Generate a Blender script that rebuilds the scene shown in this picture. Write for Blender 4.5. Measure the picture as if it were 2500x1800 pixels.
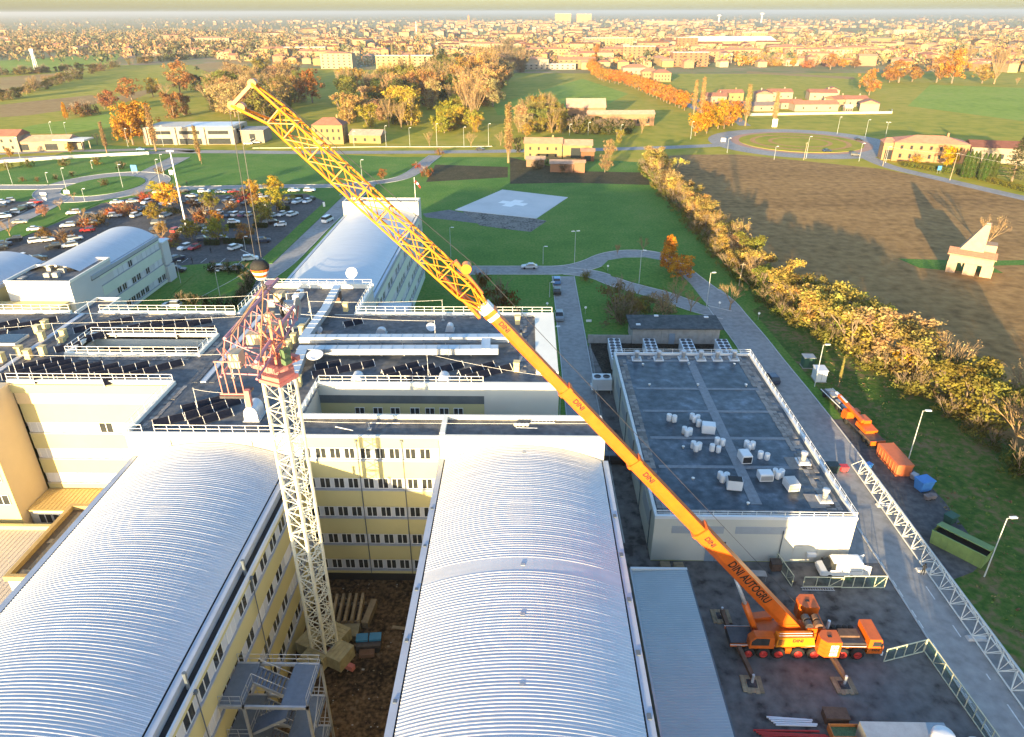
import bpy, math, random
from mathutils import Vector, Matrix
R = math.radians
rnd = random.Random(7)
scn = bpy.context.scene
for o in list(bpy.data.objects): bpy.data.objects.remove(o)
COL = scn.collection

# ---------------------------------------------------------------- camera (drone, 62 m up)
cam = bpy.data.cameras.new('camera'); cam_o = bpy.data.objects.new('camera', cam); COL.objects.link(cam_o)
cam.sensor_width = 36; cam.lens = 24.797; cam.clip_start = 0.5; cam.clip_end = 200000
cam_o.matrix_world = (Matrix.Translation((0, 0, 62)) @ Matrix.Rotation(R(1.2), 4, 'Z') @ Matrix.Rotation(R(90-26.86), 4, 'X') @ Matrix.Rotation(R(-0.16), 4, 'Z'))
scn.camera = cam_o
# ---------------------------------------------------------------- sky and low evening sun
SUN_EL, SUN_AZ = 6.4, 18.2           # light travels towards +Y, 18.2 degrees to +X
w = bpy.data.worlds.new('World'); scn.world = w; w.use_nodes = True
wn = w.node_tree; bg = wn.nodes['Background']
sky = wn.nodes.new('ShaderNodeTexSky'); sky.sky_type = 'NISHITA'; sky.sun_disc = False
sky.sun_elevation = R(SUN_EL); sky.sun_rotation = R(180+SUN_AZ); sky.altitude = 50; sky.air_density = 1.0; sky.dust_density = 1.55; sky.ozone_density = 2.7
wn.links.new(sky.outputs[0], bg.inputs[0]); bg.inputs[1].default_value = 0.15
sl = bpy.data.lights.new('sun', 'SUN'); sl.energy = 4.7; sl.angle = R(0.5); sl.color = (1.0, 0.75, 0.40)
so = bpy.data.objects.new('sun', sl); COL.objects.link(so); so.location = (-60, -180, 120)
so.rotation_euler = Vector((math.sin(R(SUN_AZ))*math.cos(R(SUN_EL)), math.cos(R(SUN_AZ))*math.cos(R(SUN_EL)), -math.sin(R(SUN_EL)))).to_track_quat('-Z', 'Y').to_euler()
scn.view_settings.view_transform = 'Standard'; scn.view_settings.look = 'None'; scn.view_settings.gamma = 1
scn.view_settings.exposure = 2.27
scn.view_settings.use_curve_mapping = False
scn.cycles.max_bounces = 6; scn.cycles.diffuse_bounces = 3; scn.cycles.glossy_bounces = 3; scn.cycles.transmission_bounces = 3; scn.cycles.transparent_max_bounces = 6
scn.cycles.volume_bounces = 0; scn.cycles.caustics_reflective = False; scn.cycles.caustics_refractive = False
scn.cycles.use_denoising = True

# ---------------------------------------------------------------- materials
MATS = {}
def mat(name, col, rough=0.8, var=0.15, scale=0.6, metal=0.0, spec=0.3, col2=None, bump=0.0, bscale=20, objcol=False, detail=6, local=False, stretch=None, randv=0.0):
    if name in MATS: return MATS[name]
    m = bpy.data.materials.new(name); m.use_nodes = True; nt = m.node_tree; N = nt.nodes; L = nt.links
    b = N['Principled BSDF']; b.inputs['Roughness'].default_value = rough; b.inputs['Metallic'].default_value = metal
    b.inputs['Specular IOR Level'].default_value = spec
    if local: g = N.new('ShaderNodeTexCoord'); pos = g.outputs['Object']
    else: g = N.new('ShaderNodeNewGeometry'); pos = g.outputs['Position']
    if stretch:
        mp = N.new('ShaderNodeMapping'); mp.inputs['Scale'].default_value = stretch; L.new(pos, mp.inputs[0]); pos = mp.outputs[0]
    t = N.new('ShaderNodeTexNoise'); t.inputs['Scale'].default_value = scale; t.inputs['Detail'].default_value = detail; t.inputs['Roughness'].default_value = 0.65
    L.new(pos, t.inputs['Vector'])
    rmp = N.new('ShaderNodeMapRange'); rmp.inputs[1].default_value = 0.3; rmp.inputs[2].default_value = 0.7
    L.new(t.outputs[0], rmp.inputs[0])
    mx = N.new('ShaderNodeMix'); mx.data_type = 'RGBA'; L.new(rmp.outputs[0], mx.inputs[0])
    c2 = col2 if col2 else tuple(c*(1+var) for c in col)
    c1 = col if col2 else tuple(c*(1-var) for c in col)
    mx.inputs[6].default_value = (*c1, 1); mx.inputs[7].default_value = (*c2, 1)
    out = mx.outputs[2]
    if objcol or randv:
        oi = N.new('ShaderNodeObjectInfo')
        mu = N.new('ShaderNodeMix'); mu.data_type = 'RGBA'; mu.blend_type = 'MULTIPLY'; mu.inputs[0].default_value = 1
        L.new(out, mu.inputs[6])
        if objcol: L.new(oi.outputs['Color'], mu.inputs[7])
        else:
            mr = N.new('ShaderNodeMapRange'); mr.inputs[3].default_value = 1-randv; mr.inputs[4].default_value = 1+randv
            L.new(oi.outputs['Random'], mr.inputs[0]); L.new(mr.outputs[0], mu.inputs[7])
        out = mu.outputs[2]
    L.new(out, b.inputs['Base Color'])
    if bump:
        t2 = N.new('ShaderNodeTexNoise'); t2.inputs['Scale'].default_value = bscale; t2.inputs['Detail'].default_value = 4; L.new(pos, t2.inputs['Vector'])
        bp = N.new('ShaderNodeBump'); bp.inputs['Strength'].default_value = bump; bp.inputs['Distance'].default_value = 0.1
        L.new(t2.outputs[0], bp.inputs['Height']); L.new(bp.outputs[0], b.inputs['Normal'])
    MATS[name] = m
    return m
def M3(name, cols, scale, rough=0.95, detail=8, bump=0.4, bscale=3, stretch=None, pts=(0.3, 0.5, 0.7), scale2=None):
    """ground material with three or more colours chosen by noise"""
    m = bpy.data.materials.new(name); m.use_nodes = True; nt = m.node_tree; N = nt.nodes; L = nt.links
    b = N['Principled BSDF']; b.inputs['Roughness'].default_value = rough; b.inputs['Specular IOR Level'].default_value = 0.15
    g = N.new('ShaderNodeNewGeometry'); pos = g.outputs['Position']
    if stretch:
        mp = N.new('ShaderNodeMapping'); mp.inputs['Rotation'].default_value = (0, 0, stretch[3]); mp.inputs['Scale'].default_value = stretch[:3]; L.new(pos, mp.inputs[0]); pos = mp.outputs[0]
    t = N.new('ShaderNodeTexNoise'); t.inputs['Scale'].default_value = scale; t.inputs['Detail'].default_value = detail; t.inputs['Roughness'].default_value = 0.7
    L.new(pos, t.inputs['Vector'])
    fac = t.outputs[0]
    if scale2:
        t3 = N.new('ShaderNodeTexNoise'); t3.inputs['Scale'].default_value = scale2; t3.inputs['Detail'].default_value = 5; L.new(g.outputs['Position'], t3.inputs['Vector'])
        a = N.new('ShaderNodeMath'); a.operation = 'ADD'; L.new(fac, a.inputs[0]); L.new(t3.outputs[0], a.inputs[1])
        h = N.new('ShaderNodeMath'); h.operation = 'MULTIPLY'; h.inputs[1].default_value = 0.5; L.new(a.outputs[0], h.inputs[0]); fac = h.outputs[0]
    cr = N.new('ShaderNodeValToRGB'); e = cr.color_ramp.elements
    while len(e) < len(cols): e.new(0.5)
    for i, cc in enumerate(cols): e[i].position = .5+(pts[i]-.5)*(.55 if scale2 else 1); e[i].color = (*cc, 1)
    L.new(fac, cr.inputs[0]); L.new(cr.outputs[0], b.inputs['Base Color'])
    if bump:
        t2 = N.new('ShaderNodeTexNoise'); t2.inputs['Scale'].default_value = bscale; t2.inputs['Detail'].default_value = 5; L.new(pos, t2.inputs['Vector'])
        bp = N.new('ShaderNodeBump'); bp.inputs['Strength'].default_value = bump; bp.inputs['Distance'].default_value = 0.15
        L.new(t2.outputs[0], bp.inputs['Height']); L.new(bp.outputs[0], b.inputs['Normal'])
    MATS[name] = m
    return m
cream = mat('cream_plaster', (.50, .44, .215), .75, .05, .25)
white_wall = mat('white_panel', (.54, .52, .45), .6, .05, .2)
grey_panel = mat('grey_panel', (.55, .54, .52), .6, .04, .3)
pier = mat('window_band_grey', (.50, .51, .53), .6, .06, .6)
sill_m = mat('sill_metal', (.30, .33, .38), .5, .1, 1)
tan_band = mat('tan_band', (.62, .48, .28), .7, .08, .4)
roof_dark = M3('roof_membrane', [(.065, .068, .075), (.105, .108, .115), (.17, .17, .17)], .22, .6, 7, .25, 2.0, None, (.3, .52, .8), 1.3)
roof_grey = M3('roof_membrane_grey', [(.07, .075, .08), (.12, .12, .125), (.17, .17, .17)], .3, .7, 7, .2, 2.0, None, (.3, .5, .75), 1.7)
metal_roof = mat('aluminium_roof', (.50, .505, .525), .52, .08, 1.1, .3, .5, bump=.02, bscale=.8, stretch=(.22, 1.7, 1))
white_metal = mat('white_metal', (.66, .67, .68), .45, .04, .3, .1, .5)
galv = mat('galvanised', (.36, .37, .38), .45, .12, 1.2, .5, .5)
duct_m = mat('duct_metal', (.42, .46, .50), .42, .12, .8, .45, .5)
rail_m = mat('rail_white', (.74, .73, .70), .4, .05, 2)
dark_m = mat('dark_gap', (.02, .021, .024), .7, .2, 1)
gutter_m = mat('gutter_grey', (.10, .12, .14), .5, .15, 1)
conc = mat('concrete', (.32, .31, .29), .85, .2, .9, bump=.2)
conc_l = mat('pale_concrete', (.45, .45, .44), .85, .12, .5, bump=.1)
slab_m = mat('paver', (.22, .205, .19), .9, .15, 2, randv=.35)
glass = mat('window_glass', (.030, .034, .036), .08, .3, 1.5, 0, .6)
shutter = mat('shutter', (.60, .60, .60), .6, .06, 1, randv=.12)
frame_w = mat('frame_white', (.70, .70, .68), .5, .05, 1)
asphalt = M3('asphalt', [(.055, .054, .056), (.085, .083, .084), (.125, .12, .118)], .12, .85, 9, .15, 6, None, (.3, .5, .72), 1.1)
asphalt_l = M3('asphalt_road', [(.22, .213, .205), (.28, .27, .26), (.33, .32, .305)], .08, .85, 9, .12, 6, None, (.3, .5, .72), .9)
yard_m = M3('yard_asphalt', [(.045, .042, .042), (.10, .095, .091), (.14, .133, .128), (.18, .172, .165)], .09, .8, 9, .15, 5, None, (.32, .42, .56, .74), .7)
paint_w = mat('road_paint', (.6, .6, .58), .7, .2, 3)
grass_n = M3('lawn_grass', [(.055, .145, .02), (.085, .19, .027), (.16, .215, .05)], .06, .95, 9, .6, 4, None, (.32, .5, .74), 1.5)
grass_y = M3('verge_grass', [(.06, .09, .02), (.10, .14, .03), (.17, .15, .06)], .09, .95, 9, .6, 3, None, (.3, .48, .7), 1.1)
grass_f = M3('field_grass', [(.21, .225, .016), (.31, .275, .025), (.40, .30, .05)], .012, .95, 9, .5, 1.2, (.22, 1.0, 1, .45), (.3, .5, .75), .12)
plough = M3('ploughed_soil', [(.17, .095, .032), (.27, .155, .055), (.37, .225, .085)], .02, .95, 9, .8, 2.2, (.12, 1.0, 1, -.25), (.3, .5, .75), .35)
plough2 = M3('stubble_soil', [(.27, .165, .06), (.34, .215, .08), (.33, .25, .09)], .02, .95, 9, .5, 1.5, (.15, 1.0, 1, .3), (.3, .5, .75), .2)
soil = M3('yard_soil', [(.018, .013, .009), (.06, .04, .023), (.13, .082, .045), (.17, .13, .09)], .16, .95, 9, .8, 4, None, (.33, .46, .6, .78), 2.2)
plain = M3('plain', [(.15, .17, .045), (.26, .19, .09), (.19, .20, .06), (.32, .22, .13)], .0022, .95, 8, .2, .5, None, (.36, .46, .54, .64), .02)
orange_p = mat('crane_orange', (.56, .105, .006), .42, .14, .9, 0, .5)
yellow_p = mat('crane_yellow', (.60, .195, .008), .38, .06, .7, 0, .5)
red_p = mat('crane_red', (.50, .17, .15), .5, .15, 1.1)
pink_p = mat('crane_faded_red', (.44, .21, .24), .55, .18, .9)
mast_w = mat('mast_cream', (.66, .64, .52), .5, .12, 1.2)
black_r = mat('rubber', (.02, .02, .02), .85, .2, 3)
steel_d = mat('dark_steel', (.07, .065, .07), .5, .25, 2, .4)
rust = mat('rusty_steel', (.13, .075, .05), .8, .3, 2)
wood = mat('weathered_wood', (.30, .235, .15), .85, .25, 2, randv=.2)
tile_r = mat('roof_tile', (.33, .155, .095), .85, .25, .8, randv=.25)
brick_m = mat('old_brick', (.36, .20, .13), .9, .25, 1)

# ---------------------------------------------------------------- mesh helpers
class MB:
    def __init__(s): s.v = []; s.f = []; s.m = []
    def add(s, vs, fs, mi=0):
        n = len(s.v); s.v += [tuple(p) for p in vs]; s.f += [tuple(i+n for i in f) for f in fs]; s.m += [mi]*len(fs); return s
    def box(s, x0, x1, y0, y1, z0, z1, mi=0):
        return s.add([(x0,y0,z0),(x1,y0,z0),(x1,y1,z0),(x0,y1,z0),(x0,y0,z1),(x1,y0,z1),(x1,y1,z1),(x0,y1,z1)],
                     [(0,3,2,1),(4,5,6,7),(0,1,5,4),(1,2,6,5),(2,3,7,6),(3,0,4,7)], mi)
    def cbox(s, c, d, mi=0): return s.box(c[0]-d[0]/2, c[0]+d[0]/2, c[1]-d[1]/2, c[1]+d[1]/2, c[2]-d[2]/2, c[2]+d[2]/2, mi)
    def bar(s, p, q, wd, ht=None, mi=0):
        p = Vector(p); q = Vector(q); d = (q-p).normalized(); ht = ht or wd
        u = d.cross(Vector((0,0,1)));  u = Vector((1,0,0)) if u.length < 1e-4 else u.normalized()
        t = u.cross(d); a = u*wd/2; b = t*ht/2
        return s.add([p-a-b,p+a-b,p+a+b,p-a+b,q-a-b,q+a-b,q+a+b,q-a+b],[(0,3,2,1),(4,5,6,7),(0,1,5,4),(1,2,6,5),(2,3,7,6),(3,0,4,7)],mi)
    def tube(s, p, q, r, n=8, r2=None, mi=0):
        p = Vector(p); q = Vector(q); d = (q-p).normalized(); r2 = r if r2 is None else r2
        u = d.cross(Vector((0,0,1)));  u = Vector((1,0,0)) if u.length < 1e-4 else u.normalized()
        t = u.cross(d); vs = []
        for c, rr in ((p, r), (q, r2)):
            for i in range(n): a = 2*math.pi*i/n; vs.append(c+u*math.cos(a)*rr+t*math.sin(a)*rr)
        return s.add(vs, [(i,(i+1)%n,n+(i+1)%n,n+i) for i in range(n)]+[tuple(range(n-1,-1,-1)), tuple(range(n,2*n))], mi)
    def prism(s, poly, z0, z1, mi=0):
        n = len(poly); a = sum(poly[i][0]*poly[(i+1)%n][1]-poly[(i+1)%n][0]*poly[i][1] for i in range(n))
        if a < 0: poly = poly[::-1]
        return s.add([(x,y,z0) for x,y in poly]+[(x,y,z1) for x,y in poly], [tuple(range(n-1,-1,-1)), tuple(range(n,2*n))]+[(i,(i+1)%n,n+(i+1)%n,n+i) for i in range(n)], mi)
    def flat(s, poly, z, mi=0):
        n = len(poly); a = sum(poly[i][0]*poly[(i+1)%n][1]-poly[(i+1)%n][0]*poly[i][1] for i in range(n))
        if a < 0: poly = poly[::-1]
        return s.add([(x,y,z) for x,y in poly], [tuple(range(n))], mi)
    def lathe(s, prof, c=(0,0,0), n=10, mi=0):
        vs = [(c[0]+r*math.cos(2*math.pi*i/n), c[1]+r*math.sin(2*math.pi*i/n), c[2]+z) for r, z in prof for i in range(n)]
        fs = [(k*n+i, k*n+(i+1)%n, (k+1)*n+(i+1)%n, (k+1)*n+i) for k in range(len(prof)-1) for i in range(n)]
        return s.add(vs, fs+[tuple(range(n-1,-1,-1)), tuple(range((len(prof)-1)*n, len(prof)*n))], mi)
    def extrude(s, prof, y0, y1, mi=0, axis='y'):
        """closed x-z profile swept along y (or y-z profile along x)"""
        n = len(prof)
        f = (lambda a, b, t: (a, t, b)) if axis == 'y' else (lambda a, b, t: (t, a, b))
        return s.add([f(a,b,y0) for a,b in prof]+[f(a,b,y1) for a,b in prof], [tuple(range(n)), tuple(range(2*n-1,n-1,-1))]+[(i,n+i,n+(i+1)%n,(i+1)%n) for i in range(n)], mi)
    def mesh(s, name, mats, smooth=False):
        me = bpy.data.meshes.new(name); me.from_pydata(s.v, [], s.f)
        for m in (mats if isinstance(mats, (list, tuple)) else [mats]): me.materials.append(m)
        if any(s.m): me.polygons.foreach_set('material_index', s.m)
        if smooth: me.polygons.foreach_set('use_smooth', [True]*len(me.polygons))
        me.update(); return me
    def build(s, name, mats, parent=None, smooth=False, loc=None, rz=0):
        return inst(name, s.mesh(name, mats, smooth), parent, loc, rz)
def inst(name, me, parent=None, loc=None, rz=0, scale=None, color=None):
    o = bpy.data.objects.new(name, me); COL.objects.link(o)
    if parent: o.parent = parent
    if loc: o.location = loc
    if rz: o.rotation_euler = (0, 0, rz)
    if scale: o.scale = scale if isinstance(scale, (tuple, list)) else (scale,)*3
    if color: o.color = (*color, 1)
    return o
def tag(o, label=None, cat=None, group=None, kind=None):
    if label: o['label'] = label
    if cat: o['category'] = cat
    if group: o['group'] = group
    if kind: o['kind'] = kind
    return o
def thing(name, label, cat, loc=(0,0,0), rz=0, group=None):
    o = bpy.data.objects.new(name, None); COL.objects.link(o); o.location = loc; o.rotation_euler = (0,0,rz); o.empty_display_size = .5
    return tag(o, label, cat, group)
def copy_tree(root, loc, rz=0, label=None, group=None, color=None, scale=None):
    def cp(o, parent):
        c = o.copy(); COL.objects.link(c); c.parent = parent
        if color: c.color = (*color, 1)
        for ch in o.children: cp(ch, c)
        return c
    r = cp(root, None); r.location = loc; r.rotation_euler = (0,0,rz)
    if scale: r.scale = scale if isinstance(scale, (tuple, list)) else (scale,)*3
    if label: r['label'] = label
    if group: r['group'] = group
    return r
def struct(name, mb, m, label=None, smooth=False): return tag(mb.build(name, m, smooth=smooth), label, None, None, 'structure')
ORD = ['first','second','third','fourth','fifth','sixth','seventh','eighth','ninth','tenth','eleventh','twelfth','thirteenth','fourteenth','fifteenth','sixteenth','seventeenth','eighteenth','nineteenth','twentieth']
TENS = ['','','twenty','thirty','forty','fifty','sixty','seventy','eighty','ninety']
def nth(i):
    n = i+1
    if n <= 20: return ORD[i]
    t, u = divmod(n, 10)
    return TENS[t]+'-'+ORD[u-1] if u else TENS[t][:-1]+'ieth'
def ribbon(mb, pts, wd, z, mi=0, smooth=3):
    """flat strip along a polyline"""
    P = [Vector((p[0], p[1], 0)) for p in pts]
    for _ in range(smooth):
        Q = [P[0]]
        for a, b in zip(P, P[1:]): Q += [a*.75+b*.25, a*.25+b*.75]
        P = Q+[P[-1]]
    vs = []
    for i, p in enumerate(P):
        d = (P[min(i+1, len(P)-1)]-P[max(i-1, 0)]).normalized(); n = Vector((-d.y, d.x, 0))*wd/2
        vs += [(p.x+n.x, p.y+n.y, z), (p.x-n.x, p.y-n.y, z)]
    mb.add(vs, [(2*i, 2*i+1, 2*i+3, 2*i+2) for i in range(len(P)-1)], mi)
    return P
def ring(c, rx, ry, n=36, a0=0, a1=2*math.pi): return [(c[0]+rx*math.cos(a0+(a1-a0)*i/n), c[1]+ry*math.sin(a0+(a1-a0)*i/n)) for i in range(n)]

# ---------------------------------------------------------------- ground, fields, roads
struct('ground', MB().flat([(-60000,-1500),(60000,-1500),(60000,70000),(-60000,70000)], 0), plain)
struct('meadow', MB().flat([(-900,60),(900,60),(1000,620),(700,900),(250,840),(-60,860),(-420,1000),(-900,1000)], .02), grass_f)
struct('lawn', MB().flat([(-130,98),(60,98),(58,330),(20,345),(-60,345),(-230,380),(-230,180)], .03), grass_n)
struct('ploughed_field', MB().flat([(102,353),(127,337),(156,318),(172,288),(181,261),(204,190),(215,40),(78,40),(76,80),(70,120),(59,165),(56,230),(55,300),(58,345),(75,352)], .035), plough)
struct('field_path_grass', MB().flat([(112,182),(126,180),(126,186),(320,200),(320,204),(124,190),(104,192),(106,184)], .05), grass_n)
def field(name, pts, m, z=.03): return struct(name, MB().flat(pts, z), m)
field('stubble_field', [(-565.1, 804.7), (-526.4, 899.1), (-486.9, 817.5), (-449.2, 696.9), (-464, 655.3)], plough2)
field('stubble_field', [(-397.5, 556.9), (-366.5, 625.8), (-331.1, 600.2), (-326.7, 530.9), (-336.5, 497.6), (-349.6, 486.1)], plough2)
field('stubble_field', [(-441.4, 998.2), (-408.7, 1187.8), (-379.6, 1075.5), (-362.9, 864.3)], plough2)
field('stubble_field', [(-823.3, 1337.9), (-722.9, 1488.1), (-668.5, 1307.7), (-736.2, 1209.4)], plough2)
field('stubble_field', [(250.8, 877.4), (341.5, 801.1), (329.5, 771.8), (243.5, 851)], plough2)
field('green_strip', [(-766.1, 1101.8), (-682.4, 1284), (-547.3, 1000.3), (-556.1, 944.8), (-603.3, 861.2)], M3('bright_crop', [(.16,.24,.02),(.22,.30,.03),(.26,.30,.05)], .02, scale2=.2), .028)
field('green_strip', [(-300, 468.1), (-282.5, 517.9), (-248.4, 448.1), (-266.3, 417.9), (-298.1, 417.8), (-304.9, 448)], MATS['bright_crop'], .028)
field('stubble_field', [(-338.3, 611.5), (-344.9, 718.8), (-325.6, 647.9), (-308.6, 568.4)], plough2, .029)
field('green_strip', [(-25.2, 557.8), (57.1, 782.2), (84.8, 632.9), (50.3, 530.3), (6.9, 497.5), (-19.5, 497.5)], MATS['bright_crop'], .028)
field('green_strip', [(375.1, 712.3), (442.8, 682.6), (310.2, 468.6), (275.8, 547.7)], MATS['bright_crop'], .028)
field('scrub_ground', [(-41.4, 326.4), (-8.3, 321.3), (-7.8, 299.2), (-40.9, 290), (-41.3, 308.4)], M3('scrub_soil', [(.03,.035,.012),(.06,.05,.022),(.09,.07,.035)], .2, scale2=1.2), .05)
field('scrub_ground', [(-7.9, 344.6), (19.9, 312.2), (49.6, 309.9), (50.6, 285), (18.6, 289), (-6.6, 286.7)], MATS['scrub_soil'], .046)
field('verge', [(52.5, 194.1), (55.5, 162.3), (52.7, 152.6), (49.1, 152.5), (45.6, 180.1)], grass_n, .04)
field('verge', [(52.5,153),(60,160),(80,90),(80,30),(52,30),(52,66),(58.6,82),(57.6,100),(54.2,104)], M3('rough_verge', [(.035,.085,.014),(.065,.12,.02),(.13,.12,.045),(.19,.13,.075)], .1, .95, 9, .8, 2.5, None, (.34,.5,.62,.78), .9), .04)
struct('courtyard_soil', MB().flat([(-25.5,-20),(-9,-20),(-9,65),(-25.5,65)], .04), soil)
struct('left_forecourt', MB().flat([(-110,-20),(-43,-20),(-43,76.6),(-110,76.6)], .04), asphalt)
struct('crane_yard', MB().flat([(9,-20),(44.8,-20),(44.8,68.9),(16,68.9),(16,133),(13,133),(12,100),(9,69)], .04), yard_m)
struct('chiller_yard', MB().flat([(15.5,115.5),(42,115.5),(42,136.5),(13,136.5)], .05), M3('wet_gravel', [(.01,.01,.008),(.03,.026,.02),(.06,.055,.045)], .5, scale2=2.5))
struct('court_floor', MB().flat([(-26,69),(4,69),(4,77),(-26,77)], .05), conc)
struct('service_apron', MB().flat([(40.3,68.9),(45,68.9),(45,116),(40.3,116)], .05), asphalt_l)
# lay-by, roads
def road(name, pts, wd, m=asphalt_l, z=.06, kerb=True, smooth=3):
    mb = MB(); P = ribbon(mb, pts, wd, z, 0, smooth); o = struct(name, mb, m)
    if kerb:
        for s in (-1, 1):
            kb = MB()
            Q = []
            for i, p in enumerate(P):
                d = (P[min(i+1,len(P)-1)]-P[max(i-1,0)]).normalized(); n = Vector((-d.y,d.x,0))*s
                Q.append((p+n*(wd/2), p+n*(wd/2+.16)))
            for (a,b),(c,d) in zip(Q, Q[1:]):
                kb.add([(a.x,a.y,.05),(c.x,c.y,.05),(d.x,d.y,.05),(b.x,b.y,.05),(a.x,a.y,.17),(c.x,c.y,.17),(d.x,d.y,.17),(b.x,b.y,.17)], [(4,5,6,7),(0,1,5,4),(2,3,7,6)])
            kb.build('kerb', conc_l, o)
    return o, P
def dashes(o, P, wd=.13, ln=2.6, gap=3.2, off=0, z=.072, start=0):
    """painted dashes along a road centre line"""
    acc = -start
    for a, b in zip(P, P[1:]):
        L = (b-a).length; d = (b-a).normalized() if L > 1e-6 else Vector((1,0,0)); n = Vector((-d.y,d.x,0)); t = acc
        while t < L:
            if t >= 0:
                p = a+d*t+n*off; q = a+d*min(t+ln, L)+n*off; mb = MB()
                mb.add([(p.x-n.x*wd/2,p.y-n.y*wd/2,z),(q.x-n.x*wd/2,q.y-n.y*wd/2,z),(q.x+n.x*wd/2,q.y+n.y*wd/2,z),(p.x+n.x*wd/2,p.y+n.y*wd/2,z)], [(0,1,2,3)])
                mb.build('lane_marking', paint_w, o)
            t += ln+gap
        acc = t-L
ro, rp = road('service_road', [(48.4,-10),(48.4,60),(48.6,95),(48.2,112),(47.6,126),(47.4,138),(46.6,150),(46.4, 157.6),(44.6, 165.7)], 7.4)
dashes(ro, rp[:14], ln=2.7, gap=2.9)
mb = MB()
for k in range(22):
    y = 44+k*1.6
    if k % 3 != 2: MB().add([(44.85,y,.075),(44.97,y,.075),(44.97,y+1.1,.075),(44.85,y+1.1,.075)], [(0,1,2,3)]).build('edge_marking', paint_w, ro)
struct('lay_by', MB().flat([(52,66),(55.5,67.5),(58.6,70),(59.4,82),(58.6,92),(57.5,101),(54,104),(52,104)], .055), asphalt)
lo, lp = road('loop_road', [(-18.5, 180.4), (0.1, 180.6), (10.6, 180.6), (17.8, 185.5), (23.3, 193.2), (29.9, 196), (36.9, 194.4), (40.1, 186.7), (42.2, 175.5), (45.3, 162.9)], 6.6, z=.064)
road('loop_return_road', [(10.6, 180.1), (18.4, 177.9), (23.1, 170.8), (28.9, 165.9), (33.9, 162), (39.4, 154.5)]+[(46,150)], 5.5, z=.056)
road('block_road', [(9.8,176),(9.9,140),(10,110),(10.2,72)], 5.6)
road('hospital_road', [(-74.5, 157.9), (-68.9, 179.2), (-68.2, 200), (-68.1, 225.2), (-66.2, 260), (-65.3, 284.4)], 9.5)
mo, mp = road('main_road', [(-250.5, 339.6), (-211.8, 348.1), (-187.2, 356.8), (-156.7, 359.5), (-126.5, 357.1), (-106.3, 357.2), (-75, 357.4), (-37.1, 358.8), (-7.3, 361.5), (34.7, 365.6), (72, 372.3), (101.1, 379.2), (113, 389.1)], 8.5, kerb=False)
road('frontage_road', [(-267.3, 347.6), (-259.5, 353), (-229.7, 361.2), (-206.8, 362.3), (-183.2, 368.4), (-164.5, 359.2)], 6.5, kerb=False)
road('access_road', [(-165.7, 343.6), (-164.3, 323.8), (-163.1, 305.9), (-160, 289.8)], 9, kerb=True, z=.064)
road('roundabout_road', ring((-168.8, 281.6), 19, 23, 40)+[(ring((-168.8, 281.6), 19, 23, 40)[0])], 9, z=.066, smooth=0)
road('west_road', [(-179.3, 283.1), (-189.4, 278.9), (-200, 278.8), (-218.6, 278.6)], 8)
road('car_park_road', [(-183.4, 272.9), (-174.8, 261.5), (-171.3, 242.6), (-170.8, 221.8), (-171.9, 207.5)], 8, z=.062)
road('east_road', [(-139.8, 277.6), (-124.7, 278.7), (-102.5, 281.4), (-79.4, 281.6), (-62.2, 287.6), (-52.2, 295.4), (-48.1, 310.8), (-46.3, 331.8), (-44, 349.3)], 6)
road('far_avenue_road', [(88.7, 884.5), (103.6, 781.6), (116.4, 671.3), (117.5, 567.1), (124.4, 482.6)], 7, kerb=False)
road('roundabout_far_link', [(131.8, 448.7), (138.1, 521.6), (135.8, 567.1), (128.4, 598.2)], 7, kerb=False)
road('field_lane', [(163.7, 371.2), (159.2, 325.4), (167.9, 303.8), (174.4, 286.9), (180.3, 271.7), (187.7, 254.2)], 7, kerb=False)
rc = (143.8, 388)
road('far_roundabout', ring(rc, 41, 41, 48)+[ring(rc, 41, 41, 48)[0]], 12, z=.07, kerb=False, smooth=0)
struct('roundabout_paving', MB().flat(ring(rc, 35.3, 35.3, 40), .075), mat('red_paving', (.40,.22,.15), .9, .15, .3))
struct('roundabout_green', MB().prism(ring(rc, 31, 31, 40), .05, .22), grass_f)
for k, rr in enumerate((24, 15)):
    mbr = MB(); ribbon(mbr, ring(rc, rr, rr, 40)+[ring(rc, rr, rr, 40)[0]], 2.6-.5*k, .26, smooth=0); struct('flower_ring', mbr, mat('dry_planting', (.42,.22,.07), .95, .3, 1))
struct('near_roundabout_green', MB().prism(ring((-168.8, 281.6), 14, 18, 36), .05, .25), grass_n)
struct('island_green', MB().prism([(20.5, 183.6), (22.9, 189.1), (27.7, 191.5), (33.6, 191.8), (38.5, 188.7), (40.5, 179.1), (41.8, 170.2), (42.5, 159), (42.9, 154.6), (34.7, 166.8), (28.1, 170.9), (22.5, 176.1)], .05, .2), grass_n)
# car park
struct('car_park', MB().flat([(-157.2, 196.7), (-155.5, 212.2), (-154.8, 230.7), (-154.4, 253), (-144.9, 265.8), (-128.6, 267.8), (-100.1, 266.2)]+[(-84.3, 269.2), (-73.5, 256.4), (-74, 219.6), (-74.4, 189.1)]+[(-97, 182.7), (-142.7, 180.2), (-145.2, 179.2)], .05), asphalt)
struct('left_car_park', MB().flat([(-199.6, 251.8), (-194.1, 256.2), (-184.9, 255.4), (-182.3, 258.1), (-178.2, 256.3), (-175.1, 248.6), (-174.2, 238.9), (-172.9, 228.3), (-176.1, 218.5)], .07), asphalt)
struct('strip_lawn', MB().prism([(-162.2, 205.9), (-162.1, 209), (-160.9, 224.2), (-160.9, 243.8), (-157.6, 256.5), (-153.3, 260.7), (-151.3, 258.4), (-155.3, 253.9), (-156.3, 235.9), (-155.5, 212.2), (-157.7, 202.4), (-158.2, 200.1)], .04, .18), grass_n)
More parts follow.
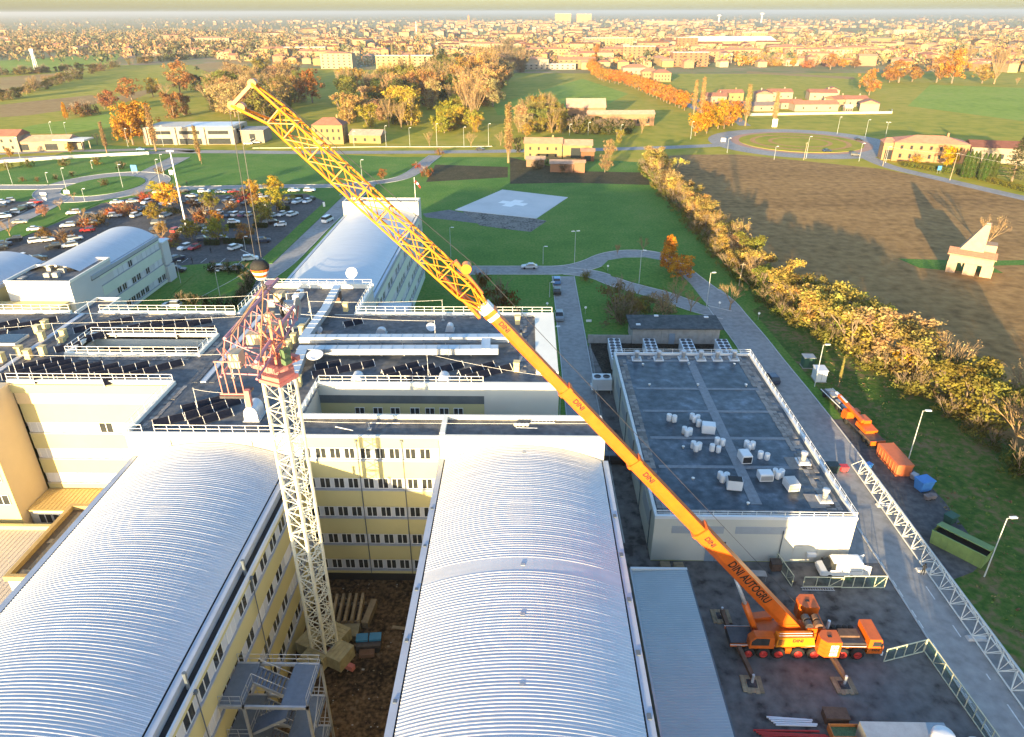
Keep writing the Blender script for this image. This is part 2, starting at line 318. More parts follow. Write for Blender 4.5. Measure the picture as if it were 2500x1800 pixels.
struct('verge', MB().prism([(-73.5, 256.4), (-71.2, 266.4), (-69, 266.5), (-70, 185.5), (-72.1, 185), (-73.4, 189.1), (-74, 219.6)], .04, .18), grass_n)
struct('court_lawn', MB().prism([(-82.9, 154.8), (-86.1, 178.1), (-74.1, 179.2), (-69.7, 171.9), (-66.7, 152.1)], .04, .16), grass_n)
struct('court_lawn', MB().prism([(-91.3, 154), (-90.9, 170.8), (-89.7, 176.2), (-87.6, 175.8), (-86.9, 154)], .04, .15), grass_n)
# helipad and its apron
hp = struct('helipad', MB().prism([(-24.9, 244.5), (-9.3, 276.1), (15.5, 263.6), (3.4, 233.4)], .04, .16), M3('helipad_concrete', [(.44,.45,.45),(.52,.53,.53),(.58,.58,.57)], .05, .9, 8, .1, 3))
cr = MB(); cc = (-4.8, 254.2); ax = Vector((.45,.89,0)); ay = Vector((.89,-.45,0))
for u0,u1,v0,v1 in ((-5.2,5.2,-1.9,1.9),(-1.9,1.9,1.9,5.2),(-1.9,1.9,-5.2,-1.9)):
    cr.add([(cc[0]+ax.x*u+ay.x*v, cc[1]+ax.y*u+ay.y*v, .17) for u,v in ((u0,v0),(u0,v1),(u1,v1),(u1,v0))], [(0,1,2,3)])
cr.build('painted_cross', mat('white_paint', (.78,.78,.76), .6, .05, .5), hp)
struct('helipad_apron', MB().flat([(-35.6, 239.5), (-27, 245.1), (-12.6, 233.6), (-12.3, 225.8), (-33.8, 234.9)], .054), roof_grey)
struct('helipad_apron', MB().flat([(-24.6, 249), (-11.9, 239.2), (2.7, 233.6), (6.9, 230.7), (1.5, 217.6), (-5.5, 220.2), (-15, 224.8)], .06), M3('gravel_apron', [(.06,.06,.06),(.16,.155,.14),(.22,.21,.19)], .25, scale2=1.4, pts=(.38,.47,.65)))
# painted parking bays beside the left wing
for k in range(6):
    p, q = [(-95.4, 185.8), (-95.4, 189.8)]; dx = k*5.3
    MB().add([(p[0]+dx,p[1],.058),(p[0]+dx+.15,p[1],.058),(q[0]+dx+.15,q[1],.058),(q[0]+dx,q[1],.058)], [(0,1,2,3)]).build('bay_marking', paint_w, bpy.data.objects['car_park'])

# ---------------------------------------------------------------- hospital
ZR = 20.5
def wbox(mb, ax, pos, sg, a0, a1, d0, d1, z0, z1, mi=0):
    lo, hi = sorted((pos+sg*d0, pos+sg*d1))
    return mb.box(a0,a1,lo,hi,z0,z1,mi) if ax == 'y' else mb.box(lo,hi,a0,a1,z0,z1,mi)
def wloc(ax, pos, sg, a, d, z): return (a, pos+sg*d, z) if ax == 'y' else (pos+sg*d, a, z)
def wrot(ax, sg): return (0 if sg < 0 else math.pi) if ax == 'y' else (math.pi/2 if sg > 0 else -math.pi/2)
# shared window meshes, built facing -Y, origin at the centre
def win_meshes(wd, ht, key):
    f = MB(); t = .055
    f.box(-wd/2,wd/2,-.06,.02,ht/2-t,ht/2).box(-wd/2,wd/2,-.06,.02,-ht/2,-ht/2+t).box(-wd/2,-wd/2+t,-.058,.018,-ht/2+t,ht/2-t).box(wd/2-t,wd/2,-.058,.018,-ht/2+t,ht/2-t).box(-t*.8,t*.8,-.058,.018,-ht/2+t,ht/2-t)
    p = MB().box(t,wd/2-t*.3,-.02,.0,-ht/2+.05,ht/2-.05)
    s = MB()
    for k in range(9): z = -ht/2+.06+(ht-.12)*k/9; s.box(-wd/2+t,wd/2-t,-.05+.012*(k%2),-.01,z,z+(ht-.12)/9-.004)
    return f.mesh('window_'+key, frame_w), p.mesh('pane_'+key, glass), s.mesh('shutter_'+key, shutter)
WIN = {'n': win_meshes(1.2, 1.4, 'n'), 'w': win_meshes(1.75, 1.5, 'w'), 's': win_meshes(.9, 1.2, 's')}
def window(par, key, loc, rz, closed=0.0):
    f, p, s = WIN[key]; o = inst('window', f, par, loc, rz)
    if rnd.random() < closed: inst('shutter', s, o)
    else:
        inst('pane', p, o); wd = {'n':1.2,'w':1.75,'s':.9}[key]; inst('pane', p, o, (-wd/2,0,0))
    return o
def strip_wall(par, ax, pos, sg, a0, a1, rows, z0, z1, wins, panel=cream, key='n', closed=0.0, half=.78, band=pier, sill=sill_m):
    """wall of proud panel bands and recessed window bands"""
    pn = MB(); bn = MB(); sm = MB(); zs = sorted(rows); prev = z0
    for zc in zs:
        if zc-half-.22 > prev: wbox(pn, ax, pos, sg, a0, a1, -.35, .06, prev, zc-half-.22)
        wbox(sm, ax, pos, sg, a0+.01, a1-.01, -.33, .10, zc-half-.22, zc-half)
        wbox(bn, ax, pos, sg, a0+.02, a1-.02, -.35, -.08, zc-half, zc+half)
        prev = zc+half
    wbox(pn, ax, pos, sg, a0, a1, -.35, .06, prev, z1)
    pn.build('wall', panel, par); bn.build('window_band', band, par); sm.build('sill', sill, par)
    for zc in zs:
        for a in wins: window(par, key, wloc(ax, pos, sg, a, -.06, zc), wrot(ax, sg), closed)
def downpipe(par, ax, pos, sg, a, z0, z1, m=gutter_m):
    mb = MB(); p = wloc(ax,pos,sg,a,.14,z0); q = wloc(ax,pos,sg,a,.14,z1)
    mb.tube(p,q,.055,6).cbox((q[0],q[1],z1+.1),(.28,.28,.3)); mb.build('downpipe', m, par)
POST = MB().box(-.025,.025,-.025,.025,0,1).mesh('post', rail_m)
def railing(par, pts, z, h=1.0, step=1.5):
    """white tube railing along a polyline: two rails, a post every step"""
    for p, q in zip(pts, pts[1:]):
        P = Vector((*p,z)); Q = Vector((*q,z)); mb = MB()
        for hh in (h, h*.52): mb.tube(P+Vector((0,0,hh)), Q+Vector((0,0,hh)), .034, 6)
        r = mb.build('railing', rail_m, par); n = max(1, round((Q-P).length/step))
        for k in range(n+1): inst('post', POST, r, P.lerp(Q, k/n), 0, (1,1,h))
def slabs(par, p, q, n_across, z, size=.5, side=1, gapp=.0):
    """loose concrete slabs laid as a walkway"""
    P = Vector((*p,z)); Q = Vector((*q,z)); d = (Q-P).normalized(); nn = Vector((-d.y,d.x,0))*side; n = int((Q-P).length/size)
    for k in range(n):
        for j in range(n_across):
            if rnd.random() < gapp: continue
            c = P+d*(k+.5+rnd.uniform(-.05,.05))*size+nn*(j+.5+rnd.uniform(-.08,.08))*size
            inst('paving_slab', SLAB, par, c, math.atan2(d.y,d.x)+rnd.uniform(-.09,.09), (size*.95,size*.95,1))
SLAB = MB().box(-.5,.5,-.5,.5,0,.06).mesh('paving_slab', slab_m)
# main block ------------------------------------------------------
hb = thing('hospital_building', 'long flat-roofed cream hospital block with dark roof and sunken roof courts', 'building', (-30,77,0))
hb.location = (0,0,0)
rf = MB()
for x0,x1,y0,y1 in ((-84,-62,77.3,99.7),(-44.3,3.9,77.3,99.7),(-62,-44.3,77.3,85.2),(-62,-44.3,91.3,99.7),(-43.6,-26.1,65.4,77.3),(-26.1,8.4,65.4,69)): rf.box(x0,x1,y0,y1,ZR-.4,ZR)
rf.build('roof', roof_dark, hb)
wl = MB()
wl.box(-84,4.2,99.7,100,0,ZR).box(3.9,4.2,77,99.7,0,ZR).box(-84,-83.7,77,99.7,0,ZR)           # outer walls
wl.box(-62.3,-44.0,91.3,91.6,10,ZR).box(-62.3,-62,85.2,91.3,10,ZR).box(-44.3,-44,85.2,91.3,10,ZR).box(-62.3,-44,84.9,85.2,10,ZR)
wl.box(-5.1,4.2,76.9,77.3,0,ZR)
wl.box(8.4,8.7,65.1,69.3,0,ZR).box(-26.1,8.4,69,69.3,0,ZR).box(-44,-43.7,65.1,77,0,ZR).box(-26.1,-25.8,69.3,77,0,ZR)
wl.build('wall', white_wall, hb)
pr = MB()
def par_(x0,x1,y0,y1,h=.45): pr.box(x0,x1,y0,y1,ZR,ZR+h)
for a in ((-84,-70.2,99.55,100.1),(-65.8,-44.6,99.55,100.1),(-25.9,4.25,99.55,100.1),(1.4,4.25,80.2,99.55),(-5.15,4.25,76.86,77.35),(-65,-44,76.86,77.3),(-25.8,-5.15,76.86,77.25),
          (-62.4,-43.9,91.25,91.65),(-62.4,-43.9,84.85,85.25),(-62.4,-61.95,85.25,91.25),(-44.35,-43.9,85.25,91.25),
          (-44.05,-43.6,65.4,77),(-26.15,-25.75,69.35,77),(-25.8,8.7,68.95,69.35),(8.25,8.75,65.4,68.95),(-9.3,-8.75,65.4,68.95)): par_(*a)
par_(-44.05,-25.7,64.98,65.35,.35); par_(-25.7,-9.3,65.0,65.3,.2); par_(-9.35,8.76,64.9,65.3,.3)
pr.build('parapet', mat('coping_white', (.74,.71,.62), .55, .05, .4), hb)
# court inner wall with dark glazing
gl = MB(); fr_ = MB()
for x0,x1 in ((-61,-57),(-55.2,-50.6),(-49.6,-45.2)):
    n = int((x1-x0)/.75)
    for k in range(n):
        a = x0+k*.75; MB().box(a+.04,a+.71,91.2,91.28,17.0,18.9).build('court_pane', glass, hb)
# front facade of five storeys
rows5 = [18.35, 14.3, 10.3, 6.3, 2.4]
strip_wall(hb, 'y', 65.1, -1, -25.8, -9.3, rows5, 1.0, ZR, [-24.3,-22.6,-21.0,-19.4,-17.62,-16.0,-14.4,-12.62,-11.0,-9.95][0:9])
plinth = MB().box(-25.8,-9.3,64.9,65.4,0,1.0); plinth.build('plinth', dark_m, hb)
for a in (-18.5,-13.5): downpipe(hb, 'y', 65.1, -1, a, 1.1, 20.0)
for x in (-9.4,-25.6): MB().box(x-.04,x+.04,64.98,65.04,0,ZR-.4).build('joint_strip', gutter_m, hb)
# end walls above the vaults
MB().box(-43.9,-25.8,64.95,65.3,8,ZR).build('gable_wall', white_wall, hb); MB().box(-9.3,8.7,64.86,65.3,8,ZR).build('gable_wall', white_wall, hb)
for x in (-39.0,-30.0,-4.2,4.2): MB().box(x-.05,x+.05,64.8,64.86,ZR-2.0+abs(x%9)*0,ZR-.5).build('joint_strip', galv, hb)
# left facade
strip_wall(hb, 'y', 77.0, -1, -64.5, -44, [14.0, 10.0, 6.1], 4.2, 17.6, [-63.2+2.25*k for k in range(9)], key='w', closed=.88, band=mat('pale_band', (.66,.62,.54), .7, .05, .5), sill=mat('sill_cream', (.5,.44,.3), .7, .1, 1))
MB().box(-64.5,-44,76.75,77.3,17.62,19.3).build('recess_band', tan_band, hb)
MB().box(-64.6,-44,76.5,77.3,19.32,ZR).build('fascia', cream, hb)
# right court: far wall of the court and its light band
MB().box(-25.8,-5.1,76.95,77.3,0,18.0).build('court_wall', cream, hb)
MB().box(-25.8,-5.1,76.9,77.3,18.0,19.2).build('glass_band', mat('grey_glazing', (.10,.115,.12), .25, .2, .4, 0, .5), hb)
MB().box(-25.8,-5.1,76.8,77.3,19.2,ZR).build('fascia', white_wall, hb)
for k,x in enumerate((-20.9,-18.6,-16.4,-13.9,-12.0,-10.2,-8.4)):
    window(hb, 'n', (x,76.93,16.7), 0, 0)
# flashing joints, roof railings
for x in (-68.2,-40.4):
    MB().box(x-.35,x+.35,77.4,99.4,ZR,ZR+.16).build('expansion_joint', metal_roof, hb)
    MB().box(x-1.5,x-.75,77.4,99.4,ZR,ZR+.05).build('walkway_strip', roof_grey, hb); MB().box(x+.75,x+1.4,77.4,99.4,ZR,ZR+.05).build('walkway_strip', roof_grey, hb)
railing(hb, [(-65.0,77.1),(-44.0,77.1),(-43.8,65.3)], ZR+.3, 1.0); railing(hb, [(-43.8,65.15),(-42,65.15)], ZR+.3); railing(hb, [(-40.6,65.15),(-26.2,65.15)], ZR+.3)
railing(hb, [(-25.6,69.6),(-25.6,77.1),(-5.2,77.1)], ZR+.3); railing(hb, [(-62.2,85.05),(-44.1,85.05),(-44.1,91.45),(-62.2,91.45),(-62.2,85.05)], ZR+.3)
railing(hb, [(-65.6,99.8),(-44.6,99.8)], ZR+.4); railing(hb, [(-25.9,99.8),(4.0,99.8)], ZR+.4); railing(hb, [(-82,99.8),(-70.4,99.8)], ZR+.4)
slabs(hb, (-65.6,98.6), (-46,98.6), 2, ZR, .5, 1, .15); slabs(hb, (-60,83.6), (-45,83.6), 2, ZR, .5, 1, .12); slabs(hb, (-43.0,66), (-43.0,76.6), 2, ZR, .5, -1, .1)
slabs(hb, (-25,98.6), (0.5,98.6), 2, ZR, .5, 1, .45); slabs(hb, (.2,80), (.2,98), 2, ZR, .5, 1, .25); slabs(hb, (-64.5,77.6), (-45,77.6), 1, ZR, .5, 1, .35); slabs(hb, (-25.5,70), (-25.5,77), 2, ZR, .5, 1, .2)
slabs(hb, (-43.6,85.3), (-43.6,91), 2, ZR, .6, -1, .2); slabs(hb, (-25,77.6), (-6,77.6), 1, ZR, .45, 1, .5)
for x,y,w_,l_ in ((-36,70,1.1,2.0),(-19.8,90.6,.9,3.6),(-13.5,78.6,1.1,2.2),(-1.5,91,1.0,3.5),(-30.2,96,.9,5)):
    MB().box(x,x+w_,y,y+l_,ZR,ZR+.06).build('roof_walkway', roof_grey, hb)
# wall top of the penthouse joint to the rear wing
# ------------------------------------------------------ vaulted wings
def vault(par, x0, x1, y0, y1, ze, rise, per=.30, seg=20, seams=()):
    W = x1-x0; Rr = (W*W/4+rise*rise)/(2*rise); a = math.asin(W/2/Rr); cx = (x0+x1)/2; cz = ze+rise-Rr
    rowsy = []
    if per:
        n = int((y1-y0)/per)
        for k in range(n):
            y = y0+k*per; sea = any(abs(y-s) < .42 for s in seams)
            j_ = rnd.uniform(-.014,.014); h_ = rnd.uniform(.020,.030)
            rowsy += [(y, .0), (y+.17+j_, .0)] + ([(y+.2, .0), (y+.27, .0)] if sea else [(y+.2+j_, h_), (y+.27+j_, h_)])
        rowsy.append((y1, 0))
    else: rowsy = [(y0+(y1-y0)*k/24, 0) for k in range(25)]
    vs = []
    for y, h in rowsy:
        for i in range(seg+1):
            t = -a+2*a*i/seg; vs.append((cx+(Rr+h)*math.sin(t), y, cz+(Rr+h)*math.cos(t)))
    n1 = seg+1
    fs = [(r*n1+i, r*n1+i+1, (r+1)*n1+i+1, (r+1)*n1+i) for r in range(len(rowsy)-1) for i in range(seg)]
    MB().add(vs, fs).build('vault_roof', metal_roof, par, smooth=not per)
    for s, xe in ((-1, x0), (1, x1)):
        f = lambda p, q: (min(xe+s*p,xe+s*q), max(xe+s*p,xe+s*q))
        MB().box(*f(0,.14),y0,y1,ze-.5,ze-.25).build('gutter', dark_m, par)
        MB().box(*f(.14,.72),y0,y1,ze-.8,ze-.02).build('eave_flashing', mat('eave_sheet', (.40,.43,.48), .5, .08, .6, .3), par)
lw = thing('vaulted_wing', 'ribbed metal vaulted wing beside the tower crane, long windowed side wall', 'building')
vault(lw, -43.0, -26.0, -4, 64.85, 17.9, 1.9)
MB().box(-43.6,-24.75,-4,64.9,16.9,17.05).build('eave_slab', dark_m, lw)
MB().box(-24.75,-24.55,-4,64.9,16.7,17.2).build('fascia', white_metal, lw)
strip_wall(lw, 'x', -24.7, 1, -4, 64.7, [15.4, 11.4, 7.4, 3.4], 0, 16.9, [1.5+2.75*k for k in range(23)], key='w', closed=.35)
MB().box(-43.2,-42.8,-4,64.9,0,17.1).build('wall', cream, lw); MB().box(-43.2,-26.2,-4.3,-4,0,19).build('gable_wall', white_wall, lw)
for y in (12,23.5,35.6,47.5,59): downpipe(lw, 'x', -24.6, 1, y, .1, 16.6)
for y in (35.6,47.5,59.5,24):
    MB().tube((-24.9,y,17.0),(-24.9,y,18.5),.14,8).tube((-24.9,y,18.5),(-24.9,y,18.75),.17,8).build('vent_stack', gutter_m, lw)
rw = thing('vaulted_wing', 'ribbed metal vaulted wing beside the crane yard, with one flat seam across', 'building')
vault(rw, -8.75, 8.45, -4, 64.8, 17.9, 1.9, seams=(46.0, 46.3, 45.7))
MB().box(-9.2,8.9,-4,64.8,16.9,17.1).build('eave_slab', gutter_m, rw)
strip_wall(rw, 'x', 8.3, 1, -4, 64.7, [14.9, 11.0, 7.0, 3.1], 0, 17.1, [], key='w')
MB().box(-8.7,-8.3,-4,64.9,0,17.1).build('wall', cream, rw); MB().box(-8.7,8.2,-4.3,-4,0,19).build('gable_wall', white_wall, rw)
for y in (33,38.5,44,49.5,55): MB().box(8.7,9.0,y,y+.5,17.7,17.95).build('gutter_outlet', gutter_m, rw); MB().box(-9.3,-9.05,y+1,y+1.3,17.7,17.95).build('gutter_outlet', gutter_m, rw)
for y in (40.5,46.1,34,63.2): MB().box(-.25,.1,y,y+.3,19.7,19.86).build('roof_hatch', galv, rw)
# rear wing with smooth vault
bw = thing('vaulted_wing', 'smooth pale vaulted wing behind the main block, ending in a white gable', 'building')
vault(bw, -43.7, -26.9, 113.2, 170, 17.8, 1.9, per=0, seg=28)
strip_wall(bw, 'x', -26.3, 1, 104, 174, [14.9, 11.0, 7.0, 3.1], 0, 16.9, [106+2.75*k for k in range(25)], key='w', closed=.2, panel=mat('pale_green_wall', (.60,.64,.52), .7, .05, .3))
MB().box(-44.5,-44.1,100,174,0,17).box(-44.1,-26.6,113,174,16.6,16.9).build('wall', cream, bw)
MB().box(-44.6,-26.2,170,170.4,10,20.9).box(-44.6,-26.2,174,174.4,0,20.9).box(-44.6,-44.2,170.4,174,10,20.9).box(-26.6,-26.2,170.4,174,10,20.9).build('gable_wall', white_wall, bw)
MB().box(-44.2,-26.6,170.4,174,19.4,20.0).build('gable_roof', roof_grey, bw)
# plant roof between main block and rear wing
pl = MB(); pl.box(-44.5,-26,100.1,112.9,0,ZR-.5); pl.build('plant_room_wall', white_wall, bw)
MB().box(-44.2,-26.3,100.15,112.6,ZR-.5,ZR-.45).build('plant_roof', roof_dark, bw)
pp = MB(); pp.box(-44.7,-25.8,112.5,112.95,ZR-.5,ZR+.3).box(-44.6,-44.1,100.15,112.5,ZR-.5,ZR+.1).box(-26.4,-25.9,100.15,112.5,ZR-.5,ZR+.1); pp.build('parapet', MATS['coping_white'], bw)
railing(bw, [(-44.4,100.6),(-44.4,112.7),(-26.1,112.7),(-26.1,100.6)], ZR+.1)
for x in (-37.5,-33.5): MB().box(x,x+.9,101,112,ZR-.44,ZR-.36).build('walkway_strip', roof_grey, bw)
# rear outside stair on the wing
es = thing('fire_stair', 'grey steel outside stair against the rear wing with pale windows', 'stair')
for k,z in enumerate((4,8,12,16)):
    MB().box(-26,-20,112,116,z,z+.15).box(-26,-16,108,109.4,z-2,z-1.85).build('landing', galv, es)
    for j in range(8): MB().box(-20+j*.5,-19.5+j*.5,110.2,111.8,z-j*.25,z-j*.25+.06).build('step', galv, es)
for x,y in ((-26,116),(-20,116),(-20,112),(-16,108),(-16,112),(-20,108)): MB().box(x-.1,x+.1,y-.1,y+.1,0,17).build('post', duct_m, es)
# rear left wing (three storeys)
sw = thing('vaulted_wing', 'three-storey pale green wing with smooth white vault by the car park', 'building')
vault(sw, -106.6, -92.4, 140, 170, 12.3, 2.4, per=0, seg=28)
MB().box(-107.2,-91.9,140,170,11.2,11.6).build('eave_slab', gutter_m, sw)
strip_wall(sw, 'x', -92.0, 1, 143, 170.2, [9.9, 5.9, 1.9], .2, 12.2, [149+2.2*k for k in range(10)], key='w', closed=.62, panel=MATS['pale_green_wall'])
MB().box(-107.2,-106.8,140,170,0,12.2).box(-106.8,-92,169.8,170.2,0,12.6).build('wall', white_wall, sw)
MB().box(-95.5,-91.3,170.3,174,0,4.0).box(-95.3,-91.5,170.3,173.8,4.5,10.2).build('end_bay', grey_panel, sw)
MB().box(-95.4,-91.2,170.25,174.1,10.2,10.5).build('bay_roof', white_metal, sw)
st = thing('stair_block', 'windowless grey stair block in front of the white vault, small flat roof', 'building')
blk = [(-105.2,132.8),(-92.0,132.8),(-92.0,148.2),(-96.7,148.2),(-96.7,143),(-105.2,143)]
MB().prism(blk, 0, 13.3).build('wall', grey_panel, st)
MB().prism([(-104.9,133.1),(-92.3,133.1),(-92.3,147.9),(-96.4,147.9),(-96.4,142.7),(-104.9,142.7)], 13.3, 13.34).build('roof', roof_dark, st)
kp = MB()
for (a,b) in zip(blk, blk[1:]+blk[:1]): kp.bar((a[0],a[1],13.55),(b[0],b[1],13.55),.34,.5)
kp.build('parapet', MATS['coping_white'], st)
for a in ((-101,140,.9,1.5,.8),(-99,135.8,1.2,.9,.9),(-97.2,135.8,1.1,1.1,1.0),(-98,139,1.4,1,.8),(-103.8,134.5,1.2,1.8,.25)):
    MB().box(a[0],a[0]+a[2],a[1],a[1]+a[3],13.34,13.34+a[4]).box(a[0]+.1,a[0]+a[2]-.1,a[1]+.1,a[1]+a[3]-.1,13.34+a[4],13.4+a[4]).build('roof_unit', conc, st)
lv = thing('vaulted_wing', 'pale vaulted wing at the edge of the picture behind the stair block', 'building')
vault(lv, -124, -108.5, 118, 150, 12.3, 2.2, per=0, seg=20)
MB().box(-124.5,-108,118,150,0,12).build('wall', cream, lv); MB().box(-112,-93,122,132.5,0,9.5).build('link_wall', cream, lv)
lb = thing('low_block', 'small dark-roofed link block between stair block and rear parapet', 'building')
MB().box(-84.5,-79.6,121,128.6,0,11.4).build('wall', white_wall, lb); MB().box(-84.2,-79.9,121.3,128.3,11.4,11.44).build('roof', roof_dark, lb)
for a in ((-84.5,-79.6,128.3,128.6),(-79.9,-79.6,121,128.3),(-84.5,-84.2,121,128.3)): MB().box(*a,11.4,12.0).build('parapet', MATS['coping_white'], lb)
MB().box(-84.5,-78,100.2,121,0,9).build('link_wall', white_wall, lb)
# left wing reaching towards the camera, low roofs at its foot
cw = thing('side_wing', 'tall tan side wing at the picture edge, shading the lit left facade', 'building')
MB().box(-90,-64.6,71,76.74,0,ZR+.2).build('wall', mat('tan_render', (.50,.40,.27), .8, .05, .3), cw)
MB().box(-90,-64.55,70.9,70.99,3,ZR+.1).build('end_wall', cream, cw)
for z in (10.5,7.0): window(cw, 'w', (-66.0,70.85,z), 0, 0)
al = thing('low_annex', 'low sheet-roofed annex below the sunlit facade', 'building')
MB().box(-64.5,-43.4,72.4,76.7,0,4.3).build('wall', white_wall, al)
MB().box(-64.5,-43.4,72.0,76.72,4.3,4.45).build('sheet_roof', mat('ochre_sheet', (.50,.36,.15), .55, .06, .3), al)
for k in range(38): MB().box(-64.3+.55*k,-64.24+.55*k,72.02,76.7,4.45,4.49).build('roof_rib', MATS['ochre_sheet'], al)
for x in (-62.6,-60.7,-58.8,-56.9): window(al, 'w', (x,72.33,2.9), 0, 0)
ll = thing('low_hall', 'low pale sheet-roofed hall at the picture edge below the annex', 'building')
MB().box(-90,-55.7,45,69.4,0,3.2).build('wall', white_wall, ll)
MB().box(-90.3,-55.5,44.7,69.4,3.2,3.4).build('sheet_roof', mat('pale_sheet', (.46,.41,.37), .5, .05, .3), ll)
MB().box(-90.3,-55.5,69.4,69.9,3.0,4.0).build('parapet', cream, ll)
for k in range(60): MB().box(-90+k*.57,-89.95+k*.57,44.8,69.3,3.4,3.43).build('roof_rib', MATS['pale_sheet'], ll)
te = thing('terrace_block', 'small block with tan-edged brown roof terrace against the vaulted wing', 'building')
MB().box(-55.4,-43.4,56.2,68.4,0,7.7).build('wall', white_wall, te); MB().box(-55.1,-43.4,56.5,68.1,7.7,7.73).build('roof', mat('brown_roof', (.12,.085,.05), .8, .2, .5), te)
for a in ((-55.6,-55.1,56.0,68.6),(-55.1,-43.4,56.0,56.5),(-55.1,-43.4,68.1,68.6)): MB().box(*a,7.7,8.3).build('parapet', mat('tan_coping', (.42,.29,.12), .6, .1, 1), te)
for y in (57,62): MB().box(-54.7,-43.5,y,y+.7,7.73,7.8).build('deck_strip', wood, te)
MB().box(-54.2,-53.0,57.8,67.5,7.73,7.81).build('deck_strip', wood, te)
for x in (-53.6,-51.2): window(te, 'w', (x,56.14,5.2), 0, 0)
# unseen block behind the camera, added to shade the yard
sb = thing('south_shade_block', 'long unseen block behind the viewpoint, added for its shade', 'building')
MB().box(-120,30,-90,-70,0,15).build('wall', cream, sb); MB().box(-120.3,3.9,-90.3,-69.7,15,15.5).build('roof', roof_dark, sb); MB().box(4,30,-90,-70,15.02,22).build('upper_wall', cream, sb); MB().box(3.9,30.2,-90.3,-69.7,22,22.5).build('upper_roof', roof_dark, sb)  # taller end section added only to throw shade on the right-hand bank

# ---------------------------------------------------------------- things on the hospital roofs
solar_m = mat('solar_cell', (.006, .007, .014), .3, .3, 4, 0, .3)
PANEL = MB().box(.02,1.62,-.5,.5,-.02,.02)
PANEL.box(.02,1.62,-.5,-.47,.02,.026,1).box(.02,1.62,.47,.5,.02,.026,1)
PANEL = PANEL.mesh('solar_panel', [solar_m, steel_d])
PFRAME = MB().box(-.022,.022,-.52,.52,-.02,.05).box(-.025,.025,.36,.42,-.75,.0).box(-.09,.09,-.55,-.38,-.34,-.16).mesh('support_frame', rail_m)
def solar_row(p, q, n, label):
    P = Vector((*p,0)); Q = Vector((*q,0)); d = (Q-P).normalized(); L = (Q-P).length; st = L/n
    o = thing('solar_panel_row', label, 'solar panels', (P.x,P.y,ZR), math.atan2(d.y,d.x), 'solar panel rows on the hospital roof')
    for k in range(n+1):
        f = inst('support_frame', PFRAME, o, (k*st,0,.42)); f.rotation_euler = (R(38),0,0)
        if k < n:
            f = inst('solar_panel', PANEL, o, (k*st,0,.42), 0, (st/1.64,1,1)); f.rotation_euler = (R(38),0,0)
SR = [([(-75.8, 92.8), (-70.4, 96.6)], 4, 'by the rear parapet beside the first joint strip'), ([(-78.4, 92.8), (-75.6, 95.6)], 3, 'cut by the picture edge, behind the cream vents'), ([(-77.6, 90.5), (-74.5, 91.4)], 2, 'lowest of the group cut by the picture edge'),
 ([(-65.4, 92.3), (-58.9, 96.7)], 5, 'closest to the rear parapet behind the sunken court'), ([(-62.7, 89.1), (-54.1, 96.1)], 7, 'second behind the sunken court'), ([(-58.9, 91.4), (-50.8, 96.5)], 6, 'third behind the sunken court'), ([(-54.1, 92.2), (-47, 96.7)], 5, 'fourth behind the sunken court'), ([(-50, 91.3), (-45.2, 93.4)], 3, 'directly behind the court railing, right end'), ([(-64.2, 85.8), (-61.7, 87.8)], 2, 'beside the left end of the sunken court'),
 ([(-66.6, 79.9), (-61.3, 83.2)], 4, 'first in front of the sunken court'), ([(-66.2, 77.8), (-59.8, 82.3)], 5, 'second in front of the sunken court'), ([(-63.8, 77.3), (-57.4, 81.9)], 5, 'third in front of the sunken court'), ([(-61.5, 76.9), (-55.3, 81.6)], 5, 'fourth in front of the sunken court'), ([(-58.7, 77.3), (-53, 81.3)], 4, 'fifth in front of the sunken court'), ([(-55.8, 77.4), (-49.3, 81.8)], 5, 'sixth in front of the sunken court'), ([(-52.5, 76.5), (-45.1, 82.4)], 6, 'last in front of the sunken court, open roof beside it'),
 ([(-39.8, 70.1), (-34.5, 73.6)], 4, 'furthest back on the connecting wing'), ([(-38.8, 68.4), (-33.8, 72.4)], 4, 'in the middle of the connecting wing'), ([(-41.6, 66.8), (-38.7, 68.5)], 2, 'at the slab walkway of the connecting wing'), ([(-37.5, 66.7), (-33.7, 69.6)], 3, 'next to the front railing of the connecting wing'),
 ([(-27.2, 81), (-24.2, 82.4)], 2, 'beside the white oval dish'), ([(-27, 78.9), (-19.8, 82.5)], 5, 'in front of the oval dish, five panels long'), ([(-18.1, 79.5), (-13.9, 82.2)], 3, 'first of the centre group before the silver duct'), ([(-17.2, 78.3), (-11.7, 81.6)], 4, 'second of the centre group before the silver duct'), ([(-14.9, 78), (-8.1, 82.3)], 5, 'third of the centre group before the silver duct'), ([(-8.3, 79.5), (-4, 82.3)], 3, 'back one of the pair by the white side parapet'), ([(-7.3, 78.3), (-1.8, 81.6)], 4, 'front one of the pair by the white side parapet'), ([(-26.7, 95), (-24.3, 96.6)], 2, 'alone by the rear parapet past the duct bend'), ([(-35.2, 92.2), (-33.8, 93)], 2, 'small, under the tower crane deck')]
for (pq, n, lab) in SR: solar_row(pq[0], pq[1], n, 'dark solar panel row '+lab)
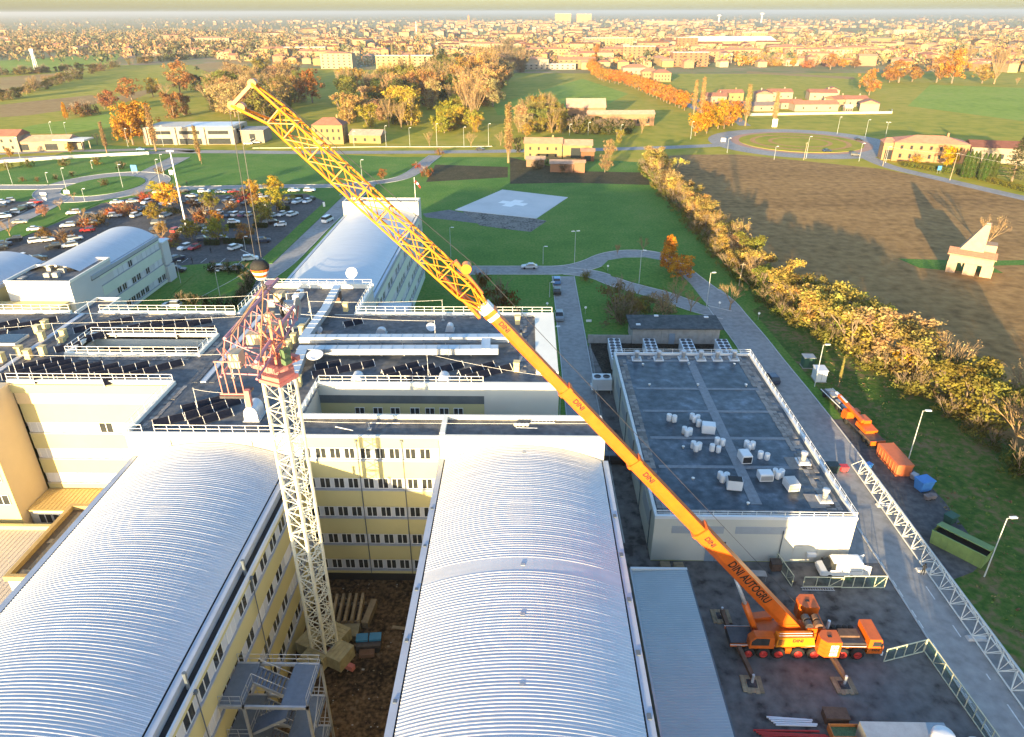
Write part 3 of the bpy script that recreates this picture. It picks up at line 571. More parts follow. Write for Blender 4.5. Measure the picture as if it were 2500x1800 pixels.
# ducts
def duct(name, segs, wd, ht, z, label, cat='duct', m=duct_m):
    o = thing(name, label, cat, (segs[0][0],segs[0][1],0)); o.location = (0,0,0)
    for p, q in zip(segs, segs[1:]):
        P = Vector((*p,z)); Q = Vector((*q,z)); d = (Q-P).normalized()
        MB().bar(P-d*wd/2, Q+d*wd/2-d*wd*(q is not segs[-1]), wd, ht).build('duct_run', m, o)
        n = int((Q-P).length/1.5)
        for k in range(1, n):
            c = P+d*1.5*k; MB().bar(c-d*.03, c+d*.03, wd+.07, ht+.07).build('flange', galv, o)
            if k % 2: MB().cbox((c.x,c.y,z-ht/2-(z-ht/2-ZR)/2),(.1,.1,max(.05,z-ht/2-ZR))).build('duct_foot', galv, o)
    return o
duct('air_duct', [(-30.9, 108.4), (-30.4, 98.9), (-30.6, 88.5), (-2.9, 89.1)], 1.25, .8, ZR+1.1, 'wide silver rooftop duct running along the rear roof, bent towards the plant roof')
duct('air_duct', [(-28.8, 76.7), (-29.8, 85), (-4.3, 85.5)], 1.35, .85, ZR+1.0, 'wide silver rooftop duct in front of the other, bent down beside the crane')
duct('air_duct', [(-5.4, 88.3), (-5.3, 85.5)], 1.2, .8, ZR+1.05, 'short silver duct link beside the white side parapet')
# cowls
def cowl(loc, wd, ln, ht, rz, label):
    o = thing('air_cowl', label, 'roof cowl', loc, rz)
    prof = [(wd/2*math.cos(math.pi*k/8), ht*.45+ht*.55*math.sin(math.pi*k/8)) for k in range(9)]+[(-wd/2,0),(wd/2,0)]
    MB().extrude(prof[::-1], -ln/2, ln/2).build('hood', metal_roof, o); MB().box(-wd/2-.15,wd/2+.15,-ln/2-.15,ln/2+.15,0,.12).build('curb', conc_l, o)
for k, (p, wd, ln, ht, lab) in enumerate((((-21.1, 78.2), 1.3, 1.4, 1.1, 'silver half-round cowl near the court railing, behind the two panel rows'), ((-10.2, 78.3), 1.3, 1.4, 1.1, 'silver half-round cowl near the court railing, before the centre panels'), ((-20.8, 92.9), 1.3, .8, .9, 'silver half-round cowl on the rear roof behind the duct'), ((-11, 94.2), 1.0, 1.2, 1.0, 'open metal frame cowl beside the rear walkway'), ((-31, 69.2), 1.6, 2.2, 1.9, 'big rounded silver cowl behind the tower crane mast'))): cowl((*p,ZR), wd, ln, ht, 0, lab)
VB = [(-70.5, 94), (-70.5, 92.1), (-68.5, 89.9), (-65.8, 90.6), (-65.4, 89.4), (-68.5, 85), (-66.7, 84), (-65.4, 85.1), (-69.6, 82.9), (-32.2, 92.7), (-32.5, 89.7), (-32.5, 87.6), (-32.4, 86), (-28.1, 76.8), (-27.9, 101.4), (-1.2, 96.7), (-1.1, 81.3), (-0.9, 89.7)]
vlab = ['furthest back beside the first joint strip','behind the joint strip, second from the rear','standing on the joint strip','beside the rear panel row','low, beside the rear panel row','in front, left of the joint strip','in front, on the joint strip','in front, right of the joint strip','nearest the picture edge','behind the crane deck','third in line right of the crane','second in line right of the crane','first in line right of the crane','grey, by the court railing post','on the rear parapet by the duct','by the white parapet, rear','by the white parapet, front','by the white parapet at the duct end']
vent_m = mat('vent_cream', (.60,.47,.22), .7, .1, 1)
for k, p in enumerate(VB):
    o = thing('vent_box', 'small cream box vent '+vlab[k], 'vent', (*p,ZR), rnd.uniform(-.1,.1), 'cream box vents on the hospital roof'); h = 1.25 if k not in (4,) else .6
    MB().box(-.35,.35,-.4,.4,0,h).build('housing', vent_m, o); MB().box(-.42,.42,-.47,.47,h,h+.1).build('lid', vent_m, o)
def dish(loc, r, label, rz=0, tilt=60):
    o = thing('satellite_dish', label, 'satellite dish', loc, rz)
    MB().tube((0,0,0),(0,0,r*1.1),.05,6).build('mast', galv, o)
    d = MB().lathe([(.02,.0),(r*.5,.06*r),(r*.85,.2*r),(r,.3*r),(r*.98,.32*r),(r*.5,.1*r),(.02,.03*r)], (0,0,0), 18).build('reflector', white_metal, o, smooth=True, loc=(0,-.1,r*1.1)); d.rotation_euler = (R(tilt),0,0)
    MB().tube((0,-.1,r*1.1),(0,-r*.75,r*1.35),.02,5).build('feed_arm', galv, o)
dish(((-30.1, 115.9)[0],(-30.1, 115.9)[1],ZR), 1.0, 'large round dish on the plant roof rail against the smooth vault')
dish((*(-27.5, 82.7),ZR), 1.1, 'white oval dish lying back behind the solar panels', 0, 15)
dish((*(-13.7, 93.4),ZR), .7, 'pair-mounted white dish on the rear roof by the walkway', .4, 40)
dish((*(-29.5, 92.5),ZR), .55, 'small square-looking dish at the duct corner', -.5, 50)
# plant on the rear roof
for k,(p,d,lab) in enumerate((((-37.2, 107.7),(1.0,3.2,1.1),'bright tilted condenser on the plant roof'),((-30.5, 106.8),(1.0,1.4,1.4),'rusty pump group beside the duct on the plant roof'),((-39.3, 107.1),(1.2,1.2,1.2),'round fan unit behind the crane on the plant roof'),((-40.5, 104.6),(1.1,1.3,1.2),'small grey unit beside the crane on the plant roof'))):
    o = thing('roof_unit', lab, 'air unit', (*p,ZR-.45)); MB().box(-d[0]/2,d[0]/2,-d[1]/2,d[1]/2,.15,d[2]).build('casing', [white_metal,rust,galv,galv][k], o); MB().box(-d[0]/2-.1,d[0]/2+.1,-d[1]/2-.1,d[1]/2+.1,0,.15).build('base', conc, o); MB().tube((0,0,d[2]),(0,0,d[2]+.15),min(d[:2])*.4,10).build('fan', steel_d, o)
sky_ = thing('skylight', 'square dark glass skylight behind the crane on the roof', 'skylight', (*(-34.1, 96.1),ZR)); MB().box(-1.6,1.6,-1.6,1.6,0,.35).build('curb', white_wall, sky_); MB().box(-1.4,1.4,-1.4,1.4,.35,.4).build('pane', glass, sky_)
sk2 = thing('skylight', 'dark glass skylight cut by the picture edge behind the cream vents', 'skylight', (*(-73.2, 89.9),ZR)); MB().box(-3.2,2.0,-2,1.2,0,.35).build('curb', white_wall, sk2); MB().box(-3.0,1.8,-1.8,1.0,.35,.4).build('pane', glass, sk2)
# lightning rods with wires
LM = [(-64.9, 96.3), (-65.3, 88.2), (-64.5, 78.3), (-37.1, 78.9), (-37.8, 69.9), (-31.8, 69.2), (-33.4, 100.8), (-32, 97), (-33.4, 92.3), (-12.4, 97.7), (-12.6, 89.8), (-12.3, 79.3), (-17.3, 66.7)]
LML = ['rear left beside the panels','beside the left court end','by the front left panels','right of the crane joint strip','between panels of the connecting wing','beside the big cowl','on the plant roof','at the duct bend','right of the crane','behind the rear walkway','between the two silver ducts','in front of the centre panels','on the narrow front roof']
for k, p in enumerate(LM):
    o = thing('lightning_rod', 'thin pale lightning rod '+LML[k], 'lightning rod', (*p,ZR), 0, 'lightning rods on the roof'); h = 3.4 if k != 12 else .9
    MB().tube((0,0,.1),(0,0,h),.035,5,.02).build('rod', rail_m, o); MB().box(-.25,.25,-.25,.25,0,.1).build('foot', conc, o)
WR = MB()
def wire(a, b, ha=3.3, hb=3.3, sag=.25, label='thin lightning wire', name='roof_wire', r=.016):
    P = Vector((*LM[a],ZR+ha)) if isinstance(a,int) else Vector(a); Q = Vector((*LM[b],ZR+hb)) if isinstance(b,int) else Vector(b); mb = MB(); pr = P
    for k in range(1,9):
        t = k/8; c = P.lerp(Q,t)-Vector((0,0,sag*4*t*(1-t))); mb.tube(pr,c,r,4); pr = c
    return tag(mb.build(name, rail_m), label, 'wire')
wire(0,(-84,91,ZR+3.2),label='thin pale wire strung over the rear left roof to the picture edge'); wire(1,(-84,85,ZR+3.2),label='thin pale wire over the left court end to the picture edge'); wire(1,8,label='thin pale wire over the sunken court to the crane'); wire(3,2,label='thin pale wire over the front left panels'); wire(8,10,label='thin pale wire over the silver ducts'); wire(7,9,label='thin pale wire along the rear roof past the duct bend'); wire(4,5,3.2,3.2,label='thin pale wire above the connecting wing panels'); wire(12,(8,67,ZR+.8),.85,0,.05,'thin cable along the narrow front roof to its end'); wire((-25,67,ZR+.8),12,0,.85,.05,'thin cable along the narrow front roof from the crane'); wire(11,(3,79,ZR+.4),label='thin stay wire down to the white parapet corner'); wire(0,6,label='thin pale wire above the rear parapet towards the plant roof')
# ladder and pipes lying on the narrow roof
ld = thing('roof_ladder', 'short white ladder lying on the narrow roof by its rear parapet', 'ladder', (2.0,68.3,ZR+.05))
for s in (0,.45): MB().box(-1.4,1.4,s,s+.06,0,.06).build('side_rail', rail_m, ld)
for k in range(7): MB().box(-1.3+k*.42,-1.24+k*.42,.06,.45,.015,.05).build('rung', rail_m, ld)
for (x,y,l,a,lab) in ((-17.5,68.0,3.4,-.02,'pale pipe lying along the narrow roof parapet'),(-21.2,67.1,2.3,-.35,'pale pipe lying askew on the narrow roof near the crane'),(-1.0,67.2,2.4,-.04,'pale pipe lying beside the white sacks on the narrow roof')):
    tag(MB().tube((0,0,.06),(l,0,.06),.05,6).build('loose_pipe', rail_m, None, False, (x,y,ZR), a), lab, 'pipe')
for k in range(4): tag(MB().lathe([(.12,0),(.24,.06),(.25,.2),(.15,.3),(.05,.32)], (0,0,0), 10).build('sandbag', white_wall, None, True, (-1.0+.42*k,67.7+.05*(k%2),ZR)), 'small white sack, '+nth(k)+' from the left in the row on the narrow roof', 'sack', 'white sacks on the narrow roof')
# ---------------------------------------------------------------- flat service building on the right
sv = thing('service_building', 'low white service building with dark flat roof and grey walkway strips', 'building')
X0,X1,Y0,Y1,ZS = 16.0,40.5,69.0,115.3,6.6
MB().box(X0+.3,X1-.3,Y0+.3,Y1-.3,ZS-.3,ZS).build('roof', M3('service_roof', [(.032,.046,.060),(.052,.072,.092),(.08,.105,.13),(.15,.19,.24)], .16, .35, 8, .15, 2, None, (.32,.46,.6,.78), .8), sv)
MB().box(X0,X1,Y0,Y0+.3,0,ZS).build('wall', white_wall, sv); MB().box(X0,X0+.3,Y0+.3,Y1-.3,0,ZS).build('wall', white_wall, sv); MB().box(X1-.3,X1,Y0+.3,Y1-.3,0,ZS).build('wall', white_wall, sv); MB().box(X0,X1,Y1-.3,Y1,0,ZS).build('wall', white_wall, sv)
for a in ((X0-.05,X1+.05,Y0-.05,Y0+.3),(X0-.05,X1+.05,Y1-.3,Y1+.05),(X0-.05,X0+.3,Y0+.3,Y1-.3),(X1-.3,X1+.05,Y0+.3,Y1-.3)): MB().box(*a,ZS,ZS+.45).build('parapet', white_metal, sv)
for x in (18.2,26.0,33.0): MB().box(x,x+(6.4 if x<20 else 6.2),Y0-.05,Y0,4.4,5.5).build('grey_window_panel', mat('louvre_grey', (.34,.36,.38), .6, .05, 1), sv)
for y in (72,80,88,96,104): MB().box(X0-.06,X0,y,y+5.4,3.2,5.4).build('grey_window_panel', MATS['louvre_grey'], sv); MB().tube((X0-.15,y-1,0),(X0-.15,y-1,6.4),.07,6).build('downpipe', gutter_m, sv)
dr = MB().box(22.7,25.2,Y0-.08,Y0,0,2.2).build('door', mat('door_grey', (.22,.28,.34), .5, .08, 1), sv); MB().box(22.8,25.1,Y0-.09,Y0-.02,2.25,3.1).build('pane', glass, dr)
MB().box(23.95,23.99,Y0-.1,Y0-.05,0,2.2).build('door_gap', dark_m, dr)
MB().add([(23.2,Y0-.1,1.3),(23.6,Y0-.1,1.3),(23.4,Y0-.1,1.65)],[(0,1,2)]).build('warning_sign', rail_m, dr); MB().box(24.35,24.7,Y0-.1,Y0-.085,1.35,1.6).build('blue_sign', mat('sign_blue', (.05,.3,.55), .5), dr); MB().box(24.72,25.0,Y0-.1,Y0-.085,1.35,1.75).build('yellow_sign', mat('sign_yellow', (.75,.5,.03), .5), dr)
MB().box(33.6,34.6,Y0-.07,Y0,0,2.3).build('door', white_wall, sv); MB().box(36.6,39.0,Y0-.07,Y0,0,2.7).build('door', white_wall, sv); MB().tube((31.9,Y0-.12,0),(31.9,Y0-.12,5.0),.06,6).build('downpipe', gutter_m, sv)
MB().box(35.3,36.4,Y0-.5,Y0-.05,1.2,1.7).build('wall_lamp_box', white_metal, sv)
railing(sv, [(X0+.1,Y0+.1),(X1-.1,Y0+.1),(X1-.1,Y1-.1),(X0+.1,Y1-.1),(X0+.1,Y0+.1)], ZS+.4, .75, 1.8)
wk = mat('walkway_paving', (.20,.22,.24), .85, .2, 1.5)
for a in ((28.5,29.9,72,112.8),): MB().box(*a,ZS,ZS+.05).build('walkway', wk, sv)
for y in (80.1,87.4,95.1,102.4,112.8): MB().box(18.3,28.5,y-.32,y+.32,ZS,ZS+.045).build('walkway', wk, sv); MB().box(29.9,38.4,y-.32,y+.32,ZS,ZS+.045).build('walkway', wk, sv)
slabs(sv, (16.6,71), (16.6,113.6), 2, ZS, .62, -1, .06); slabs(sv, (16.6,69.6), (39.8,69.6), 2, ZS, .6, 1, .08); slabs(sv, (39.6,71), (39.6,113.6), 3, ZS, .66, 1, .14); slabs(sv, (18.2,113.4), (39,113.4), 2, ZS, .6, 1, .2)
for p in ((20.6, 110.9), (28.7, 111.3), (36.6, 111.2), (20.6, 103.4), (28.6, 103.5), (36.5, 103.6), (22.5, 84.7), (22.3, 77.1), (36.5, 103.4), (28.1, 71.9)): MB().lathe([(.12,0),(.12,.25),(.22,.27),(.22,.36),(.05,.4)], (0,0,0), 10).build('roof_vent', rail_m, sv, True, (*p,ZS))
def fan_stack(p, label):
    o = thing('fan_stack', label, 'roof fan', (*p,ZS), 0, 'round fan stacks around the service roof')
    MB().box(-.85,.85,-.85,.85,.05,.22).build('curb', white_metal, o); MB().box(-.6,.6,-.6,.6,.22,.5).build('base', galv, o); MB().lathe([(.34,.5),(.34,1.35),(.46,1.4),(.46,1.7),(.3,1.75)], (0,0,0), 14).build('stack', metal_roof, o, True)
for k, x in enumerate((1255,1445,1660,1810,1950,2095)): fan_stack((19.8, 113.2) if k == 0 else (16.0+0,0) if False else [(19.8, 113.2),(23.7, 113.3),(28.1, 113.4),(31.2, 113.4),(34.1, 113.4),(37.1, 113.5)][k], 'round metal fan stack by the rear rail, '+nth(k)+' from the chiller end')
for k, (p, lab) in enumerate((((38.2, 81.4), 'round metal fan stack on a sunlit slab by the road-side rail'), ((38, 73), 'round metal fan stack by the road-side rail near the lit corner'))):
    fan_stack(p, lab); tag(MB().box(-2.2,1.0,-1.6,1.2,0,.06).build('slab_platform', slab_m, None, False, (*p,ZS)), 'grey slab platform under the '+('farther' if k == 0 else 'nearer')+' road-side fan stack', 'platform')
ROLL = MB().lathe([(.36,0),(.38,.05),(.38,1.0),(.34,1.06),(.16,1.06),(.14,1.0)], (0,0,0), 14).mesh('membrane_roll', white_metal, True)
RC = [((21.8, 92.3),2),((25.4, 92.7),3),((23.4, 88.7),3),((25.9, 90.7),2),((23.9, 84.8),3),((27.5, 85.9),2),((26.4, 84.1),2),((31.5, 85.2),3),((25.9, 77.5),3),((31.5, 85.1),2),((32.7, 82.4),2),((33.4, 78.4),3)]
RL = ['rear left','rear middle','left middle','wrapped-unit side','centre left','walkway edge','walkway front','cross-walk right','front left','walkway right','road-side','sunlit unit']
for ci, (p, n) in enumerate(RC):
    for j in range(n): tag(inst('membrane_roll', ROLL, None, (p[0]+.78*(j % 2)+.2*(j//2)+rnd.uniform(-.05,.05), p[1]-.35*(j % 2)-.75*(j//2), ZS), rnd.uniform(0,3), rnd.uniform(.88,1.05)), f'white membrane roll, {nth(j)} in the {RL[ci]} cluster on the service roof', 'roll', 'white membrane rolls on the service roof')
for k,(p,d,lab) in enumerate((((27, 89.1),(1.9,1.5,1.35),'white wrapped air unit among the membrane rolls'),((30.3, 81.7),(1.4,1.9,1.3),'white air unit with dark open end beside the long walkway'),((27.2, 75.3),(1.9,1.2,1.5),'white air unit with a black top near the crane boom'),((31.8, 77.4),(1.8,1.4,1.1),'white air unit in the sunlit patch near the road side'),((34.6, 75.5),(1.5,1.9,1.2),'sunlit air unit with an open tan end'))):
    o = thing('roof_unit', lab, 'air unit', (*p,ZS), (-.2,.1,-.15,.05,.1)[k])
    MB().box(-d[0]/2,d[0]/2,-d[1]/2,d[1]/2,.12,d[2]).build('casing', white_metal, o); MB().box(-d[0]/2+.1,d[0]/2-.1,-d[1]/2-.02,-d[1]/2+.02,.25,d[2]-.15).build('grille', [white_metal,dark_m,white_metal,galv,tan_band][k], o)
    MB().box(-d[0]/2+.06,d[0]/2-.06,-d[1]/2+.06,d[1]/2-.06,d[2],d[2]+.07).build('top', [white_metal,white_metal,dark_m,white_metal,conc_l][k], o); MB().box(-d[0]/2+.1,d[0]/2-.1,-d[1]/2+.1,d[1]/2-.1,0,.12).build('feet', galv, o)
# chillers behind the service building
def chiller(x, y, ln, label, nf):
    o = thing('chiller', label, 'chiller', (x,y,0), R(-1), 'chillers behind the service building')
    MB().box(-1.15,1.15,-ln/2,ln/2,.3,2.35).build('casing', white_metal, o); MB().box(-1.0,1.0,-ln/2+.1,ln/2-.1,0,.3).build('frame', galv, o); MB().box(-1.22,1.22,-ln/2-.05,ln/2+.05,2.35,2.5).build('top_deck', white_metal, o)
    for j in range(nf):
        for s in (-.58,.58): MB().lathe([(.5,0),(.5,.1),(.42,.1),(.40,.03),(.1,.03),(.08,.08)], (0,0,0), 14).build('fan', steel_d, o, True, (s,-ln/2+ln/nf*(j+.5),2.5))
for k,x in enumerate((17.9,25.0,32.4,39.6)): chiller(x, 126.5, 9.6, 'long white fan chiller behind the service building, '+nth(k)+' from the block road', 7)
ch = thing('small_chiller', 'square white two-fan unit on a steel frame beside the service building', 'air unit', (13.9,113.5,0))
MB().box(-1.7,1.7,-1.2,1.2,1.0,3.0).build('casing', white_metal, ch); MB().box(-1.9,1.9,-1.3,1.3,.85,1.0).build('frame', rail_m, ch)
for s in (-.8,.8): MB().lathe([(.62,0),(.62,.15),(.5,.15),(.48,.04),(.1,.04)], (0,0,0), 14).build('fan', steel_d, ch, True, (s,0,3.0))
for s,t in ((-1.6,-1.1),(1.6,-1.1),(-1.6,1.1),(1.6,1.1)): MB().box(s-.08,s+.08,t-.08,t+.08,0,.85).build('leg', galv, ch)
pb = thing('pump_house', 'low concrete-panel building with flat dark roof behind the chillers', 'building')
for k in range(12): MB().box(22.2+k*1.5,23.66+k*1.5,134.2,134.5,0,3.5).build('panel', conc, pb)
MB().box(22.2,40.2,134.5,140.5,0,3.4).build('wall', conc, pb); MB().box(21.6,40.8,133.6,141,3.5,3.75).build('roof', M3('pump_roof', [(.05,.06,.065),(.075,.085,.09),(.10,.11,.115)], .3, scale2=1.2), pb)
MB().box(29.8,31.0,134.1,134.2,0,2.4).build('door', MATS['door_grey'], pb)
for p in ((23,135.2),(27.5,140),(38,139.4)): MB().box(p[0],p[0]+.9,p[1],p[1]+.6,3.75,3.95).build('roof_light', white_metal, pb)
cw2 = thing('yard_wall', 'pale concrete wall panels between the block road and the pump house', 'wall')
for k in range(7): MB().box(13.0+k*1.3,14.26+k*1.3,134.3,134.5,0,1.9).build('panel', conc, cw2)
fz = thing('mesh_fence', 'thin wire fence along the block road beside the service building', 'fence')
for k in range(22): MB().tube((13.2-.02*k,133-2.7*k,0),(13.2-.02*k,133-2.7*k,1.8),.03,5).build('post', galv, fz)
for z in (.3,1.0,1.75): MB().tube((13.2,133,z),(12.7,76,z),.015,4).build('wire', galv, fz)
# ribbed shed at the foot of the vaulted wing
sh = thing('storage_shed', 'long low shed with pale ribbed roof beside the vaulted wing', 'building')
MB().box(12.9,18.7,24,63.2,0,3.3).build('wall', galv, sh)
sp = [];  n = 130
vs = []
for k in range(n):
    y = 24+k*.303
    for dy, h in ((0,0),(.2,0),(.215,.035),(.288,.035)): vs += [(12.6,y+dy,3.45+h),(19.0,y+dy,3.75+h)]
MB().add(vs, [(2*i,2*i+1,2*i+3,2*i+2) for i in range(len(vs)//2-1)]).build('ribbed_roof', mat('shed_sheet', (.36,.42,.45), .5, .06, .3, .3), sh)
MB().box(12.4,12.62,24,63.5,3.2,3.7).build('gutter', galv, sh); MB().box(12.5,19.1,63.3,63.6,3.3,3.8).build('verge_trim', white_metal, sh); MB().box(19.0,19.2,24,63.4,3.4,3.7).build('verge_trim', gutter_m, sh)

# ---------------------------------------------------------------- mobile crane
def text_mesh(txt, size):
    cu = bpy.data.curves.new('lettering', 'FONT'); cu.body = txt; cu.size = size; cu.align_x = 'CENTER'; cu.align_y = 'CENTER'; cu.extrude = .004; cu.offset = .03*size
    o = bpy.data.objects.new('lettering', cu); COL.objects.link(o)
    me = bpy.data.meshes.new_from_object(o.evaluated_get(bpy.context.evaluated_depsgraph_get())); bpy.data.objects.remove(o)
    me.materials.clear(); me.materials.append(MATS['lettering_black']); return me
mat('lettering_black', (.012,.012,.014), .6, .1, 3)
def put_text(par, txt, size, loc, xa, ya, sx=1.0):
    o = inst('lettering', text_mesh(txt, size), par)
    xa = Vector(xa).normalized(); ya = Vector(ya).normalized(); za = xa.cross(ya)
    o.matrix_local = Matrix.Translation(loc) @ Matrix(((xa.x,ya.x,za.x,0),(xa.y,ya.y,za.y,0),(xa.z,ya.z,za.z,0),(0,0,0,1))) @ Matrix.Diagonal((sx,1,1,1))
OX, OY = 30.0, 55.6
mc = thing('mobile_crane', 'orange eight-axle mobile crane with raised telescopic boom and lattice jib', 'mobile crane', (OX,OY,0))
L_ = lambda x,y,z: Vector((x-OX,y-OY,z))
ch_ = MB(); ch_.extrude([(-7.8,1.0),(-7.8,1.75),(6.6,1.75),(6.6,.75),(3.0,.75),(2.0,1.0)][::-1], -1.1, 1.1); ch_.build('chassis', steel_d, mc)
for s in (-1,1):
    y0, y1 = sorted((s*1.1, s*1.3)); MB().extrude([(-7.9,1.35),(-7.9,1.6),(6.5,1.6),(6.5,1.35)][::-1], y0, y1).build('side_deck', orange_p, mc)
    MB().box(-7.9,6.5,min(s*1.29,s*1.33),max(s*1.29,s*1.33),1.58,1.64).build('deck_stripe', rail_m, mc)
    for xa, xb in ((-2.0,-1.5),(-1.5,-1.4),(1.75,2.0)): MB().box(xa,xb,min(s*1.1,s*1.45),max(s*1.1,s*1.45),.55,1.35).build('locker', orange_p, mc)
TYRE = MB().lathe([(.42,-.2),(.66,-.22),(.74,-.14),(.74,.14),(.66,.22),(.42,.2)], (0,0,0), 20).mesh('tyre', black_r, True); RIM = MB().lathe([(.1,.1),(.2,.14),(.24,.05),(.4,.06),(.42,.16),(.42,-.1)], (0,0,0), 16).mesh('rim', mat('rim_red', (.45,.03,.025), .5, .1, 3), True)
for x in (-6,-4.4,-2.8,-.7,1.0,2.4,4.0,5.6):
    for s in (-1,1):
        wh = bpy.data.objects.new('wheel', TYRE); COL.objects.link(wh); wh.parent = mc; wh.location = (x,s*1.47,.74); wh.rotation_euler = (R(90) if s < 0 else R(-90),0,0); inst('rim', RIM, wh, (0,0,.17))
# driver's cab
cb = MB(); cb.extrude([(6.6,.7),(6.6,2.75),(7.9,2.75),(8.25,1.7),(8.25,.7)][::-1], -1.42, 1.42); cabo = cb.build('driver_cab', orange_p, mc)
for s in (-1,1): MB().extrude([(7.05,1.75),(7.05,2.45),(7.85,2.45),(8.08,1.75)][::-1], s*1.42-.01, s*1.42+.01).build('side_window', glass, cabo)
MB().add([(8.26,-1.3,1.72),(8.26,1.3,1.72),(7.94,1.3,2.68),(7.94,-1.3,2.68)], [(0,1,2,3)]).build('windscreen', glass, cabo); MB().box(8.2,8.4,-1.42,1.42,.45,.85).build('bumper', white_metal, cabo)
for s in (-1,1): MB().box(8.26,8.3,s*1.1-.2,s*1.1+.2,.95,1.2).build('headlight', rail_m, cabo); MB().box(7.9,8.0,s*1.6-.06,s*1.6+.06,1.7,2.3).build('mirror', dark_m, cabo)
put_text(mc, 'DINI', .42, (7.5,-1.44,1.25), (1,0,0), (0,0,1))
# engine deck behind the cab
MB().box(3.4,6.4,-1.25,1.25,1.75,2.05).build('engine_deck', steel_d, mc); MB().box(3.9,6.0,-.5,.5,2.05,2.3).build('engine_cover', rust, mc)
for k in range(4): MB().lathe([(.26,0),(.3,.1),(.3,.16),(.1,.18)], (0,0,0), 12).build('cooling_fan', black_r, mc, True, (3.7+.62*k,.85,2.05))
MB().tube((3.2,1.0,1.8),(3.2,1.0,2.9),.16,10).build('exhaust', white_metal, mc)
# outriggers with pads
for x, sd in ((-7.0,-1),(2.4,-1),(-7.4,1),(2.4,1)):
    yo = sd*(5.0 if sd < 0 else 4.1)
    MB().bar((x,sd*1.0,1.25),(x+(.55 if sd<0 else 0),yo,1.05),.42,.5).build('outrigger_beam', rust, mc); MB().tube((x+(.55 if sd<0 else 0),yo,.35),(x+(.55 if sd<0 else 0),yo,1.5),.14,10).build('outrigger_jack', metal_roof, mc); MB().lathe([(.4,0),(.4,.1),(.16,.2)], (0,0,0), 12).build('outrigger_foot', steel_d, mc, False, (x+(.55 if sd<0 else 0),yo,.22))
    pdo = thing('support_mat', ['timber mat under the rear near outrigger foot','timber mat under the front near outrigger foot','timber mat under the rear far outrigger foot by the shed','timber mat under the front far outrigger foot'][[(-7.0,-1),(2.4,-1),(-7.4,1),(2.4,1)].index((x,sd))], 'support mat', (OX+x+(.55 if sd<0 else 0),OY+yo,0), R(rnd.uniform(-4,4)), 'timber mats under the outriggers')
    for j in range(5): MB().box(-1.05+.43*j,-1.05+.43*j+.4,-1.0-(.12 if j%2 else 0),1.0,.06,.2).build('plank', wood, pdo)
    MB().box(-.5,.5,-.5,.5,.2,.22).build('steel_plate', steel_d, pdo)
# superstructure
MB().lathe([(1.25,1.75),(1.25,2.1),(1.1,2.1)], (-2.2,0,0), 24).build('slew_ring', steel_d, mc)
MB().extrude([(-5.0,2.1),(-5.0,2.7),(-2.4,3.0),(2.0,3.0),(2.3,2.1)][::-1], -.95, .95).build('slew_platform', orange_p, mc)
eh = MB().extrude([(-3.4,2.05),(-3.3,3.35),(.4,3.5),(.7,2.35)][::-1], -1.95, -.98).build('engine_housing', yellow_p, mc)
put_text(mc, 'DINI', .55, (-1.2,-1.975,3.02), (1,0,.03), (0,0,1))
for k in range(5): MB().box(-3.2,-2.6,-1.97,-1.95,2.4+.16*k,2.47+.16*k).build('louvre', dark_m, eh)
for z in (3.55,3.9): MB().tube((-3.2,-1.8,z),(.2,-1.8,z+.1),.03,5).build('handrail', rail_m, eh)
oc = MB().extrude([(-6.2,2.0),(-6.2,3.0),(-5.7,3.6),(-3.7,3.5),(-3.6,2.0)][::-1], -2.1, -1.1).build('operator_cab', orange_p, mc)
MB().extrude([(-6.05,2.45),(-6.05,2.95),(-5.6,3.45),(-4.2,3.4),(-4.2,2.45)][::-1], -2.12, -2.08).build('side_window', glass, oc); MB().add([(-6.21,-2.05,2.3),(-6.21,-1.15,2.3),(-5.72,-1.15,3.55),(-5.72,-2.05,3.55)], [(0,3,2,1)]).build('windscreen', glass, oc)
MB().extrude([(-5.2,2.1),(-5.2,3.0),(-3.0,3.4),(-3.0,2.1)][::-1], 1.0, 1.9).build('pump_housing', orange_p, mc)
wf = MB().box(.1,2.0,-.85,.85,3.0,3.6).build('winch_frame', orange_p, mc)
for y in (-.4,.45): MB().tube((.3,y-.3,3.75),(.3,y+.3,3.75),.42,14).build('winch_drum', steel_d, wf); MB().tube((1.3,y-.3,3.75),(1.3,y+.3,3.75),.42,14).build('winch_drum', rust, wf)
MB().bar((2.0,-2.2,2.8),(2.0,2.4,2.8),.5,.7).build('counterweight_beam', orange_p, mc)
def cwt(y0, y1, x0, x1, z0, z1, near):
    ym = (y0+y1)/2; s = 1
    poly = [(x0,y0+.5),(x0+.5,y0),(x1,y0),(x1,y1),(x0+.5,y1),(x0,y1-.5)]
    for k in range(4): MB().prism(poly, z0+(z1-z0)/4*k, z0+(z1-z0)/4*(k+1)-.025).build('counterweight_plate', orange_p, mc)
    MB().box((x0+x1)/2-.2,(x0+x1)/2+.2,ym-.15,ym+.15,z1-.02,z1+.03).build('lifting_eye', dark_m, mc)
    if near:
        for i in range(3):
            for j in range(2): MB().box(x0+1.0+j*.42,x0+1.36+j*.42,y0-.012,y0,z0+.2+i*.55,z0+.6+i*.55).build('hazard_plate', [rail_m, MATS['rim_red']][(i+j)%2 if False else 0], mc); MB().add([(x0+1.06+j*.42,y0-.016,z0+.28+i*.55),(x0+1.3+j*.42,y0-.016,z0+.28+i*.55),(x0+1.18+j*.42,y0-.016,z0+.52+i*.55)],[(0,1,2)]).build('hazard_mark', MATS['rim_red'], mc)
cwt(-2.9,-1.2,.85,2.9,1.75,3.9,True); cwt(1.9,3.9,.3,2.3,1.75,3.9,False)
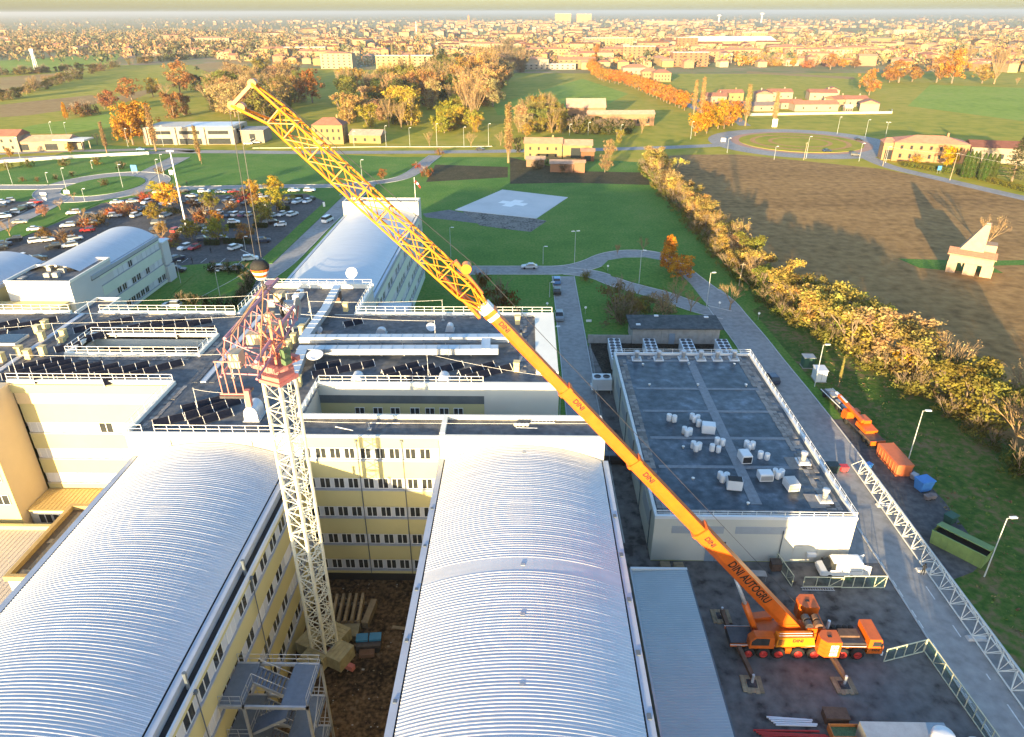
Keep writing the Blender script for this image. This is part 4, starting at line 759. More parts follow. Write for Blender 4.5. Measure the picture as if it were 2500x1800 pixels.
# boom: B foot, J telescopic end, K jib head
Bp = L_(28.6,55.8,3.2); Jp = L_(-3.2,53.4,40.4); Kp = L_(-18.6,52.2,56.4); d1 = (Jp-Bp).normalized(); Lb = (Jp-Bp).length
def axes(d):
    u = Vector((0,1,0)); u = (u-d*u.dot(d)).normalized(); t = d.cross(u)
    if t.z < 0: t = -t
    return u, t
u1, t1 = axes(d1)
def boom_sec(name, a, b, wd, ht, m, par=mc, dd=d1, org=Bp, u=u1, t=t1):
    prof = [(-wd/2,ht/2),(wd/2,ht/2),(wd/2,-ht*.2),(wd*.3,-ht/2),(-wd*.3,-ht/2),(-wd/2,-ht*.2)]
    P = [org+dd*a+u*x+t*y for x,y in prof]+[org+dd*b+u*x+t*y for x,y in prof]; n = len(prof)
    o = MB().add(P, [tuple(range(n)), tuple(range(2*n-1,n-1,-1))]+[(i,n+i,n+(i+1)%n,(i+1)%n) for i in range(n)]).build(name, m, par); return o
for a,b,wd,ht,m in ((-1.0,17.6,1.25,1.6,orange_p),(17.4,28.6,1.02,1.25,orange_p),(28.4,38.8,.88,1.08,orange_p),(38.6,48.8,.76,.94,orange_p)): boom_sec('boom_section', a, b, wd, ht, m)
for a,wd,ht in ((17.5,1.46,1.8),(28.5,1.2,1.46),(38.7,1.04,1.28),(48.5,.94,1.16)): boom_sec('boom_collar', a-.22, a+.18, wd, ht, orange_p)
for a,b,wd,ht in ((47.9,49.4,.86,1.06),): boom_sec('boom_head', a, b, wd, ht, white_metal)
side = lambda a, wd, tt=0.02: Bp+d1*a-u1*(wd/2+.012)+t1*tt
put_text(mc, 'DINI AUTOGRU', 1.22, side(8.8,1.25,.16), -d1, t1, .84)
for a,wd,s in ((16.1,1.25,.74),(26.5,1.02,.7),(37.0,.88,.64),(46.9,.76,.56)): put_text(mc, 'DINI', s, side(a,wd,.12), -d1, t1)
# luffing cylinder
c0 = L_(25.0,55.4,2.3); c1 = Bp+d1*9.6-t1*.8; cm = c0.lerp(c1,.55)
MB().tube(c0,cm,.36,14).build('luffing_cylinder', orange_p, mc, True); MB().tube(cm,c1,.2,12).build('cylinder_rod', metal_roof, mc, True)
# lattice jib
d2 = (Kp-Jp).normalized(); u2, t2 = axes(d2); Lj = (Kp-Jp).length
def ladj(a, sc=1.0):
    w_ = .72*sc; c = Jp+d2*a; return [c+u2*sx*w_+t2*sy*w_ for sx,sy in ((-1,-1),(1,-1),(1,1),(-1,1))]
stn = [(.2,.45),(2.4,.98)]+[(2.4+2.15*k,1.0) for k in range(1,9)]+[(Lj-1.2,.95)]
for (a,sa),(b,sb) in zip(stn, stn[1:]):
    A = ladj(a,sa); Bq = ladj(b,sb); mb = MB()
    for i in range(4):
        j = (i+1)%4; mb.tube(A[i],Bq[i],.085,6); mb.tube(A[i],Bq[j],.045,5); mid = (A[i]+Bq[i])/2; mb.tube(Bq[i],Bq[j],.05,5)
        if i in (1,3): mb.tube(A[j],Bq[i],.04,5)
    mb.build('jib_section', yellow_p, mc)
E4 = ladj(Lj-1.2,.95); tip = L_(-20.6,52.0,56.2); pk = L_(-19.0,52.15,57.6)
for s in (0,1): MB().tube(E4[s],tip+u2*(.3 if s else -.3),.1,6).build('jib_head_strut', yellow_p, mc)
for s in (2,3): MB().tube(E4[s],pk+u2*(.3 if s == 2 else -.3),.1,6).build('jib_head_strut', yellow_p, mc)
MB().bar(tip,pk,.7,.22).build('jib_head', yellow_p, mc)
for c in (tip,pk,tip+Vector((.6,0,-.15))): MB().tube(c-u2*.28,c+u2*.28,.3,12).build('sheave', yellow_p, mc)
MB().tube(Jp+d2*3.6+t2*1.4-u2*.4,Jp+d2*3.6+t2*1.4+u2*.4,.4,14).build('jib_winch', yellow_p, mc); MB().bar(Jp+d2*1.2+t2*.7,Jp+d2*4.6+t2*1.15,.5,.3).build('jib_bracket', orange_p, mc)
MB().bar(Jp-d1*.2-t1*.9,Jp+d2*4.2-t2*.5,.6,.25).build('jib_adapter', orange_p, mc)
MB().tube(Bp+d1*2+t1*2.0+u1*.3,Jp+d2*3.6+t2*2.1,.025,4).build('hoist_rope', steel_d, mc); MB().tube(Jp+d2*3.6+t2*2.0,pk+t2*.4,.025,4).build('hoist_rope', steel_d, mc)
hk = L_(-20.7,52.1,44.7)
for s in (-.28,.28): MB().tube(tip+Vector((s,0,-.3)),hk+Vector((s*.9,0,.4)),.022,4).build('hoist_rope', steel_d, mc)
HP = thing('hook_block', 'black crane hook block with white and orange stripes above the tower crane', 'hook block', (-20.7,52.1,43.6))
MB().lathe([(.1,1.25),(.45,1.2),(.72,.9),(.72,.62)], (0,0,0), 14).build('sheave_guard', black_r, HP, True)
for k in range(4): MB().lathe([(.72-.07*k,.62-.22*k),(.66-.09*k,.42-.22*k)], (0,0,0), 14).build('stripe_band', rail_m if k%2 else orange_p, HP)
MB().tube((0,0,-.2),(0,0,-.65),.12,8).tube((0,0,-.65),(.25,0,-.9),.1,8).tube((.25,0,-.9),(0,0,-1.15),.1,8).tube((0,0,-1.15),(-.22,0,-.95),.08,8).build('hook', steel_d, HP)
# ---------------------------------------------------------------- tower crane
tc = thing('tower_crane', 'pale lattice tower crane mast with faded red slewing top being dismantled', 'tower crane', (-21.0,52.9,0), R(-25))
hs = .92; nsec = 12; hsec = 33.0/nsec
sec = MB(); cs = [(-hs,-hs),(hs,-hs),(hs,hs),(-hs,hs)]
for i in range(4):
    a, b = cs[i], cs[(i+1)%4]; sec.box(a[0]-.11,a[0]+.11,a[1]-.11,a[1]+.11,0,hsec)
    sec.bar((*a,.05),(*b,.05),.1); sec.bar((*a,.1),(*b,hsec/2),.075); sec.bar((*b,hsec/2),(*a,hsec-.05),.075); sec.bar((a[0],a[1],hsec/2),(b[0],b[1],hsec/2),.055)
sec.bar((-hs,-hs,.05),(hs,hs,.05),.06); 
for s in (-.18,.18): sec.bar((.4+s,.65,0),(.4+s,.65,hsec),.05)
for k in range(7): sec.bar((.22,.65,.2+k*.38),(.58,.65,.2+k*.38),.035)
SEC = sec.mesh('mast_section', mast_w)
for k in range(nsec): inst('mast_section', SEC, tc, (0,0,1.0+hsec*k))
MB().box(-1.15,1.15,-1.15,1.15,34.0,34.3).box(-.95,.95,-.95,.95,34.3,35.2).build('ring_collar', red_p, tc); MB().lathe([(1.25,35.2),(1.25,35.5),(1.05,35.5)], (0,0,0), 20).build('slew_ring', red_p, tc)
for x,y,w_,h_ in ((-1.2,-1.5,2.4,.45),(-1.3,1.0,2.6,.45)): MB().box(x,x+w_,y,y+.5,35.5,35.5+h_).build('turntable_beam', red_p, tc)
MB().box(-1.2,1.2,-1.0,1.0,35.5,35.7).build('turntable', red_p, tc)
for i in range(4): a = cs[i]; MB().bar((a[0]*.75,a[1]*.75,35.7),(a[0]*.62,a[1]*.62,39.4),.17).build('tower_post', mat('crane_orange_red', (.62,.22,.13), .5, .12, 1), tc)
for i in range(4):
    a, b = cs[i], cs[(i+1)%4]
    for z0,z1 in ((35.8,37.4),(39.2,37.6)): MB().bar((a[0]*.72,a[1]*.72,z0),(b[0]*.68,b[1]*.68,z1),.09).build('tower_brace', MATS['crane_orange_red'], tc)
    MB().bar((a[0]*.68,a[1]*.68,37.5),(b[0]*.68,b[1]*.68,37.5),.1).build('tower_brace', MATS['crane_orange_red'], tc)
MB().box(1.0,1.5,-.4,.3,35.8,37.2).build('control_cabinet', mat('cabinet_green', (.08,.13,.07), .5, .1, 1), tc)
# machinery deck (counter-jib) lifted off the tower top, lying along the main block direction
md = thing('counter_jib', 'faded pink lattice counter-jib with winches on top of the tower crane', 'counter-jib', (-22.2,55.0,37.2), 0)
md.location = (-22.2,54.6,37.4); PK = pink_p
ch4 = [(-1.35,-6.6,1.6),(-1.35,7.6,1.9),(1.35,-6.6,.4),(1.35,7.2,.9)]
MB().tube((-1.4,-4.6,1.7),(-1.2,8.2,2.1),.16,8).build('chord', PK, md); MB().tube((1.4,-6.2,.5),(1.3,4.2,.9),.15,8).build('chord', PK, md); MB().tube((-1.4,-6.6,-.6),(-1.4,4.0,-.2),.1,8).build('chord', PK, md); MB().tube((1.4,-6.6,-.8),(1.4,4.0,-.3),.1,8).build('chord', PK, md)
for k in range(8):
    y = -6.2+k*1.5; MB().bar((-1.4,y,-.5+.04*k),(1.4,y,-.6+.04*k),.1).build('cross_member', PK, md)
    MB().bar((-1.4,y,-.5),(-1.38,y+1.5,1.6),.08).build('brace', red_p, md); MB().bar((1.4,y,-.5),(1.4,y+.9,.6),.08).build('brace', red_p, md)
    if k % 2 == 0: MB().bar((-1.38,y+1.5,1.7),(1.4,y+1.0,.6),.08).build('brace', PK, md); MB().bar((-1.4,y,1.6),(-1.4,y+1.5,-.5),.06).build('brace', PK, md)
for x in (-1.4,-.9,-.3,.3):
    MB().bar((x,-7.0,.9),(x+.1,-7.0,-1.9),.07).build('basket_bar', red_p, md)
MB().bar((-1.5,-7.0,-1.9),(.6,-7.0,-1.9),.12).build('basket_bar', red_p, md); MB().bar((-1.5,-7.0,.9),(.6,-7.0,.9),.1).build('basket_bar', red_p, md)
MB().box(-1.5,.6,-7.2,-5.6,-2.2,-2.0).build('ballast_hanger', steel_d, md)
MB().tube((.1,5.3,.4),(1.2,5.3,.4),.7,16).build('winch_drum', galv, md); MB().tube((-.1,5.3,.4),(.05,5.3,.4),.95,16).build('winch_flange', steel_d, md); MB().tube((1.2,5.3,.4),(1.32,5.3,.4),.95,16).build('winch_flange', galv, md)
for p,d,m in (((-.7,6.6,1.0),(.8,1.0,.8),tan_band),((-.8,3.6,.2),(.7,.9,.7),tan_band),((.2,2.4,-.1),(1.5,1.2,.6),MATS['sill_cream']),((-.5,-1.0,.2),(1.2,1.0,.9),tan_band),((-.8,-4.6,0),(.9,1.2,1.3),MATS['sill_cream']),((.5,.6,-.1),(1.6,.9,.5),galv)): MB().cbox(p,d).build('motor_housing', m, md)
for x,y,z in ((-1.0,-6.0,1.6),(.9,.2,.8),(-.2,2.0,1.6),(.5,-5.6,1.0)):
    for dx in (-.5,0,.6): MB().bar((x,y,z),(x+dx,y+.6,z-1.6),.05).build('stay', red_p, md)
for e in ((-1.2,6.6,2.1),(1.2,3.9,.9),(-1.3,-3.6,1.75),(1.3,-4.8,.6)):
    MB().tube((1.5,-2.5,5.3),e,.03,5).build('sling', mat('sling_brown', (.20,.13,.07), .8, .2, 2), md); MB().tube((1.5,-2.4,5.3),(e[0]+.3,e[1]-.8,e[2]),.03,5).build('sling', MATS['sling_brown'], md)
MB().box(-2.0,-1.4,3.6,7.8,1.9,2.15).build('tip_beam', PK, md); MB().box(.7,1.1,-7.8,-7.4,-2.6,-1.2).build('hook_weight', red_p, md)
# tower base: cross beams and ballast
tb = thing('ballast_frame', 'red cross frame with concrete ballast under the tower crane mast', 'ballast', (-21.0,52.9,0), R(20))
for a in (45,135): c,s = math.cos(R(a)),math.sin(R(a)); MB().bar((-3.6*c,-3.6*s,.65),(3.6*c,3.6*s,.65+(.0 if a==45 else .02)),.5,.6).build('cross_beam', red_p, tb)
bal = mat('mossy_concrete', (.34,.30,.17), .9, .25, 1.2)
for a,n in ((-45,4),(45,4),(135,4),(225,4)):
    c,s = math.cos(R(a)),math.sin(R(a))
    for k in range(n): MB().box(-1.2,1.2,-.22,.22,.95,2.5).build('ballast_block', bal, tb, False, (2.0*c+(.47*(k-1.5))*c,2.0*s+(.47*(k-1.5))*s,0), R(a+90))
# ---------------------------------------------------------------- lattice crane jib lying along the road
lj = thing('lying_jib', 'long white lattice crane jib lying along the service road', 'crane jib', (50.4,40,0)); lj.location = (0,0,0)
ys = [36+2.35*k for k in range(24)]
for a,b in zip(ys, ys[1:]):
    fx = lambda y: 50.55+(y-70)*.004
    A = [(fx(a)-.95,a,.35),(fx(a)+.95,a,.35),(fx(a),a,2.05)]; Bq = [(fx(b)-.95,b,.35),(fx(b)+.95,b,.35),(fx(b),b,2.05)]; mb = MB(); mid = ((fx(a)+fx(b))/2,(a+b)/2,2.05)
    for i in range(3): mb.tube(A[i],Bq[i],.09,6)
    mb.tube(A[0],A[1],.05,5).tube(A[0],mid,.05,5).tube(mid,Bq[0],.05,5).tube(A[1],mid,.05,5).tube(mid,Bq[1],.05,5).tube(A[0],Bq[1],.045,5).tube(A[2],A[0],.04,5).tube(A[2],A[1],.04,5); mb.build('jib_section', mat('jib_white', (.62,.61,.55), .5, .1, 1), lj)
for k,(x,y,lab) in enumerate(((49.6,67.6,'pale concrete block under the lying jib beside the worker'),(50.0,57.0,'pale concrete block under the lying jib near the gate'),(50.4,80.5,'pale concrete block under the lying jib by the dark lay-by'))): tag(MB().add([(-1.1,-.4,0),(1.1,-.4,0),(1.1,.4,0),(-1.1,.4,0),(-.95,-.25,.3),(.95,-.25,.3),(.95,.25,.3),(-.95,.25,.3)], [(0,3,2,1),(4,5,6,7),(0,1,5,4),(1,2,6,5),(2,3,7,6),(3,0,4,7)]).build('concrete_block', conc_l, None, False, (x,y,.05)), lab, 'concrete block')
# ---------------------------------------------------------------- steel stair in the courtyard
fs_ = thing('fire_stair', 'blue-grey steel escape stair beside the tower crane base', 'stair')
deck = mat('chequer_steel', (.13,.16,.20), .5, .12, 2, .4)
for lv,z in enumerate((12.0,8.0,4.0)):
    MB().box(-24.6,-22.6,38.2,42.2,z-.12,z).build('landing', deck, fs_); MB().box(-19.6,-17.4,38.2,42.2,z-.14,z-.02).build('landing', deck, fs_)
    MB().box(-24.6,-17.3,38.0,38.18,z-.3,z).build('edge_beam', galv, fs_); MB().box(-24.6,-17.3,42.22,42.4,z-.3,z).build('edge_beam', galv, fs_)
    for j in range(10):
        f = j/10; MB().box(-22.6+3.0*f,-22.6+3.0*f+.3,40.4,41.9,z-2.0*f-.2,z-2.0*f-.14).build('step', deck, fs_)
        if lv < 2 or j < 4: MB().box(-19.6-3.0*f-.3,-19.6-3.0*f,38.5,40.0,z-2.2-1.8*f,z-2.14-1.8*f).build('step', deck, fs_)
    for y in (40.35,41.95): MB().bar((-22.6,y,z-.1),(-19.6,y,z-2.1),.06,.25).build('stringer', galv, fs_)
    for y in (38.45,40.05): MB().bar((-19.6,y,z-2.1),(-22.6,y,z-4.0),.06,.25).build('stringer', galv, fs_)
    for p,q in (((-24.5,42.3),(-17.4,42.3)),((-24.5,38.1),(-22.7,38.1)),((-17.4,38.1),(-17.4,42.3)),((-22.6,38.2),(-22.6,40.3))):
        r_ = MB()
        for h in (1.05,.55): r_.tube((*p,z+h),(*q,z+h),.025,5)
        ro_ = r_.build('railing', galv, fs_); n = max(2,int(math.dist(p,q)/1.0))
        for k in range(n+1): t = k/n; MB().box(-.02,.02,-.02,.02,0,1.05).build('post', galv, ro_, False, (p[0]+(q[0]-p[0])*t,p[1]+(q[1]-p[1])*t,z))
    for a in (-1,1): MB().tube((-22.6,41.15+.78*a,z+1.0),(-19.6,41.15+.78*a,z-1.0),.025,5).build('handrail', galv, fs_)
for x,y in ((-22.6,38.1),(-17.4,38.1),(-17.4,42.3),(-22.6,42.3),(-25.7,38.1)): MB().box(x-.1,x+.1,y-.1,y+.1,0,12.0).build('column', galv, fs_)
for z in (4,8): MB().bar((-22.6,38.1,z-3.6),(-17.4,38.1,z-.3),.07).build('brace', galv, fs_); MB().bar((-17.4,38.1,z+.2),(-17.4,42.3,z+3.6),.07).build('brace', galv, fs_)
# ---------------------------------------------------------------- things in the courtyard
fst = thing('formwork_stack', 'stack of long timber formwork panels on the courtyard soil', 'formwork', (-20.6,59.4,0), R(4))
for k in range(6): MB().box(-2.0+.75*k,-1.7+.75*k,-2.1,2.1,.3,1.15).build('panel', wood, fst)
for y in (-1.4,1.4): MB().box(-2.2,2.3,y-.12,y+.12,.05,.3).build('bearer', wood, fst)
tag(MB().box(-.35,.35,-2.0,1.6,0,.9).build('timber_crate', wood, None, False, (-17.6,59.3,.04), R(-6)), 'tall weathered timber crate beside the formwork stack', 'crate')
tag(MB().box(-1.9,1.9,-.9,.9,0,.7).box(-1.9,1.9,-.95,-.9,.3,.75).build('site_container', mat('olive_plank', (.22,.20,.13), .85, .2, 2), None, False, (-20.2,56.4,.04), R(2)), 'low olive site box between formwork and tower crane', 'site box')
bm = thing('blue_compressor', 'blue site machine with open lid beside the tower crane base', 'machine', (-16.8,54.6,.04), R(6))
MB().box(-1.3,1.3,-.7,.8,.35,1.0).build('body', steel_d, bm); MB().box(-1.35,-.08,-.1,.9,1.05,1.3).build('lid', mat('machine_blue', (.04,.20,.36), .45, .1, 1), bm); MB().box(.08,1.35,-.1,.9,1.05,1.3).build('lid', MATS['machine_blue'], bm); MB().box(-.9,.7,-1.6,-.8,.3,.75).build('motor', rust, bm)
for s in (-.9,.9):
    w_ = MB().tube((s,-.8,.35),(s,.9,.35),.33,12).build('axle_wheel', black_r, bm)
tag(MB().box(-2.2,2.2,-.18,.18,0,.12).build('scaffold_board', wood, None, False, (-12.6,57.2,.05), R(-8)), 'pale scaffold board lying across the courtyard soil', 'board'); tag(MB().box(-1.6,1.6,-.18,.18,0,.12).build('scaffold_board', wood, None, False, (-9.9,56.2,.05), R(-24)), 'second pale board on the soil by the vaulted wing wall', 'board')
rub = MB(); 
for k in range(260):
    x,y,s = rnd.uniform(-24,-9.6),rnd.uniform(36,64.6),rnd.uniform(.03,.1)+.1*(rnd.random()<.06); rub.cbox((x,y,.04+s*.3),(s*rnd.uniform(.7,2),s,s*.8),rnd.randrange(3))
tag(rub.build('rubble', [conc, wood, rust]), 'small rubble strewn over the courtyard soil', None, None, 'stuff')
# ---------------------------------------------------------------- crane yard
def gate(loc, ln, rz, label, ht=1.9, post=True):
    o = thing('fence_gate', label, 'gate', (*loc,0), rz); gy = mat('gate_cream', (.55,.54,.38), .5, .1, 2)
    for z in (.12,ht): MB().box(0,ln,-.04,.04,z-.05,z+.05).build('rail', gy, o)
    n = max(2,int(ln/1.25))
    for k in range(n+1): x = ln*k/n; MB().box(x-.035,x+.035,-.035,.035,.05,ht).build('upright', gy, o)
    MB().bar((ln*(n-1)/n,0,.15),(ln,0,ht-.1),.05).build('diagonal', gy, o)
    me = MB()
    for k in range(int(ln/.16)): me.box(.16*k,.16*k+.012,-.006,.006,.15,ht)
    for k in range(int(ht/.2)): me.box(0,ln,-.006,.006,.2*k+.15,.2*k+.162)
    tag(me.build('mesh_infill', mat('mesh_green', (.03,.10,.07), .6, .1, 2), o), None, None, None, 'stuff')
gate((38.2,64.5), 5.1, R(1), 'open green mesh gate in front of the white van'); gate((33.6,64.6), 4.6, R(0), 'low mesh fence panel left of the van gate', 1.6); gate((38.4,53.7), 5.0, R(16), 'open green mesh gate by the crane driver cab'); gate((43.4,55.2), 3.2, R(-86), 'mesh fence panel between gate and service road'); gate((43.6,52), 14, R(-86), 'long green mesh fence along the service road edge'); gate((31.6,68.6), 4.0, R(-80), 'dark mesh fence from the white wall to the yard', 1.7)
lad = thing('aluminium_ladder', 'aluminium ladder lying flat on the yard before the van', 'ladder', (33.3,64.2,.1))
for y in (-.22,.22): MB().box(0,3.9,y-.03,y+.03,0,.08).build('side_rail', metal_roof, lad)
for k in range(13): MB().box(.15+.3*k,.19+.3*k,-.19,.19,.02,.06).build('rung', metal_roof, lad)
for k,(x,y,n,lab) in enumerate(((17.6,67.6,4,'stack of wooden pallets at the white wall corner'),(19.3,67.7,3,'lower stack of wooden pallets beside the taller one'))):
    o = thing('pallet_stack', lab, 'pallets', (x,y,.04), R(3*k))
    for j in range(n):
        for i in range(5): MB().box(-.6,.6,-.4+.19*i,-.26+.19*i,.12+.15*j,.15+.15*j).build('slat', wood, o)
        for i in range(3): MB().box(-.6+.53*i,-.46+.53*i,-.4,.5,.02+.15*j,.115+.15*j).build('block', wood, o)
o = thing('waste_bin', 'dark rusty metal bin against the white wall', 'bin', (31.2,67.6,.04)); MB().box(-.6,.6,-.5,.5,.1,1.2).build('tub', rust, o); MB().box(-.65,.65,-.55,.55,1.2,1.28).build('lid', steel_d, o); MB().box(-.55,.55,-.45,.45,0,.1).build('feet', steel_d, o)
o = thing('steel_table', 'pale steel worktable behind the crane boom', 'table', (28.6,65.9,.04), R(-4)); MB().box(-.9,.9,-.5,.5,.82,.88).build('top', galv, o)
for a,b in ((-.8,-.4),(.8,-.4),(-.8,.4),(.8,.4)): MB().box(a-.04,a+.04,b-.04,b+.04,0,.82).build('leg', galv, o)
# steel profiles and crates at the bottom edge
for k,(x,y,l,z,m,lab) in enumerate([(23.9+.15*j,46.75-.22*j,3.9+.3*(j%2),.12+.02*j,white_metal,'pale blue-white steel profile, '+nth(j)+' in the loose pile by the shed') for j in range(5)]+[(22.2+.2*j,45.3-.2*j,6.3,.12+.03*j,MATS['rim_red'],'long red steel profile, '+nth(j)+' in the pile at the picture edge') for j in range(6)]):
    tag(MB().box(0,l,-.07,.07,0,.14).build('steel_profile', m, None, False, (x,y,z), R(-2+rnd.uniform(-2,2))), lab, 'steel profile', 'steel profiles piled in the yard')
o = thing('rusty_box', 'brown rusty site box behind the red steel profiles', 'box', (30.5,46.7,.04), R(-2)); MB().box(-1.1,1.1,-.6,.6,0,.9).build('body', rust, o); MB().box(-1.15,1.15,-.65,.65,.9,.98).build('lid', rust, o)
o = thing('orange_crate', 'orange mesh crate with green netting at the picture edge', 'crate', (30.7,44.9,.04))
for a in ((-1.4,1.4,-.7,-.62),(-1.4,1.4,.62,.7),(-1.4,-1.32,-.62,.62),(1.32,1.4,-.62,.62)): MB().box(*a,.1,.9).build('side_panel', mat('crate_orange', (.6,.2,.05), .6, .15, 2), o)
MB().box(-1.32,1.32,-.62,.62,.1,.55).build('netting', mat('net_green', (.10,.18,.08), .9, .4, 6), o)
tag(MB().box(0,7.8,-8,0,0,2.6).build('site_cabin', galv, None, False, (31.5,44.6,.04)), 'flat pale cabin roof at the bottom picture edge', 'cabin')
for k,(x,y,lab) in enumerate(((38.0,42.6,'white round tank top at the picture edge beside the cabin'),(42.2,43.4,'white round tank top at the picture edge by the road fence'))): tag(MB().lathe([(.9,0),(1.0,.2),(1.0,1.0),(.85,1.2),(.3,1.28)], (0,0,0), 18).build('water_tank', white_metal, None, True, (x,y,2.64 if k == 0 else .04)), lab, 'tank')

# ---------------------------------------------------------------- vehicles
paint = mat('car_paint', (1,1,1), .28, .04, 1, 0, .6, objcol=True)
def loft_body(prof, half, inset=.12):
    """side profile (x,z) swept across y with rounded-in flanks"""
    n = len(prof); zs = [z for _,z in prof]; zm = (min(zs)+max(zs))/2; vs = []
    for f, s in ((-1,.94),(-.9,1.0),(.9,1.0),(1,.94)):
        for x,z in prof: vs.append((x*s, half*f, zm+(z-zm)*s))
    fs = [tuple(range(n)), tuple(range(4*n-1,3*n-1,-1))]
    for r_ in range(3): fs += [(r_*n+i,(r_+1)*n+i,(r_+1)*n+(i+1)%n,r_*n+(i+1)%n) for i in range(n)]
    return MB().add(vs, fs)
CW = MB().lathe([(.1,-.1),(.3,-.11),(.32,0),(.3,.11),(.1,.1)], (0,0,0), 12).mesh('wheel', black_r, True)
def car_proto(kind):
    o = bpy.data.objects.new('parked_car', None)
    if kind == 'sedan': pb_, cab, rf_, hw = [(-2.2,.35),(-2.25,.75),(-2.1,.98),(-1.4,1.0),(1.0,.98),(2.0,.82),(2.2,.6),(2.15,.35)], [(-1.75,.97),(-1.1,1.4),(.1,1.42),(1.0,.96)], 1.42, .87
    elif kind == 'suv': pb_, cab, rf_, hw = [(-2.2,.4),(-2.25,.8),(-2.2,1.1),(1.0,1.12),(2.0,1.0),(2.2,.75),(2.2,.4)], [(-2.1,1.08),(-1.75,1.66),(.2,1.68),(1.05,1.1)], 1.68, .92
    elif kind == 'van': pb_, cab, rf_, hw = [(-2.6,.4),(-2.65,1.0),(-2.6,1.35),(1.5,1.3),(2.4,1.1),(2.5,.7),(2.45,.4)], [(-2.6,1.3),(-2.5,2.2),(1.0,2.2),(1.75,1.25)], 2.2, .97
    else: pb_, cab, rf_, hw = [(-1.95,.35),(-2.0,.8),(-1.9,1.0),(.9,1.0),(1.75,.82),(1.95,.6),(1.9,.35)], [(-1.85,.97),(-1.45,1.48),(.1,1.5),(.95,.97)], 1.5, .86
    pb_ = pb_[::-1]
    parts = [('body', loft_body(pb_, hw).mesh('car_body', paint))]
    g_ = MB(); n = 4; a = [(x,z) for x,z in cab]
    vs = [(x,-hw*(.95 if z < rf_-.2 else .78),z) for x,z in a]+[(x,hw*(.95 if z < rf_-.2 else .78),z) for x,z in a]
    g_.add(vs, [(3,2,1,0),(4,5,6,7),(0,1,5,4),(2,3,7,6),(1,2,6,5)]); parts.append(('glasshouse', g_.mesh('car_glass', glass)))
    x1,x2 = cab[1][0],cab[2][0]; t = hw*.8
    rm = MB().add([(x1-.04,-t,rf_),(x2+.06,-t,rf_),(x2+.06,t,rf_),(x1-.04,t,rf_),(x1+.15,-t*.85,rf_+.05),(x2-.1,-t*.85,rf_+.05),(x2-.1,t*.85,rf_+.05),(x1+.15,t*.85,rf_+.05)], [(4,5,6,7),(0,1,5,4),(1,2,6,5),(2,3,7,6),(3,0,4,7)])
    if kind == 'van':
        for s in (-1,1): rm.box(-2.55,.4,s*hw*.97-.01,s*hw*.97+.01,1.3,2.15) if False else None
    parts.append(('roof_panel', rm.mesh('car_roof', paint)))
    L2 = pb_[0][0]*.62
    return parts, [(-1.3,-hw+.1),(1.3,-hw+.1),(-1.3,hw-.1),(1.3,hw-.1)], hw
PROTO = {k: car_proto(k) for k in ('sedan','suv','hatch','van')}
CC = {'white':(.75,.75,.74),'silver':(.45,.46,.47),'grey':(.18,.19,.20),'black':(.015,.016,.018),'dark blue':(.02,.035,.07),'red':(.42,.03,.03),'beige':(.42,.37,.29),'dark green':(.03,.06,.05),'purple':(.10,.05,.12),'blue':(.08,.2,.4)}
def car(loc, col, kind, deg, label, group=None, name='parked_car', wheels=True):
    parts, wh, hw = PROTO[kind]; o = thing(name, label, 'van' if kind == 'van' else 'car', (loc[0],loc[1],.06), R(deg), group)
    for nm, me in parts: inst(nm, me, o, color=CC[col])
    if wheels:
        for x,y in wh: q = inst('wheel', CW, o, (x,y,.32)); q.rotation_euler = (R(90),0,0)
    return o
KN = {'sedan':'saloon','suv':'tall hatchback','hatch':'small hatchback','van':'van'}
